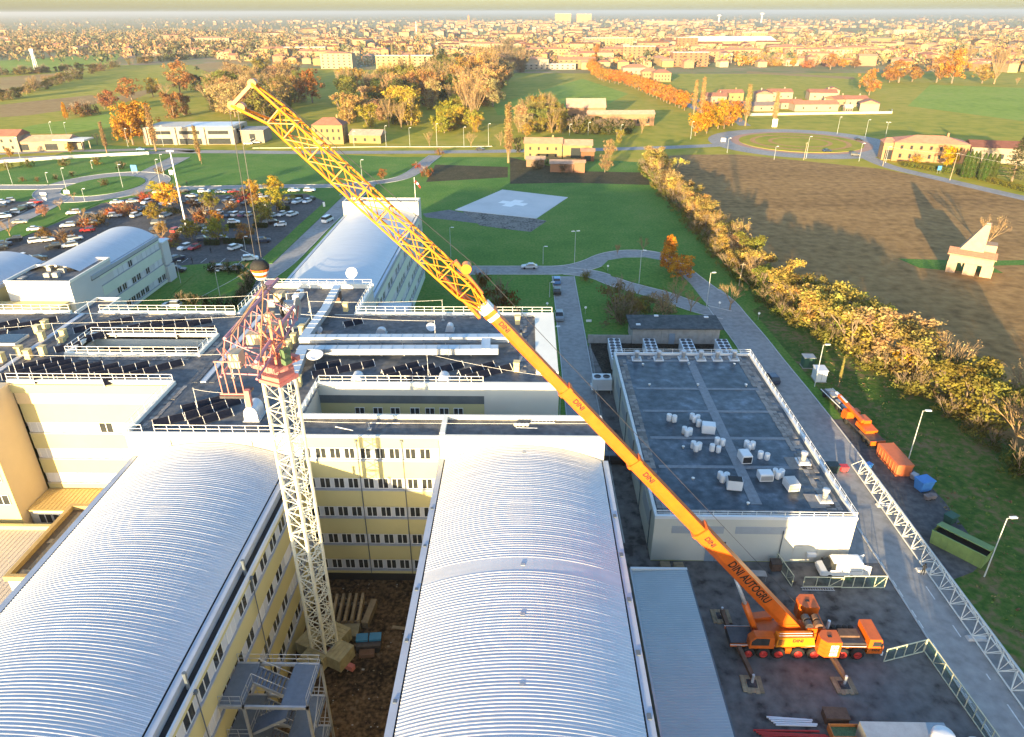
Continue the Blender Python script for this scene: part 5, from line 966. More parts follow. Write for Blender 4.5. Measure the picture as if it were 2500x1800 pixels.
ROWS = [
 ('front row by the grass bank', 3, [((-140.5, 268.3),'beige','sedan'),((-131.3, 270.3),'black','hatch'),((-123.6, 269.9),'white','suv'),((-117, 269.5),'silver','sedan'),((-112.3, 270),'red','sedan'),((-89.6, 272.2),'white','sedan'),((-83.6, 272.3),'white','suv')]),
 ('second row among the yellow trees', 8, [((-133.1, 258.9),'white','hatch'),((-125.5, 262.5),'silver','sedan'),((-98.2, 261.4),'white','hatch')]),
 ('third row', 72, [((-137.5, 252.7),'white','suv'),((-130.3, 251.4),'silver','suv'),((-127.7, 252.1),'silver','hatch'),((-123, 254.2),'black','sedan'),((-117.8, 252.2),'white','suv'),((-109.5, 256.4),'grey','sedan'),((-106, 253.7),'white','hatch'),((-104.3, 255.7),'red','hatch'),((-100.9, 251.7),'black','suv'),((-99.1, 255.1),'beige','hatch'),((-92.9, 250.5),'white','hatch'),((-86, 254.5),'grey','suv'),((-83.1, 253.9),'white','suv'),((-79.7, 254.6),'white','hatch'),((-79.2, 258),'black','sedan')]),
 ('fourth row', 70, [((-132.2, 234.5),'white','suv'),((-133.3, 241.7),'black','suv'),((-122.2, 234.6),'silver','suv'),((-125.9, 244.3),'dark blue','hatch'),((-109.4, 238.3),'beige','hatch'),((-105.7, 237.7),'white','hatch'),((-100.7, 234.8),'dark blue','hatch'),((-98.6, 236),'white','suv'),((-95.7, 235.4),'purple','suv'),((-93.9, 236.1),'silver','hatch'),((-85.3, 235),'silver','hatch'),((-83.2, 236.2),'white','hatch'),((-79.5, 236.2),'white','suv')]),
 ('fifth row', 15, [((-120.2, 224.9),'grey','suv'),((-117.5, 218),'dark blue','suv'),((-103.9, 224.6),'black','hatch'),((-95.9, 226.3),'white','hatch'),((-84.8, 226.1),'silver','hatch'),((-82.6, 226.4),'black','hatch'),((-79.6, 223.2),'white','hatch')]),
 ('sixth row behind the olive trees', 70, [((-110.2, 216.1),'red','suv'),((-108.7, 217.1),'white','hatch'),((-103.9, 218.2),'dark green','suv'),((-100.7, 216.7),'white','hatch')]),
 ('seventh row beside the clipped hedge', 25, [((-108.8, 204.9),'red','sedan'),((-97.7, 206.4),'dark blue','suv'),((-92.5, 207.4),'black','hatch'),((-79, 205.2),'dark blue','suv')]),
 ('last row by the aisle', 65, [((-99.8, 198.2),'white','suv'),((-97, 198.2),'red','hatch'),((-85, 198.4),'white','suv')]),
 ('painted bays beside the green wing', 60, [((-99.9, 188.9),'black','hatch'),((-97.3, 187.7),'dark blue','suv')]),
 ('upper left aisle', 22, [((-155.6, 237.5),'white','suv'),((-147.5, 233.8),'black','suv'),((-139.2, 233.8),'silver','suv'),((-148.4, 252.6),'white','sedan'),((-143.4, 254),'silver','sedan'),((-133.7, 242.4),'black','sedan')]),
 ('middle left aisle', 20, [((-148.2, 221.5),'silver','suv'),((-145.7, 225),'black','sedan'),((-143, 225.8),'grey','sedan'),((-156.3, 217.4),'white','sedan'),((-138.8, 216.3),'red','suv')]),
 ('lower left aisle', 35, [((-147.6, 204.3),'white','suv'),((-144.9, 205.5),'white','hatch'),((-137.3, 206.8),'silver','suv'),((-134.9, 199.8),'silver','suv'),((-155.1, 205.4),'black','suv'),((-155.1, 200.7),'dark blue','suv'),((-138.8, 198.2),'black','suv'),((-136.6, 187.8),'black','sedan'),((-153.8, 196.7),'black','sedan')]),
 ('small car park at the picture edge', 30, [((-188.1, 247.6),'dark blue','hatch'),((-189.9, 251.8),'white','suv'),((-189.3, 253.9),'silver','suv'),((-177.1, 246.6),'white','suv'),((-177.4, 242.3),'dark green','suv'),((-177, 244.3),'black','sedan'),((-177.7, 252),'red','suv'),((-176.6, 237),'white','suv'),((-176.7, 235.4),'black','sedan'),((-176.4, 232.4),'white','suv')])]
for lab, deg, lst in ROWS:
    lst = sorted(lst, key=lambda c: c[0][0])
    for k, (p, c, kd) in enumerate(lst): car(p, c, kd, deg+rnd.uniform(-5,5)+(180 if rnd.random()<.4 else 0), f'{c} {KN[kd]}, {nth(k)} from left in the {lab}', 'cars in the hospital car park')
for p,c,kd,dg,lab in (((0.9, 182.2),'silver','sedan',182,'silver saloon alone on the loop road below the helipad'),((7.9, 171.1),'blue','suv',90,'blue-grey car parked behind the black one on the block road'),((7.7, 163.6),'black','suv',90,'black car parked on the block road near the loop'),((7.6, 147.2),'grey','suv',-90,'dark grey car on the block road beside the white parapet'),((-65.5, 228.7),'white','van',75,'white minibus driving along the rear wing road'),((-93, 178.2),'black','suv',5,'black car parked beside the court lawn hedge'),((-82.9, 179.4),'white','suv',185,'white estate car stopped before the court lawn hedge'),((-78.1, 179.5),'silver','suv',180,'silver car half hidden by the court lawn hedge'),((-76.9, 188),'white','suv',20,'white car at the raised barrier arm'),((-140.5, 186.7),'white','van',60,'white high-roof van parked behind the green wing'),((-166.4, 225.5),'beige','sedan',20,'beige car driving on the car park road'),((147.4, 359.8),'dark blue','sedan',10,'dark car on the near side of the far roundabout'),((156.6, 348.9),'black','suv',-20,'black car leaving the far roundabout'),((177.2, 394),'black','sedan',-40,'dark car entering the far roundabout from the village side'),((-23.2, 363.6),'black','sedan',2,'dark car on the main road left of the lone poplar'),((177.9, 343.2),'silver','suv',20,'silver car in front of the pink house'),((13.8, 90.5),'black','suv',0,'black car parked at the foot of the vaulted gable'),((46, 117.8),'dark blue','suv',95,'dark blue car hidden behind the service building rail'),((-193.7, 362.3),'blue','sedan',0,'blue car on the frontage road'),((-83.1, 152.9),'white','suv',180,'white car behind the rear parapet by the court lawn'),((1171.5, -4605.9),'white','sedan',0,'')):
    if lab: car(p, c, kd, dg, lab)
for k,(p,c,kd) in enumerate((((-217.8, 965.5),'red','sedan'),((-210.1, 965.3),'white','sedan'),((-204.6, 976.3),'silver','sedan'),((-222.4, 960.1),'black','sedan'))): car(p, c, kd, 80, f'{c} car parked beside the pale apartment block across the fields', None, wheels=False)
for k,(p,c) in enumerate((((-155.2, 388.9),'white'),((-145.7, 379.8),'white'),((-143, 383.4),'silver'))): car(p, c, 'van' if k == 0 else 'sedan', 10, ['white van at the office loading bay','white car beside the office yard grass','silver car beside the office yard'][k])
# white van with open rear doors
vn = car((38.6,67.0), 'white', 'van', 180, 'white van with open rear doors parked by the service building', None, 'delivery_van')
for s in (-1,1): MB().box(-.03,.03,-.45,.45,.45,2.05).build('rear_door', white_metal, vn, False, (-2.95,s*.95,0), R(70*s)); MB().box(2.47,2.52,s*.7-.18,s*.7+.18,.72,.95).build('headlight', rail_m, vn); MB().box(1.55,1.75,s*1.05-.1,s*1.05+.1,1.3,1.5).build('mirror', dark_m, vn)
MB().box(-2.5,.75,-.955,.955,1.28,2.18).build('cargo_panel', white_metal, vn); MB().box(-2.45,.4,-.99,.99,1.15,1.22).build('side_trim', galv, vn)
# old crane truck in the lay-by
ct = thing('crane_truck', 'old orange crane truck with folded jib parked in the lay-by', 'crane truck', (55.2,99.6,.06), R(97))
MB().box(-4.4,3.0,-1.1,1.1,.75,1.05).build('chassis', steel_d, ct); MB().extrude([(3.0,.6),(3.0,2.3),(4.3,2.3),(4.6,1.5),(4.6,.6)][::-1], -1.15, 1.15).build('driver_cab', orange_p, ct)
MB().box(4.58,4.63,-1.0,1.0,1.5,2.1).build('windscreen', glass, ct); MB().box(-4.4,-1.0,-1.2,1.2,1.05,1.3).build('rear_deck', rust, ct); MB().box(-4.6,-4.4,-1.2,1.2,.6,1.35).build('tail_board', orange_p, ct)
MB().box(-.4,1.6,-1.0,.2,1.1,2.6).build('operator_cab', orange_p, ct); MB().box(-.2,1.4,-1.02,-.98,1.7,2.4).build('side_window', glass, ct); MB().extrude([(-2.2,1.3),(-2.4,1.9),(.6,2.1),(.8,1.3)][::-1], -1.1, .9).build('counterweight', orange_p, ct)
MB().bar((-.4,.5,2.5),(7.6,.3,2.9),.5,.55).build('folded_boom', orange_p, ct); MB().bar((5.0,.4,3.0),(8.6,.3,3.0),.35,.3).build('boom_tip', white_metal, ct)
for x in (-3.6,-2.3,3.2):
    for s in (-1,1): q = inst('wheel', CW, ct, (x,s*1.0,.52), 0, 1.6); q.rotation_euler = (R(90),0,0)
bt = thing('flat_trailer', 'long dark flatbed trailer with steel parts behind the crane truck', 'trailer', (54.9,109.0,.06), R(97))
MB().box(-4,4,-1.1,1.1,.8,1.0).build('bed', steel_d, bt)
for x,l in ((-3.4,1.4),(-1.4,1.2),(.8,1.6),(2.6,1.0)): MB().box(x,x+l,-.7,.6,1.0,1.3).build('load_block', galv, bt)
for s in (-1,1): MB().box(-4,4,s*1.1-.05,s*1.1+.05,1.0,1.12).build('side_rail', rail_m, bt)
for x in (-2.8,-1.6,2.8):
    for s in (-1,1): q = inst('wheel', CW, bt, (x,s*.95,.45), 0, 1.4); q.rotation_euler = (R(90),0,0)
# skips, bins, cabinets along the road
def skip(loc, l, w_, h, rz, m, label, lid=None):
    o = thing('skip_container', label, 'skip', (*loc,.06), rz)
    MB().add([(-l/2+.1,-w_/2,0),(l/2-.1,-w_/2,0),(l/2-.1,w_/2,0),(-l/2+.1,w_/2,0),(-l/2,-w_/2-.1,h),(l/2,-w_/2-.1,h),(l/2,w_/2+.1,h),(-l/2,w_/2+.1,h)], [(0,3,2,1),(0,1,5,4),(1,2,6,5),(2,3,7,6),(3,0,4,7)]+([(4,5,6,7)] if lid is None else [])).build('body', m, o)
    for k in range(int(l/.8)):
        for s in (-1,1): MB().box(-l/2+.4+.8*k,-l/2+.5+.8*k,s*(w_/2+.1)-.04,s*(w_/2+.1)+.04,.15,h-.1).build('rib', m, o)
    MB().box(-l/2-.06,l/2+.06,-w_/2-.16,-w_/2-.02,h-.02,h+.1).build('rim', m, o)
    if lid:
        MB().box(-l/2+.2,l/2-.2,-w_/2+.1,w_/2-.1,.3,h-.5).build('waste', dark_m, o); q = MB().box(-l/2,l/2,0,w_*.78,0,.1).build('lid', lid, o, False, (0,-w_*.12,h+.35)); q.rotation_euler = (R(-12),0,0)
    else:
        MB().box(-l/2+.05,l/2-.05,-w_/2,w_/2,h,h+.09).build('cover', m, o)
skip((56.2,90.6), 6.2, 2.2, 1.9, R(92), mat('skip_orange', (.55,.14,.05), .55, .12, .8), 'closed orange-red waste container at the end of the lay-by')
skip((55.7,71.2), 6.4, 2.3, 2.0, R(129-180), mat('skip_green', (.16,.24,.08), .55, .15, .8), 'open green waste container with half-raised lid', MATS['skip_green'])
def bin_(loc, m, label, s=1.0, rz=0):
    o = thing('wheeled_bin', label, 'bin', (*loc,.06), rz); MB().add([(-.5*s,-.4*s,.1),(.5*s,-.4*s,.1),(.5*s,.4*s,.1),(-.5*s,.4*s,.1),(-.62*s,-.5*s,1.0*s),(.62*s,-.5*s,1.0*s),(.62*s,.5*s,1.0*s),(-.62*s,.5*s,1.0*s)], [(0,3,2,1),(4,5,6,7),(0,1,5,4),(1,2,6,5),(2,3,7,6),(3,0,4,7)]).build('tub', m, o); MB().box(-.66*s,.66*s,-.54*s,.54*s,1.0*s,1.1*s).build('lid', m, o)
    for x in (-.4,.4): q = inst('wheel', CW, o, (x*s,-.4*s,.12), 0, .35)
bin_((46.2,88.6), mat('bin_dark', (.03,.05,.05), .6), 'dark bin beside the red one on the road', 1.3); bin_((48.0,88.8), mat('bin_red', (.55,.05,.06), .6), 'small red bin on the road before the lying jib', .9); bin_((52.0,89.6), mat('bin_blue', (.05,.2,.5), .6), 'small blue bin between lying jib and orange container', .8, .4); bin_((57.6,84.4), MATS['bin_blue'], 'large blue bin of waste at the lay-by edge', 1.7, .3); bin_((57.1,82.0), mat('bin_grey', (.2,.16,.15), .7), 'small grey-brown bin in front of the blue one', .7, .2); bin_((57.9,82.2), MATS['bin_grey'], 'second small grey-brown bin next to the lawn', .7, -.2); bin_((57.6,87.0), galv, 'low pale metal bin behind the blue one', .8, .6); bin_((57.6,77.0), mat('bin_green', (.03,.09,.06), .6), 'dark green wheeled bin behind the green container', 1.2, .5)
for k,(x,y,d,h,lab,m) in enumerate(((55.2,118.6,(1.9,2.4),2.3,'white electrical cabinet on the verge by the lamp post',white_metal),(54.9,124.0,(2.0,1.8),2.2,'dark cabinet with grey lid behind the white one',galv))):
    o = thing('electrical_cabinet', lab, 'cabinet', (x,y,.06), R(-2)); MB().box(-d[0]/2,d[0]/2,-d[1]/2,d[1]/2,.12,h).build('housing', m if k == 0 else MATS['bin_green'], o); MB().box(-d[0]/2-.1,d[0]/2+.1,-d[1]/2-.1,d[1]/2+.1,h,h+.12).build('roof', m, o); MB().box(-d[0]/2-.1,d[0]/2+.1,-d[1]/2-.1,d[1]/2+.1,0,.12).build('base', conc, o); MB().box(-.02,.02,-d[1]/2-.012,-d[1]/2,.2,h-.1).build('door_gap', dark_m, o)
# ---------------------------------------------------------------- worker beside the lying jib
def person(loc, rz, label, top, legs_, pose):
    """one skinned body: pelvis root, spine, head, arms, legs"""
    V = [(0,0,.92),(0,.02,1.2),(0,.05,1.42),(0,.08,1.52),(0,.1,1.62),(0,.11,1.72)]; rd = [.155,.15,.13,.06,.1,.075]; E = [(0,1),(1,2),(2,3),(3,4),(4,5)]
    for s in (-1,1):
        i = len(V); V += [(s*.19,.05,1.4),(s*.25,.08-.05*pose,1.14),(s*.2,.3,1.0+.12*pose),(s*.19,.38,1.02+.12*pose)]; rd += [.065,.05,.04,.045]; E += [(2,i),(i,i+1),(i+1,i+2),(i+2,i+3)]
        i = len(V); V += [(s*.1,0,.86),(s*.12,.06*s*pose,.48),(s*.13,.02+.1*s*pose,.08),(s*.13,.16+.1*s*pose,.04)]; rd += [.095,.07,.05,.045]; E += [(0,i),(i,i+1),(i+1,i+2),(i+2,i+3)]
    me = bpy.data.meshes.new('person'); me.from_pydata(V, E, []); o = bpy.data.objects.new('person', me); COL.objects.link(o)
    m = o.modifiers.new('skin','SKIN'); o.modifiers.new('sub','SUBSURF').render_levels = 2; o.modifiers['sub'].levels = 2
    for k, sv in enumerate(me.skin_vertices[0].data): sv.radius = (rd[k],rd[k]*.85); sv.use_root = (k == 0)
    me.materials.append(mat('dark_clothes', (.02,.022,.026), .85, .3, 5)); tag(o, label, 'person'); o.location = (*loc,.07); o.rotation_euler = (0,0,rz)
    MB().lathe([(.1,0),(.115,.06),(.09,.12),(.02,.14)], (0,.1,1.66), 10).build('hair', mat('dark_hair', (.015,.012,.01), .8), o, True)
    MB().lathe([(.03,-.09),(.075,-.05),(.085,.01),(.06,.05)], (0,.135,1.63), 10).build('face', mat('skin', (.45,.28,.2), .6), o, True)
    return o
person((48.9,66.8), R(-40), 'person in dark clothes standing beside the lying lattice jib', None, None, 1.0)
for k,(p,lab) in enumerate((((-90.6, 194.4),'person walking in the aisle by the painted bays'),((-91.9, 185),'person in blue walking past the painted bays'),((-136.1, 283.2),'person in dark clothes walking on the path above the car park'))): person(p, R(90*k), lab, None, None, 1.0)
# ---------------------------------------------------------------- lamps, poles, signs
lampc = mat('lamp_grey', (.42,.44,.42), .5, .08, 2)
def lamp(loc, h, label, heads=1, rz=0):
    o = thing('street_lamp', label, 'street lamp', (*loc,.05), rz, 'street lamps'); MB().tube((0,0,0),(0,0,h),.085,7,.05).build('pole', lampc, o)
    for s in ((1,) if heads == 1 else (-1,1)):
        MB().bar((0,0,h-.05),(s*.6,0,h+.02),.05).build('arm', lampc, o); MB().box(s*.75-.42,s*.75+.42,-.16,.16,h,h+.14).build('lamp_head', rail_m, o)
for p,h,n,lab in (((56.4, 66.7),9,1,'tall lamp on the verge behind the green container'),((59, 91.6),9,1,'tall lamp behind the orange-red container'),((53.4, 115.7),8.5,1,'lamp beside the white electrical cabinet'),((28.8, 170.5),8.8,1,'lamp on the green island of the loop road'),((13.3, 185.9),9.2,2,'two-headed lamp at the loop road bend below the helipad'),((42.3, 154.6),8.5,1,'lamp on the far side of the loop road near the hedge'),((5.8, 160.8),3.8,1,'short lamp at the corner of the block road'),((5.9, 132.4),4.5,1,'short lamp beside the block road, behind the boom'),((6, 104.8),5,1,'lamp at the narrow roof end beside the block road'),((-21.2, 191.8),8.5,1,'lamp on the helipad lawn behind the jib'),((4.7, 185.8),5,1,'thin post by the silver saloon'),((-88.2, 169.1),6,1,'lamp on the court lawn strip'),((-73.4, 157.6),7.5,1,'lamp standing in the dark court lawn'),((-66.6, 288.7),9,1,'lamp beside the path behind the jib'),((-81.7, 197.5),4,1,'lamp in the hedge near the white car'),((-177.7, 271),9,1,'lamp by the near roundabout, car park side'),((-159.5, 278.1),9,1,'lamp on the near roundabout rim'),((-147, 283.4),10,1,'lamp at the access road lower corner'),((-153.3, 300),9,1,'lamp at the access road shrubs'),((-208.4, 285),9,1,'lamp on the lawn strip at the picture edge'),((-195.3, 287.3),4,1,'post on the lawn strip by the dark shrubs'),((-162.4, 256.2),4.5,1,'pale post above the car park bank'),((-249.8, 394.3),9,1,'lamp before the green field on the frontage road'),((-244.6, 374),12,1,'tall pole carrying the wire by the left houses'),((-205.6, 372.5),9,1,'lamp on the frontage road before the orange trees'),((-188, 374.3),10,1,'lamp at the corner of the white office'),((-239, 337.3),10,1,'lamp behind the barrier wall at the picture edge'),((-192.7, 315.7),3.5,1,'short post in the hedge by the main road'),((-149.1, 371),9,1,'lamp before the white office'),((-72.5, 375.4),10,1,'lamp on the main road past the small yellow house'),((-60.2, 375.4),9,1,'lamp on the main road before the green field'),((-46.2, 375.5),11,1,'tall lamp before the yellow willow'),((-31.9, 371),10,1,'lamp on the main road before the bare tree'),((-19.6, 375.6),11,1,'lamp on the main road left of the lone poplar'),((-88, 370.7),8,1,'lamp beside the small yellow house'),((23.8, 410.5),6,1,'lamp behind the farmhouse in the dark hedge'),((34.2, 410.6),7,1,'second lamp behind the farmhouse'),((52, 407.9),6,1,'lamp beyond the farmhouse near the hedge end'),((88.5, 397.7),9,1,'lamp on the bend before the far roundabout'),((174.2, 416.4),9,1,'lamp behind the far roundabout'),((185.3, 405.7),9,1,'lamp at the village exit of the far roundabout'),((187.8, 388.2),10,2,'double lamp with signs by the pink house road'),((130.5, 341),10,1,'lamp before the far roundabout in the field edge'),((152.8, 335.5),8,1,'lamp with a white sign at the roundabout exit'),((163.3, 331.9),7,1,'lamp at the hedge before the pink house'),((97.8, 356.6),7,1,'faint lamp left of the far roundabout'),((115.1, 339),6,1,'thin lamp on the field edge')): lamp(p, h, lab, n, rnd.uniform(-.3,.3))
fm = thing('flood_mast', 'tall pale lighting mast standing in the car park', 'mast', (*(-109.4, 221.1),.05)); MB().tube((0,0,0),(0,0,24),.3,10,.16).build('pole', rail_m, fm)
for s in (-.8,0,.8): MB().box(s-.3,s+.3,-.25,.15,23.8,24.2).build('floodlight', rail_m, fm)
an_ = thing('antenna_mast', 'white lattice antenna mast by the far hedge', 'antenna', (-598,920,0))
for s in ((-1,-1),(1,-1),(1,1),(-1,1)): MB().bar((s[0]*1.6,s[1]*1.6,0),(s[0]*.8,s[1]*.8,22),.5).build('leg', rail_m, an_)
for z in (6,12,18): MB().box(-1.5,1.5,-1.5,1.5,z,z+.4).build('platform', rail_m, an_)
for z in (19.5,21.5): MB().box(-2.2,2.2,-.6,.6,z,z+1.6).build('panel_antenna', rail_m, an_)
for k,(p,h,lab) in enumerate((((158.5,324),9,'leaning wooden utility pole at the field corner'),((172.8,295.1),11,'wooden utility pole before the pink house hedge'),((128.7, 338.8),8,'wooden utility pole at the top edge of the ploughed field'),((32.9, 90.3),9,'') ,((53.8, 169.5),6,'bare grey post in the hedge shade'))):
    if lab: o = thing('utility_pole', lab, 'pole', (*p,0)); MB().tube((0,0,0),(.3,0,h),.14,7,.1).build('pole', wood, o); MB().box(-.5,1.0,-.06,.06,h-.5,h-.35).build('crossarm', wood, o)
wire((158.8,324,8.6),(173.1,295.1,10.6),sag=.6,label='thin overhead wire between the two utility poles'); wire((173.1,295.1,10.6),(200,262,10),sag=.8,label='thin overhead wire from the utility pole to the cedar')
for p,w_,h,z,m,lab in (((-168, 304.7),2.6,2.6,1.2,MATS['bin_blue'],'blue direction sign at the access road junction'),((-173.6, 264.3),2.2,1.4,.8,rail_m,'white sign by the near roundabout'),((-182.1, 263.3),2.4,.9,.6,rail_m,'white sign at the small car park entrance'),((146.9, 441.3),3.0,4.5,.3,rail_m,'tall white panel beside the far roundabout'),((174.6, 307.7),1.6,1.8,1.5,MATS['bin_blue'],'blue panel sign on the field lane'),((103.6, 387.9),2.5,1.8,.4,rail_m,'white sign on the roundabout splitter island'),((-175.9, 254.3),1.4,1.4,.5,rail_m,'white notice by the small car park gate'),((-150.6, 301.2),1.6,1.8,.6,rail_m,'white sign at the lawn corner by the access road'),((-71.7, 247.9),.8,1.6,.3,rail_m,'narrow white notice on the verge of the rear road'),((14.1, 145.2),1.2,.5,.2,rail_m,'low white box on the lawn beside the block road')):
    o = thing('road_sign', lab, 'sign', (*p,.05)); MB().box(-w_/2,w_/2,-.05,.05,z,z+h).build('panel', m, o)
    for s in (-.35,.35): MB().tube((s*w_,.03,0),(s*w_,.03,z+.1),.05,6).build('post', galv, o)
for p,lab in (((21.8, 179.8),'small round-headed marker post on the green island'),((52.2, 147.3),'small white disc sign on the verge by the hedge'),((45, 153.7),'tiny white marker on the loop road verge'),((13.7, 150.3),'tiny white marker on the lawn by the block road'),((5, 152.7),'orange beacon lamp on a post by the rear parapet')):
    o = thing('marker_post', lab, 'marker', (*p,.05)); MB().tube((0,0,0),(0,0,1.5),.04,6).build('post', galv, o); q = MB().lathe([(.02,0),(.28,.02),(.28,.05),(.02,.07)], (0,0,0), 12).build('disc', rail_m, o, False, (0,-.05,1.6)); q.rotation_euler = (R(80),0,0)
# windsock on the rear gable
ws = thing('windsock', 'red and white windsock on a pole at the white gable', 'windsock', (-27.2,172.8,20)); MB().tube((0,0,0),(0,0,6.2),.06,6).build('pole', rail_m, ws)
for k in range(3): MB().tube((.1+.42*k,0,5.2-.35*k),(.1+.42*(k+1),0,5.2-.35*(k+1)-(.5 if k==2 else 0)),.36-.07*k,10,.3-.07*k).build('sock_band', MATS['rim_red'] if k%2==0 else rail_m, ws)
# barrier wall along the main road and its guard rail
bwl = thing('barrier_wall', 'long low white wall along the main road at the left', 'wall')
q_ = [(-246.6, 326), (-243.1, 328.7), (-230.5, 334.5), (-213.2, 342.5), (-198.8, 347.1), (-184.3, 350.9)]
for a,b in zip(q_, q_[1:]): MB().bar((a[0],a[1],.7),(b[0],b[1],.7),.4,1.4).build('wall_segment', conc_l, bwl)
gr_ = thing('guard_rail', 'pale guard rail along the far side of the main road', 'guard rail')
q_ = [(-138.6, 366), (-106.8, 367.5), (-77.5, 370.3), (-38.3, 370.5), (-17.6, 371.9)]
for a,b in zip(q_, q_[1:]): MB().bar((a[0],a[1],.6),(b[0],b[1],.6),.15,.35).build('rail', mat('warm_concrete', (.5,.42,.3), .8), gr_)
ba = thing('barrier_arm', 'raised white barrier arm at the car park exit', 'barrier', (*(-77, 190),.05), R(155)); MB().box(-.25,.25,-.25,.25,0,1.1).build('cabinet', rail_m, ba); MB().bar((0,0,1.0),(4.2,0,2.0),.1).build('arm', rail_m, ba)

# ---------------------------------------------------------------- trees
def leaf_mat(name, rough=.7):
    m = bpy.data.materials.new(name); m.use_nodes = True; nt = m.node_tree; N = nt.nodes; L = nt.links
    N.remove(N['Principled BSDF']); oi = N.new('ShaderNodeObjectInfo'); tc_ = N.new('ShaderNodeTexCoord'); tn = N.new('ShaderNodeTexNoise'); tn.inputs['Scale'].default_value = .55; tn.inputs['Detail'].default_value = 3
    L.new(tc_.outputs['Object'], tn.inputs['Vector'])
    hs_ = N.new('ShaderNodeHueSaturation'); L.new(oi.outputs['Color'], hs_.inputs['Color'])
    a = N.new('ShaderNodeMapRange'); a.inputs[1].default_value = .3; a.inputs[2].default_value = .7; a.inputs[3].default_value = .475; a.inputs[4].default_value = .53; L.new(tn.outputs[0], a.inputs[0]); L.new(a.outputs[0], hs_.inputs['Hue'])
    b = N.new('ShaderNodeMapRange'); b.inputs[1].default_value = .3; b.inputs[2].default_value = .7; b.inputs[3].default_value = .65; b.inputs[4].default_value = 1.3; L.new(tn.outputs[0], b.inputs[0]); L.new(b.outputs[0], hs_.inputs['Value'])
    df = N.new('ShaderNodeBsdfDiffuse'); tr = N.new('ShaderNodeBsdfTranslucent'); mx = N.new('ShaderNodeMixShader'); mx.inputs[0].default_value = .35
    L.new(hs_.outputs[0], df.inputs[0]); L.new(hs_.outputs[0], tr.inputs[0]); L.new(df.outputs[0], mx.inputs[1]); L.new(tr.outputs[0], mx.inputs[2]); L.new(mx.outputs[0], N['Material Output'].inputs[0])
    return m
leaf = leaf_mat('leaf'); bark = mat('bark', (.20,.145,.095), .9, .25, 2, local=True); bark_t = mat('tan_twig', (.25,.165,.085), .9, .2, 1.5, local=True)
tr_ = random.Random(21)
def rv(): 
    while True:
        v = Vector((tr_.uniform(-1,1),tr_.uniform(-1,1),tr_.uniform(-1,1)))
        if .05 < v.length < 1: return v.normalized()
def quad(mb, c, s, n):
    u = n.orthogonal().normalized(); u = Matrix.Rotation(tr_.uniform(0,6.28),3,n) @ u; t = n.cross(u); a = s*tr_.uniform(.6,1.1); b = s*tr_.uniform(.35,.7)
    mb.add([c-u*a, c+t*b*.9, c+u*a, c-t*b], [(0,1,2,3)])
def twig(mb, p, q, r0, r1, n=3): mb.tube(p, q, r0, n, r1)
def branch(mb, tips, p, d, ln, r, depth, spread, up, n=4):
    q = p+d*ln; twig(mb, p, q, r, r*.68, 5 if depth > 2 else 3)
    if depth == 0: tips.append(q); return
    for k in range(n if depth > 1 else n):
        nd = (d+rv()*spread+Vector((0,0,up))).normalized(); st = p.lerp(q, tr_.uniform(.55,1.0))
        branch(mb, tips, st, nd, ln*tr_.uniform(.55,.8), r*.58, depth-1, spread, up, n)
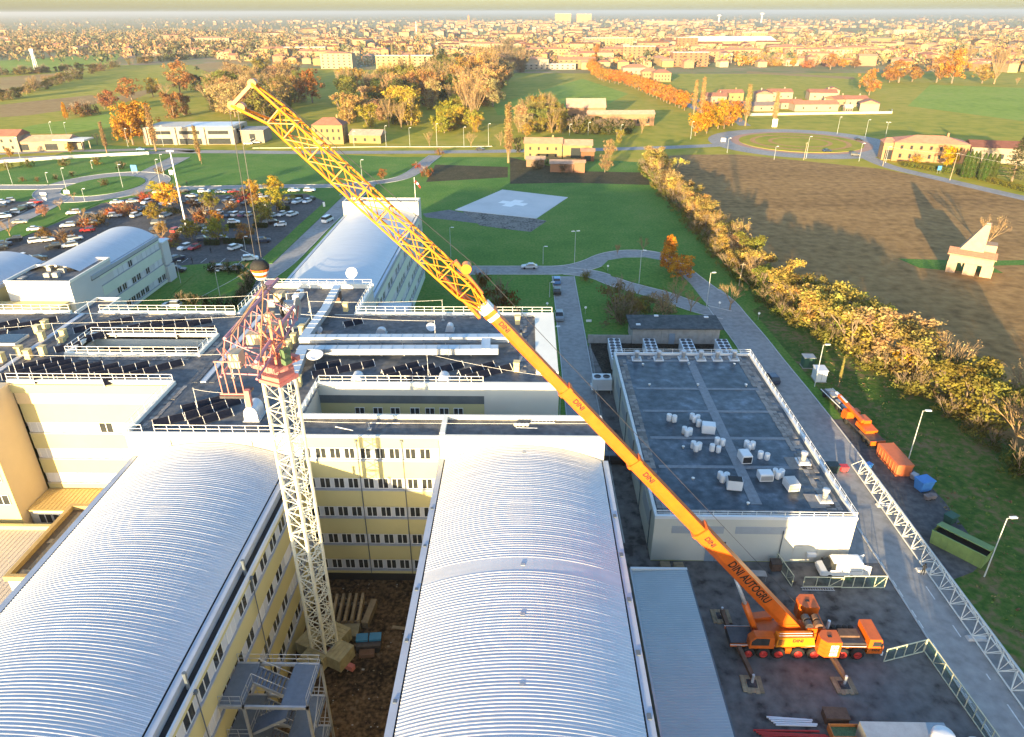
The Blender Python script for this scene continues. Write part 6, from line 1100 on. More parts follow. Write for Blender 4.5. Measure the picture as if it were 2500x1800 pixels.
def tree_meshes(kind, seed):
    """unit-free meshes for a tree about 10 m tall"""
    tr_.seed(seed); T = MB(); C = MB(); tips = []
    if kind == 'round':
        T.tube((0,0,0),(0,0,2.6),.24,7,.16)
        for k in range(7): a = k*.9; branch(T, tips, Vector((0,0,1.3+.25*k)), Vector((math.cos(a),math.sin(a),1.0)).normalized(), 2.2, .1, 2, .5, .12, 3)
        cl = [Vector((tr_.gauss(0,1.35),tr_.gauss(0,1.35),tr_.uniform(1.7,8.8))) for _ in range(58)]+tips[:30]
        for c in cl:
            f = 1-abs(c.z-4.8)/5.0; c.x *= .55+.75*max(f,.0); c.y *= .55+.75*max(f,.0); rr = tr_.uniform(.55,1.15)
            for _ in range(26): v = rv(); quad(C, c+v*rr*tr_.uniform(.5,1), .3, (v+rv()*.7).normalized())
    elif kind == 'cone':
        T.tube((0,0,0),(0,0,8.6),.2,6,.05)
        for k in range(80):
            z = 1.4+8.2*(k/80)**1.0; R_ = 2.9*(1-(z-1.2)/9.6)**.75*min(1,(z-.6)/1.4); a = k*2.4
            c = Vector((math.cos(a)*R_*tr_.uniform(.3,.9),math.sin(a)*R_*tr_.uniform(.3,.9),z))
            for _ in range(24): v = rv(); quad(C, c+v*.75*tr_.uniform(.4,1), .28, (v+rv()*.6).normalized())
    elif kind == 'hedge':
        for s in range(3):
            a = s*2.1+tr_.uniform(0,1); b0 = Vector((math.cos(a)*.5,math.sin(a)*.5,0)); branch(T, tips, b0, Vector((math.cos(a)*.25,math.sin(a)*.25,1)).normalized(), 3.4, .13, 4, .42, .16, 3)
        for c in tips:
            for _ in range(9): v = rv(); quad(C, c+v*.7*tr_.uniform(.3,1), .27, (v+rv()).normalized())
        for _ in range(40):
            a = tr_.uniform(0,6.28); rr = tr_.uniform(.4,2.3); c = Vector((math.cos(a)*rr,math.sin(a)*rr,tr_.uniform(.4,5.2)))
            for _ in range(24): v = rv(); quad(C, c+v*.9*tr_.uniform(.4,1), .28, (v+rv()*.6).normalized())
    elif kind == 'bare':
        T.tube((0,0,0),(0,0,2.0),.22,7,.17); tp = []
        for k in range(6): a = k*1.05+tr_.uniform(-.3,.3); branch(T, tips, Vector((0,0,1.6+.15*k)), Vector((math.cos(a)*.6,math.sin(a)*.6,1)).normalized(), 2.7, .1, 4, .36, .13, 3)
        for c in tips[::6]:
            for _ in range(2): v = rv(); quad(C, c+v*.3, .14, rv())
    elif kind == 'fan':
        T.tube((0,0,0),(0,0,1.6),.2,6,.15)
        for k in range(11): a = k*.57+tr_.uniform(-.2,.2); s = .22+.25*(k%3)/2; branch(T, tips, Vector((0,0,1.0+.12*k)), Vector((math.cos(a)*s,math.sin(a)*s,1)).normalized(), 3.6, .07, 3, .2, .2, 4)
        for c in tips[::4]:
            for _ in range(2): v = rv(); quad(C, c+v*.4, .2, rv())
    elif kind == 'poplar':
        T.tube((0,0,0),(0,0,9.2),.16,6,.03)
        for k in range(46):
            z = .5+8.3*k/46; a = k*2.4; ln = 2.3*(1-.55*k/46); d = Vector((math.cos(a)*.23,math.sin(a)*.23,1)).normalized(); p = Vector((0,0,z)); branch(T, tips, p, d, ln*.55, .03, 2, .16, .25, 4)
        for c in tips:
            for _ in range(2): v = rv(); quad(C, c+v*.22, .15, rv())
    elif kind == 'conifer':
        T.tube((0,0,0),(0,0,9.6),.25,6,.03)
        for k in range(70):
            z = .8+8.7*k/70; ln = 3.6*(1-k/70)**.85+.25; a = k*2.4
            for j in range(7):
                f = (j+1)/7; c = Vector((math.cos(a)*ln*f,math.sin(a)*ln*f,z-.25*f*f+.3*f))
                for _ in range(4): quad(C, c+rv()*.25, .3, (Vector((0,0,1))+rv()*.5).normalized())
            twig(T, Vector((0,0,z)), Vector((math.cos(a)*ln,math.sin(a)*ln,z+.05)), .04, .01)
    elif kind == 'cypress':
        T.tube((0,0,0),(0,0,9),.12,5,.03)
        for _ in range(1500):
            z = tr_.uniform(.2,9.8); R_ = .95*min(1,z/1.2)*(1-max(0,(z-6.5)/3.6))**.7; a = tr_.uniform(0,6.28); c = Vector((math.cos(a)*R_,math.sin(a)*R_,z)); quad(C, c, .22, (Vector((math.cos(a),math.sin(a),.3))+rv()*.5).normalized())
    elif kind == 'bush':
        for _ in range(5): branch(T, tips, Vector((0,0,0)), (rv()*.6+Vector((0,0,1))).normalized(), 1.8, .05, 2, .5, .1, 4)
        for _ in range(30):
            a = tr_.uniform(0,6.28); rr = tr_.uniform(0,2.2); c = Vector((math.cos(a)*rr,math.sin(a)*rr,tr_.uniform(.3,2.6-.35*rr)))
            for _ in range(22): v = rv(); quad(C, c+v*.6*tr_.uniform(.4,1), .2, (v+rv()*.6).normalized())
    elif kind == 'box':     # clipped hedge piece 4 x 1.4 x 1.3
        for _ in range(900):
            f = tr_.randrange(5); x,y,z = tr_.uniform(-2,2),tr_.uniform(-.7,.7),tr_.uniform(.05,1.3)
            if f < 2: z = 1.3
            elif f == 2: y = -.7
            elif f == 3: y = .7
            else: x = tr_.choice((-2,2))
            quad(C, Vector((x,y,z))+rv()*.08, .16, (rv()*.9+Vector((0,0,.6))).normalized())
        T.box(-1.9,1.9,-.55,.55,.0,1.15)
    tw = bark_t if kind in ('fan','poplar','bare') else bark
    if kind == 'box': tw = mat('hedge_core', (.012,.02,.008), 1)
    return C.mesh(kind+'_crown', leaf), T.mesh(kind+'_trunk', tw)
TM = {}
for kd, n in (('round',3),('cone',1),('hedge',4),('bare',3),('fan',3),('poplar',2),('conifer',1),('cypress',1),('bush',3),('box',1)): TM[kd] = [tree_meshes(kd, 11+7*k+len(kd)) for k in range(n)]
NTREE = 0
def tree(kd, loc, h, col, label, group=None, name=None, sx=1.0):
    global NTREE; NTREE += 1
    cm, tm = rnd.choice(TM[kd]); base = {'bush':2.8,'box':1.3}.get(kd,10.0); s = h/base
    nm = name or {'round':'broadleaf_tree','cone':'broadleaf_tree','hedge':'hedgerow_tree','bare':'bare_tree','fan':'bare_tree','poplar':'poplar_tree','conifer':'cedar_tree','cypress':'cypress_tree','bush':'bush','box':'clipped_hedge'}[kd]
    o = thing(nm, label, 'hedge' if kd == 'box' else 'bush' if kd == 'bush' else 'tree', (loc[0],loc[1],.03), rnd.uniform(0,6.28) if kd != 'box' else 0, group)
    o.scale = (s*sx, s*sx, s); c = tuple(max(0,x*rnd.uniform(.88,1.12)) for x in col)
    inst('crown', cm, o, color=c); inst('trunk' if kd not in ('box',) else 'core', tm, o); return o
GOLD, TAN, OLIVE, ORANGE, RUST, YEL, GREEN, RED, DGREEN = (.42,.285,.075),(.40,.27,.12),(.19,.175,.04),(.42,.17,.035),(.26,.10,.035),(.50,.33,.03),(.10,.13,.03),(.28,.05,.03),(.035,.06,.02)
# hedgerow between lawn and ploughed field
HL = [(55,322),(54.5,300),(55,270),(56,245),(56.5,225),(56.5,205),(57,188),(58.5,170),(62,150),(66.5,136),(70,124),(73.5,112),(76,101),(77.5,90),(78.5,78),(80,66)]
acc = 0; k = 0
pts = []
for a,b in zip(HL, HL[1:]):
    n = max(1,round(math.dist(a,b)/4.6))
    for i in range(n): pts.append((a[0]+(b[0]-a[0])*i/n, a[1]+(b[1]-a[1])*i/n))
for k,(x,y) in enumerate(pts):
    near = y < 150; u = rnd.random()
    kd = 'hedge' if u < (.84 if y > 125 else .6) else ('bare' if u < .95 else 'fan'); h = rnd.uniform(8,10.5) if not near else rnd.uniform(9.5,13)
    col = rnd.choice([GOLD,GOLD,(.30,.21,.06),TAN,OLIVE] if y > 140 else [GOLD,(.28,.22,.06),OLIVE,(.20,.19,.04),TAN])
    tree(kd, (x+rnd.uniform(-1.5,2.5), y+rnd.uniform(-1.5,1.5)), h, col, ('golden ' if col == GOLD else 'tan ' if col == TAN else 'olive ' if col == OLIVE else 'dull yellow ')+f'tree in the hedgerow beside the ploughed field, {nth(k)} from the main road', 'hedgerow trees along the ploughed field', sx=rnd.uniform(1.15,1.5) if kd == 'hedge' else 1.0)
    if k % 1 == 0: tree('bush', (x-2.6+rnd.uniform(-1.5,1), y+rnd.uniform(-2,2)), rnd.uniform(2.4,4.6), rnd.choice([OLIVE,(.09,.10,.025),(.16,.14,.035)]), f'dull olive bush at the lawn foot of the hedgerow, {nth(k)} from the main road', 'bushes along the hedgerow foot', sx=1.1)
tree('round', (73.5,121.5), 10, (.55,.30,.015), 'bright golden-orange tree in the hedgerow, above the crane truck', sx=1.15); tree('bare', (73.8,113.0), 14, TAN, 'large bare tree with fine tan branches beside the bright golden one', sx=1.1); tree('bare', (84,104), 13, TAN, 'gaunt bare tree standing behind the hedgerow'); tree('bare', (86,95), 14, TAN, 'gaunt bare tree at the picture edge behind the hedgerow'); tree('round', (82,80), 9, (.42,.27,.02), 'golden bushy tree low in the hedgerow by the picture edge'); tree('cone', (66.5,160), 6, YEL, 'small bright yellow tree in the hedgerow by the loop road')
# island and lawn trees
tree('cone', (37.8, 180), 10, (.50,.22,.02), 'tall orange cone-shaped tree on the loop road island', sx=1.25); tree('round', (40.2, 172.8), 7.6, (.50,.22,.025), 'round orange tree next to the cone-shaped one', sx=1.35); tree('bare', (33.7, 197.1), 5, (.2,.2,.06), 'thin young tree behind the loop road'); tree('bush', (15.6, 172.5), 2.6, OLIVE, 'low bush at the block road corner'); tree('fan', (26.1, 194.8), 3, TAN, 'tiny leafless sapling inside the loop')
for k,(p,h,c,kd) in enumerate((((21.3, 154.3),6,(.15,.13,.04),'bush'),((24.1, 151.5),5,OLIVE,'bush'),((27.6, 151.5),5,(.2,.16,.06),'hedge'),((35.9, 157.4),7,TAN,'bare'),((32.1, 151.6),5,TAN,'bush'),((38, 151.7),6,TAN,'bare'),((47.4, 153.2),8,(.2,.2,.06),'bare'),((21.1, 144.1),5.5,(.15,.14,.06),'bush'),((24.8, 146.8),5,(.2,.17,.05),'hedge'))): tree(kd, p, h, c, ['broad brown-green','dark olive','tan leafless','grey twiggy','straggly tan','thin grey','tall slender','bushy grey-green','scruffy yellow'][k]+' shrub in the thicket behind the pump house', 'thicket behind the pump house')
tree('bush', (-6.2, 152.9), 6, (.13,.06,.02), 'dark reddish bush beside the rear parapet end'); tree('bush', (-11.1, 166.7), 4, (.14,.07,.02), 'rusty bush on the lawn past the boom joint'); tree('round', (-59.2, 294.2), 5, RUST, 'rust-coloured young tree on the lawn above the path')
# car park trees
CPT = [((-125.2, 245.6),'round',10,YEL,'large bright yellow'),((-142.6, 269),'round',5,YEL,'small yellow'),((-141.3, 257.4),'bush',3.4,(.45,.10,.05),'pink-red'),((-133.9, 254.8),'bush',3.2,(.5,.14,.02),'fiery orange'),((-111.4, 244.5),'round',6.6,(.22,.20,.04),'olive-yellow'),((-103, 263.5),'round',7,(.42,.29,.04),'golden'),((-95.9, 267.9),'round',7.5,YEL,'tall yellow rear'),((-86.8, 243.4),'round',9,(.40,.30,.04),'largest yellow-olive'),((-86.2, 224.8),'round',8.4,(.26,.23,.04),'broad olive-gold'),((-95.4, 247.2),'round',5.5,(.36,.17,.05),'orange-brown'),((-123.7, 229.9),'round',6.6,(.24,.21,.04),'rounded olive'),((-106.4, 225.6),'bush',5,(.22,.08,.04),'red-brown'),((-102.1, 226.8),'round',4.8,(.36,.17,.03),'small orange-brown'),((-92.8, 205.5),'round',8,(.28,.25,.04),'front olive-yellow'),((-101.6, 207.3),'round',7,(.26,.24,.04),'front olive'),((-85.2, 206.5),'round',6,(.33,.16,.05),'slim orange-brown'),((-110.3, 206.3),'bare',5.5,(.3,.15,.06),'thin brown'),((-137, 238),'bush',3.6,(.38,.16,.07),'salmon-coloured'),((-104, 257.8),'bush',3.6,(.20,.03,.02),'dark red'),((-103.1, 244.5),'bush',3,(.20,.12,.04),'brown'),((-113.8, 249.6),'bush',2.6,(.16,.07,.03),'low russet'),((-118.8, 248.2),'bush',2.4,(.14,.05,.03),'low maroon'),((-120.8, 237),'bush',2.6,(.06,.06,.02),'dark green'),((-105.7, 255),'bush',2.6,(.22,.08,.04),'reddish'),((-105.9, 206.3),'bush',2.6,(.18,.09,.03),'brown front'),((-105, 200.8),'bush',2.4,(.2,.15,.03),'yellowish low'),((-163.5, 234.3),'round',4.5,(.36,.2,.12),'pale pink street'),((-164, 243.7),'bare',4.5,TAN,'leafless street'),((-148.3, 230),'bare',5,(.36,.2,.1),'pale salmon'),((-141.6, 220.2),'bush',3.4,(.3,.11,.03),'orange'),((-146.1, 206.1),'round',4.6,(.2,.1,.03),'brown'),((-160.2, 210.9),'bare',6,(.36,.25,.14),'pale bare'),((-138.8, 237.7),'bush',4.2,(.38,.16,.07),'long salmon'),((-143.2, 236.1),'bush',2.4,(.42,.14,.04),'low orange'),((-139.2, 224.4),'bush',3.6,(.15,.09,.03),'dark brown'),((-140.6, 206.2),'bush',3.2,(.15,.1,.04),'grey-brown'),((-113.7, 214),'round',4.5,(.32,.16,.05),'young orange'),((-167.1, 257.3),'bare',3.5,(.3,.18,.1),'thin roadside')]
for k,(p,kd,h,c,lab) in enumerate(CPT): tree(kd, p, h, c, lab+' '+('bush' if kd == 'bush' else 'tree')+' among the parked cars', 'car park trees', sx=1.3)
for k,(a,b) in enumerate([(-126.2, 241.2), (-121.2, 240.6), (-87.9, 260.7), (-82.8, 260.8), (-87.6, 244.1), (-82.8, 244.1), (-96.2, 221.4), (-91.5, 221.5), (-88.3, 221.5), (-82.9, 222.1), (-96.1, 202.7), (-91.2, 202.8), (-90.6, 204.6), (-82.1, 203.8)][i:i+2] for i in range(0,14,2)): 
    n = max(1,round(math.dist(a,b)/4.2))
    for i in range(n): t = (i+.5)/n; tree('box', (a[0]+(b[0]-a[0])*t,a[1]+(b[1]-a[1])*t), 1.4, DGREEN, f'dark clipped car park hedge, piece {nth(i)} of line {nth(k)} from the far side', 'clipped hedges in the car park')
for k,(a,b) in enumerate(([(-85.4, 178.6), (-73.7, 177.3)], [(-83.4, 154.8), (-66.4, 152.9)], [(-71.5, 173.7), (-67.2, 155)])):
    n = max(1,round(math.dist(a,b)/3.6))
    for i in range(n): t = (i+.5)/n; q = tree('bush', (a[0]+(b[0]-a[0])*t,a[1]+(b[1]-a[1])*t), 2.8, (.03,.045,.015), f'dark shrub {nth(i)} in the '+['far','near','side'][k]+' border of the court lawn', 'dark shrubs around the court lawn')
# main-road side: poplars, roadside trees
for p,h,lab in (((-8.3, 330.9),26,'tall lone tan poplar left of the farmhouse'),((-207.3, 355),15,'tan poplar on the frontage verge at the left'),((-184.8, 359.3),22,'tan poplar before the orange trees by the office'),((-152.8, 335.5),16,'slim tan poplar in front of the white office'),((111.8, 501.4),22,'first tan poplar behind the round orange trees'),((118.6, 509.3),23,'second tan poplar behind the round orange trees'),((131.8, 448.7),24,'tan poplar beside the roundabout link road'),((147.7, 445.6),20,'tan poplar behind the white roundabout panel')): tree('poplar', p, h, (.34,.22,.09), lab, sx=1.3)
for p,h,c,kd,lab in (((-225, 354.1),5,(.42,.2,.03),'round','round orange shrub tree on the frontage verge'),((-248.1, 343.2),5,(.40,.18,.04),'round','small orange tree at the picture edge by the road'),((-148.3, 326.6),7,(.42,.2,.1),'poplar','thin pinkish poplar on the lawn corner'),((-225.4, 379.4),7,TAN,'bare','bare tree beside the fuel canopy'),((-157.6, 306),3,(.22,.15,.05),'bush','brown shrub at the access road corner'),((-179.3, 315.8),3.2,DGREEN,'bush','dark green shrub at the junction corner'),((-195, 323.6),3.4,(.16,.15,.03),'bush','olive shrub clump in the road verge'),((-209.8, 323.5),3.2,(.14,.12,.03),'bush','olive-brown shrub beside the main road'),((-224.2, 319.4),3.6,(.06,.08,.02),'bush','dark shrub in the verge at the left'),((-231, 315.4),3.2,(.12,.12,.03),'bush','olive shrub in the verge at the picture edge'),((-191.6, 298.6),2.2,DGREEN,'bush','small dark shrub on the lawn strip'),((-195, 292.8),2,DGREEN,'bush','low dark shrub on the lawn strip'),((-200.7, 289.5),1.8,(.12,.09,.03),'bush','low brown shrub row on the lawn strip'),((-206.9, 289.4),1.8,(.15,.1,.03),'bush','low reddish shrub on the lawn strip'),((-169.3, 282.2),2.6,(.1,.07,.02),'bush','brown planting on the near roundabout'),((-42.3, 301.2),4,(.24,.09,.03),'bush','russet bush at the path bend'),((-48.7, 318.4),2.5,(.3,.06,.03),'bush','small red bush at the path bend'),((-42.4, 351.8),3,(.25,.12,.05),'bush','brown thicket beside the path junction'),((-50.1, 375.5),7,(.3,.24,.08),'fan','young tan tree on the main road verge'),((-28.3, 371),9,TAN,'bare','pinkish bare tree on the main road verge'),((-13.4, 377.9),8,TAN,'bare','bare tree left of the lone poplar'),((-0.5, 402.5),8,(.42,.26,.05),'round','orange-gold tree beside the farmhouse roof'),((38.8, 344.8),9,(.34,.22,.12),'round','pinkish round tree behind the farm lawn'),((33.7, 309.8),8.5,(.30,.19,.09),'round','pinkish-brown tree beside the farm lawn'),((48.6, 387.9),8,(.28,.24,.05),'hedge','yellow-green tree behind the main road'),((-4.2, 356.9),8,(.05,.05,.02),'hedge','dark tree against the farmhouse wall'),((7.1, 322.3),4,(.10,.09,.04),'bush','scrub between the farm outbuildings'),((15.8, 309.7),3.5,(.16,.12,.06),'bush','dry scrub before the farm outbuilding'),((3.9, 317.1),3.5,(.13,.12,.06),'bush','grey scrub before the farm shed'),((65.3, 418.9),9,TAN,'fan','thin tan tree at the hedgerow end'),((132.7, 199.9),12,TAN,'bare','bare spreading tree behind the ruined shrine'),((57.9, 116),6,(.3,.24,.08),'poplar','thin young tree behind the white cabinet'),((175.6, 347),9,(.55,.33,.01),'round','bright yellow tree at the pink house corner'),((183.7, 340.7),10,(.55,.34,.01),'round','bright yellow tree before the pink house front'),((184.2, 319.9),10,(.52,.33,.01),'round','bright yellow tree before the pink house lane'),((176.7, 329.9),4,(.5,.3,.02),'bush','low yellow shrub before the pink house'),((196.4, 292.9),18,(.10,.115,.05),'conifer','big grey-green cedar beside the pink house annex')): tree(kd, p, h, c, lab, sx=1.0 if kd not in ('poplar',) else .7)
for k,x in enumerate((1775,1805,1835,1865,1910,1945,1980,2015)): tree('cypress', [(180.3, 300.1),(181.5, 299.4),(182.8, 298.9),(184.3, 298.9),(184.6, 295.2),(185.7, 294),(187.2, 293.6),(188.6, 292.9)][k], 11, (.055,.085,.02), f'tall green cypress before the annex, {nth(k)} from the lane', 'cypresses by the pink house')
q_ = [(168, 324.1), (175.8, 313), (182.6, 307.8), (187.1, 291.7), (190.2, 274.9)]
i_ = 0
for a,b in zip(q_, q_[1:]):
    n = round(math.dist(a,b)/3.8)
    for i in range(n):
        t = (i+.5)/n; o = tree('box', (a[0]+(b[0]-a[0])*t,a[1]+(b[1]-a[1])*t), 1.9, (.16,.16,.03), f'yellow-green clipped hedge along the field lane, {nth(i_)} piece from its end', 'clipped hedge along the field lane'); o.rotation_euler = (0,0,math.atan2(b[1]-a[1],b[0]-a[0])); i_ += 1
# orange avenue
av = [(126.1, 1385.1), (94.9, 1081.3), (73, 884.8), (73.3, 755.5), (79.1, 738.7), (91.4, 707.3), (98.9, 651.6), (103.2, 598.3), (106.6, 557.5), (111.1, 530.2)]
q = []
for a,b in zip(av, av[1:]):
    n = max(1,round(math.dist(a,b)/11)); q += [(a[0]+(b[0]-a[0])*i/n,a[1]+(b[1]-a[1])*i/n) for i in range(n)]
for k,(x,y) in enumerate(q):
    tree('round', (x+rnd.uniform(-1,1),y+rnd.uniform(-2,2)), rnd.uniform(11.5,14), rnd.choice([(.42,.17,.035),(.40,.185,.05),(.45,.2,.04)]), f'orange tree in the far avenue, {nth(k)} from the town end', 'orange avenue trees', sx=1.15)
for k,p in enumerate(((109.7, 521.6),(93.7, 410.7),(101.9, 419),(111.6, 468.4),(111.7, 448.7),(112.4, 436.3),(125.4, 482.6),(116, 436.4),(124, 448.7),(131.5, 468.5))): tree('round', p, 13, rnd.choice([(.44,.19,.02),(.46,.22,.02),(.42,.17,.03)]), f'round orange tree beside the far roundabout, {nth(k)} from the left', 'round orange trees by the far roundabout', sx=1.2)
for p,h,c,sx,lab in (((279, 620),18,(.42,.17,.04),.8,'lone orange tree in the open green field'),((356.7, 735.9),17,(.36,.15,.04),1.6,'broad orange tree group centre in the far field'),((348.1, 736),12,(.36,.16,.05),1.3,'smaller orange tree left in the far field group'),((373.5, 743.9),12,(.36,.16,.05),1.3,'smaller orange tree right in the far field group'),((392.6, 735.6),20,(.34,.16,.06),1.1,'brownish tree beside the tall yellow-orange one'),((402.7, 727.5),26,(.42,.2,.04),.9,'tall yellow-orange tree in the far field'),((431, 727.2),15,(.36,.19,.05),1.2,'orange-tan tree near the right picture edge'),((437.7, 719.4),26,TAN,1.0,'tall leafless tan tree near the right picture edge'),((525.5, 925.5),18,TAN,1.0,'bare tree behind the tall yellow-orange one'),((355.3, 903.8),15,(.38,.16,.05),1.2,'orange tree at the town edge of the field'),((379, 928.1),9,(.42,.2,.03),1.3,'small orange tree at the town edge of the field'),((393.4, 927.8),9,(.28,.14,.06),1.5,'brown bush at the town edge of the field'),((454, 711.6),5,TAN,1.0,'small pale bush at the right picture edge')): tree('round' if c != TAN else 'fan', p, h*1.25, c, lab, sx=sx*1.1)
# wood behind the main road
WOOD = [((-206.4, 379.4),22,(.44,.19,.03),'round','large orange tree left of the white office',1.1),((-202.3, 384.2),23,(.44,.2,.03),'round','large orange tree behind the frontage poplar',1.1),((-212.4, 386.6),14,(.3,.17,.04),'round','lower orange tree at the edge of the green field',1.2),((-231.1, 482.5),18,(.26,.13,.04),'hedge','brown tree behind the office roof',1.2),((-230.7, 497.6),15,(.28,.17,.06),'hedge','tan tree behind the office roof corner',1.2),((-298, 530.8),14,(.32,.12,.05),'round','russet tree at the field corner',1.2),((-303.5, 530.8),12,(.32,.13,.06),'round','small russet tree at the field corner',1.2),((-313.2, 589.2),18,(.3,.14,.05),'round','brown tree in the left copse',1.3),((-306.8, 611.4),16,(.34,.2,.04),'round','yellow-brown tree in the left copse',1.2),((-294.7, 635.1),28,(.36,.15,.05),'round','tallest orange tree of the left copse',1.1),((-291.2, 660.7),16,(.07,.07,.02),'hedge','dark tree beside the tallest orange one',1.3),((-290.2, 600),14,(.25,.14,.06),'bare','bare tree inside the left copse',1.3),((-298.3, 475.2),11,(.40,.18,.02),'cone','orange cone tree alone in the left field',.8),((-298.9, 493.7),9,(.22,.1,.04),'bush','brown bush in the left field',1.2),((-294.9, 497.6),8,(.09,.08,.03),'bush','dark bush in the left field',1.0),((-388.6, 892.1),6,DGREEN,'round','small dark round tree in the left field',1.2),((-163.4, 568),26,(.32,.1,.03),'round','dark red-orange tree behind the yellow house',1.0),((-437, 661.7),12,TAN,'fan','pale bare tree beside the field lane',1.3)]
for p,h,c,kd,lab,sx in WOOD: tree(kd, p, h, c, lab, sx=sx)
def scatter(poly, n, kinds, hr, cols, lab, group, seed, dark=.0):
    r2 = random.Random(seed); xs = [p[0] for p in poly]; ys = [p[1] for p in poly]; got = []
    def inside(x,y):
        c = False; m = len(poly)
        for i in range(m):
            (x1,y1),(x2,y2) = poly[i],poly[(i+1)%m]
            if (y1 > y) != (y2 > y) and x < (x2-x1)*(y-y1)/(y2-y1)+x1: c = not c
        return c
    t = 0
    while len(got) < n and t < 20000:
        t += 1; x,y = r2.uniform(min(xs),max(xs)),r2.uniform(min(ys),max(ys))
        if inside(x,y) and all(math.hypot(x-a,y-b) > 3.4 for a,b in got): got.append((x,y))
    got.sort()
    for k,(x,y) in enumerate(got):
        kd = r2.choice(kinds); c = r2.choice(cols); tree(kd, (x,y), r2.uniform(*hr), c, f'{lab}, {nth(k)} from the left', group, sx=r2.uniform(1.0,1.4))
scatter([(-216.2, 497.6), (-297.9, 718.4), (-280.3, 786.1), (-229.9, 750.2), (-169.4, 548.7), (-147.6, 454.7), (-176.9, 468.2)], 55, ['fan','bare','hedge','round','hedge'], (15,25), [TAN,(.26,.15,.06),(.30,.2,.09),OLIVE], 'tan leafless tree in the wood behind the jib head', 'wood behind the jib', 3)
scatter([(-112.9, 448.3), (-145.1, 610.6), (-149, 717), (-117.1, 716.7), (-83.9, 548.5), (-67.6, 430), (-91.6, 429.9)], 49, ['fan','hedge','hedge','round'], (12,24), [TAN,(.36,.24,.09),OLIVE,(.38,.25,.04),(.08,.09,.025)], 'mixed autumn tree in the wood behind the two yellow houses', 'wood behind the yellow houses', 4)
scatter([(-78.8, 513.5), (-108.1, 659.5), (-105.6, 784.1), (-71.1, 822.1), (-50.9, 610.1), (-49.4, 513.5), (-65.7, 509.4)], 55, ['fan','hedge','round','hedge'], (16,27), [TAN,OLIVE,(.3,.22,.05),(.07,.08,.02),(.34,.2,.06)], 'tall mixed tree in the middle of the far wood', 'middle of the far wood', 5)
scatter([(-41.9, 497.5), (-57.9, 716.2), (-48.3, 886.7), (-24.6, 633.6), (-24.3, 513.5), (-24, 430.1), (-32.9, 430.1)], 34, ['fan','hedge','round'], (19,31), [(.40,.24,.09),TAN,(.38,.21,.06)], 'tall golden-tan tree at the meadow edge of the far wood', 'meadow edge of the far wood', 6)
scatter([(-57.4, 864.1), (-50.5, 1391.5), (-13.8, 1286.8), (3, 961.3), (-20.3, 658.9), (-33.5, 716)], 55, ['bare','hedge','fan'], (15,24), [(.24,.18,.10),(.2,.16,.09),(.14,.12,.06)], 'grey-brown tree on the town side of the far wood', 'town side of the far wood', 7)
scatter([(-51.1, 418.5), (-54.9, 468.3), (-48, 497.5), (-30.6, 448.4), (-28.6, 418.6)], 25, ['hedge','round'], (9,15), [(.32,.27,.04),(.36,.28,.04),(.25,.23,.04)], 'yellow-green willow along the main road meadow', 'willows by the main road', 8)
scatter([(-5.2, 413.1), (-5.3, 497.5), (25.9, 513.4), (21.5, 418.7)], 42, ['hedge','fan'], (8,15), [(.28,.22,.05),(.2,.19,.05),TAN], 'olive-tan tree in the belt behind the farmhouse', 'tree belt behind the farmhouse', 9)
scatter([(21.2, 413.2), (22.8, 448.5), (61.6, 436.2), (58.6, 413.3)], 25, ['bush','hedge'], (5,8), [(.07,.08,.025),(.12,.11,.03)], 'dark shrub tree in the belt below the ruined barn', 'dark belt below the ruined barn', 10)
scatter([(-169, 888.6), (-222.6, 1246.8), (-191, 1202.4), (-152.9, 1022.2), (-136.4, 1086.8), (-100, 1021), (-87.2, 887.3), (-120.6, 822.8)], 25, ['round','conifer','poplar','poplar'], (14,22), [(.3,.2,.05),DGREEN,TAN], 'tree in front of the long yellow apartment block', 'trees before the apartment block', 11)
def hedge_line(P, kinds, hr, cols, lab, group, jx=3):
    for k,(x,y) in enumerate(P): tree(rnd.choice(kinds), (x+rnd.uniform(-jx,jx),y+rnd.uniform(-jx,jx)), rnd.uniform(*hr), rnd.choice(cols), f'{lab}, {nth(k)} from the left', group, sx=rnd.uniform(1.1,1.6))
DK = [(.10,.10,.03),(.14,.12,.04),(.26,.18,.07),(.18,.14,.04)]
hedge_line([(-413.8, 581.1), (-415, 589.3), (-416.2, 597.7), (-417.4, 606.3), (-419.7, 616.7), (-423.9, 630.1), (-428.3, 644.2), (-432.8, 658.8), (-437.6, 674.1), (-441.8, 688.9), (-445.3, 702.9), (-449, 717.5), (-452.7, 732.7), (-459.8, 753.5), (-468.2, 777), (-476.9, 801.7), (-485.6, 826.9), (-494.8, 853.8), (-503.3, 879.9), (-507.6, 899.5), (-512.1, 919.9), (-516.8, 941.3), (-520.6, 961.6), (-524.4, 982.4), (-528.4, 1004.1), (-529.2, 1020.2), (-526.8, 1030.5), (-524.4, 1041.1), (-522, 1051.9), (-519, 1061.8), (-515.7, 1071.5), (-512.4, 1081.2), (-508.9, 1091.2), (-506.1, 1102.8), (-503.8, 1115.8), (-501.4, 1129.1), (-498.9, 1142.7), (-495.7, 1155), (-491.6, 1165.6), (-487.5, 1176.4), (-483.2, 1187.4), (-478.9, 1198.5), (-474.5, 1209.9), (-472.1, 1226.9), (-469.8, 1244.7), (-467.3, 1263), (-464.9, 1281.8), (-462.3, 1301.1)], ['hedge','hedge','bush','bare'], (6,11), DK, 'hedge tree along the diagonal field lane', 'trees along the diagonal field lane')
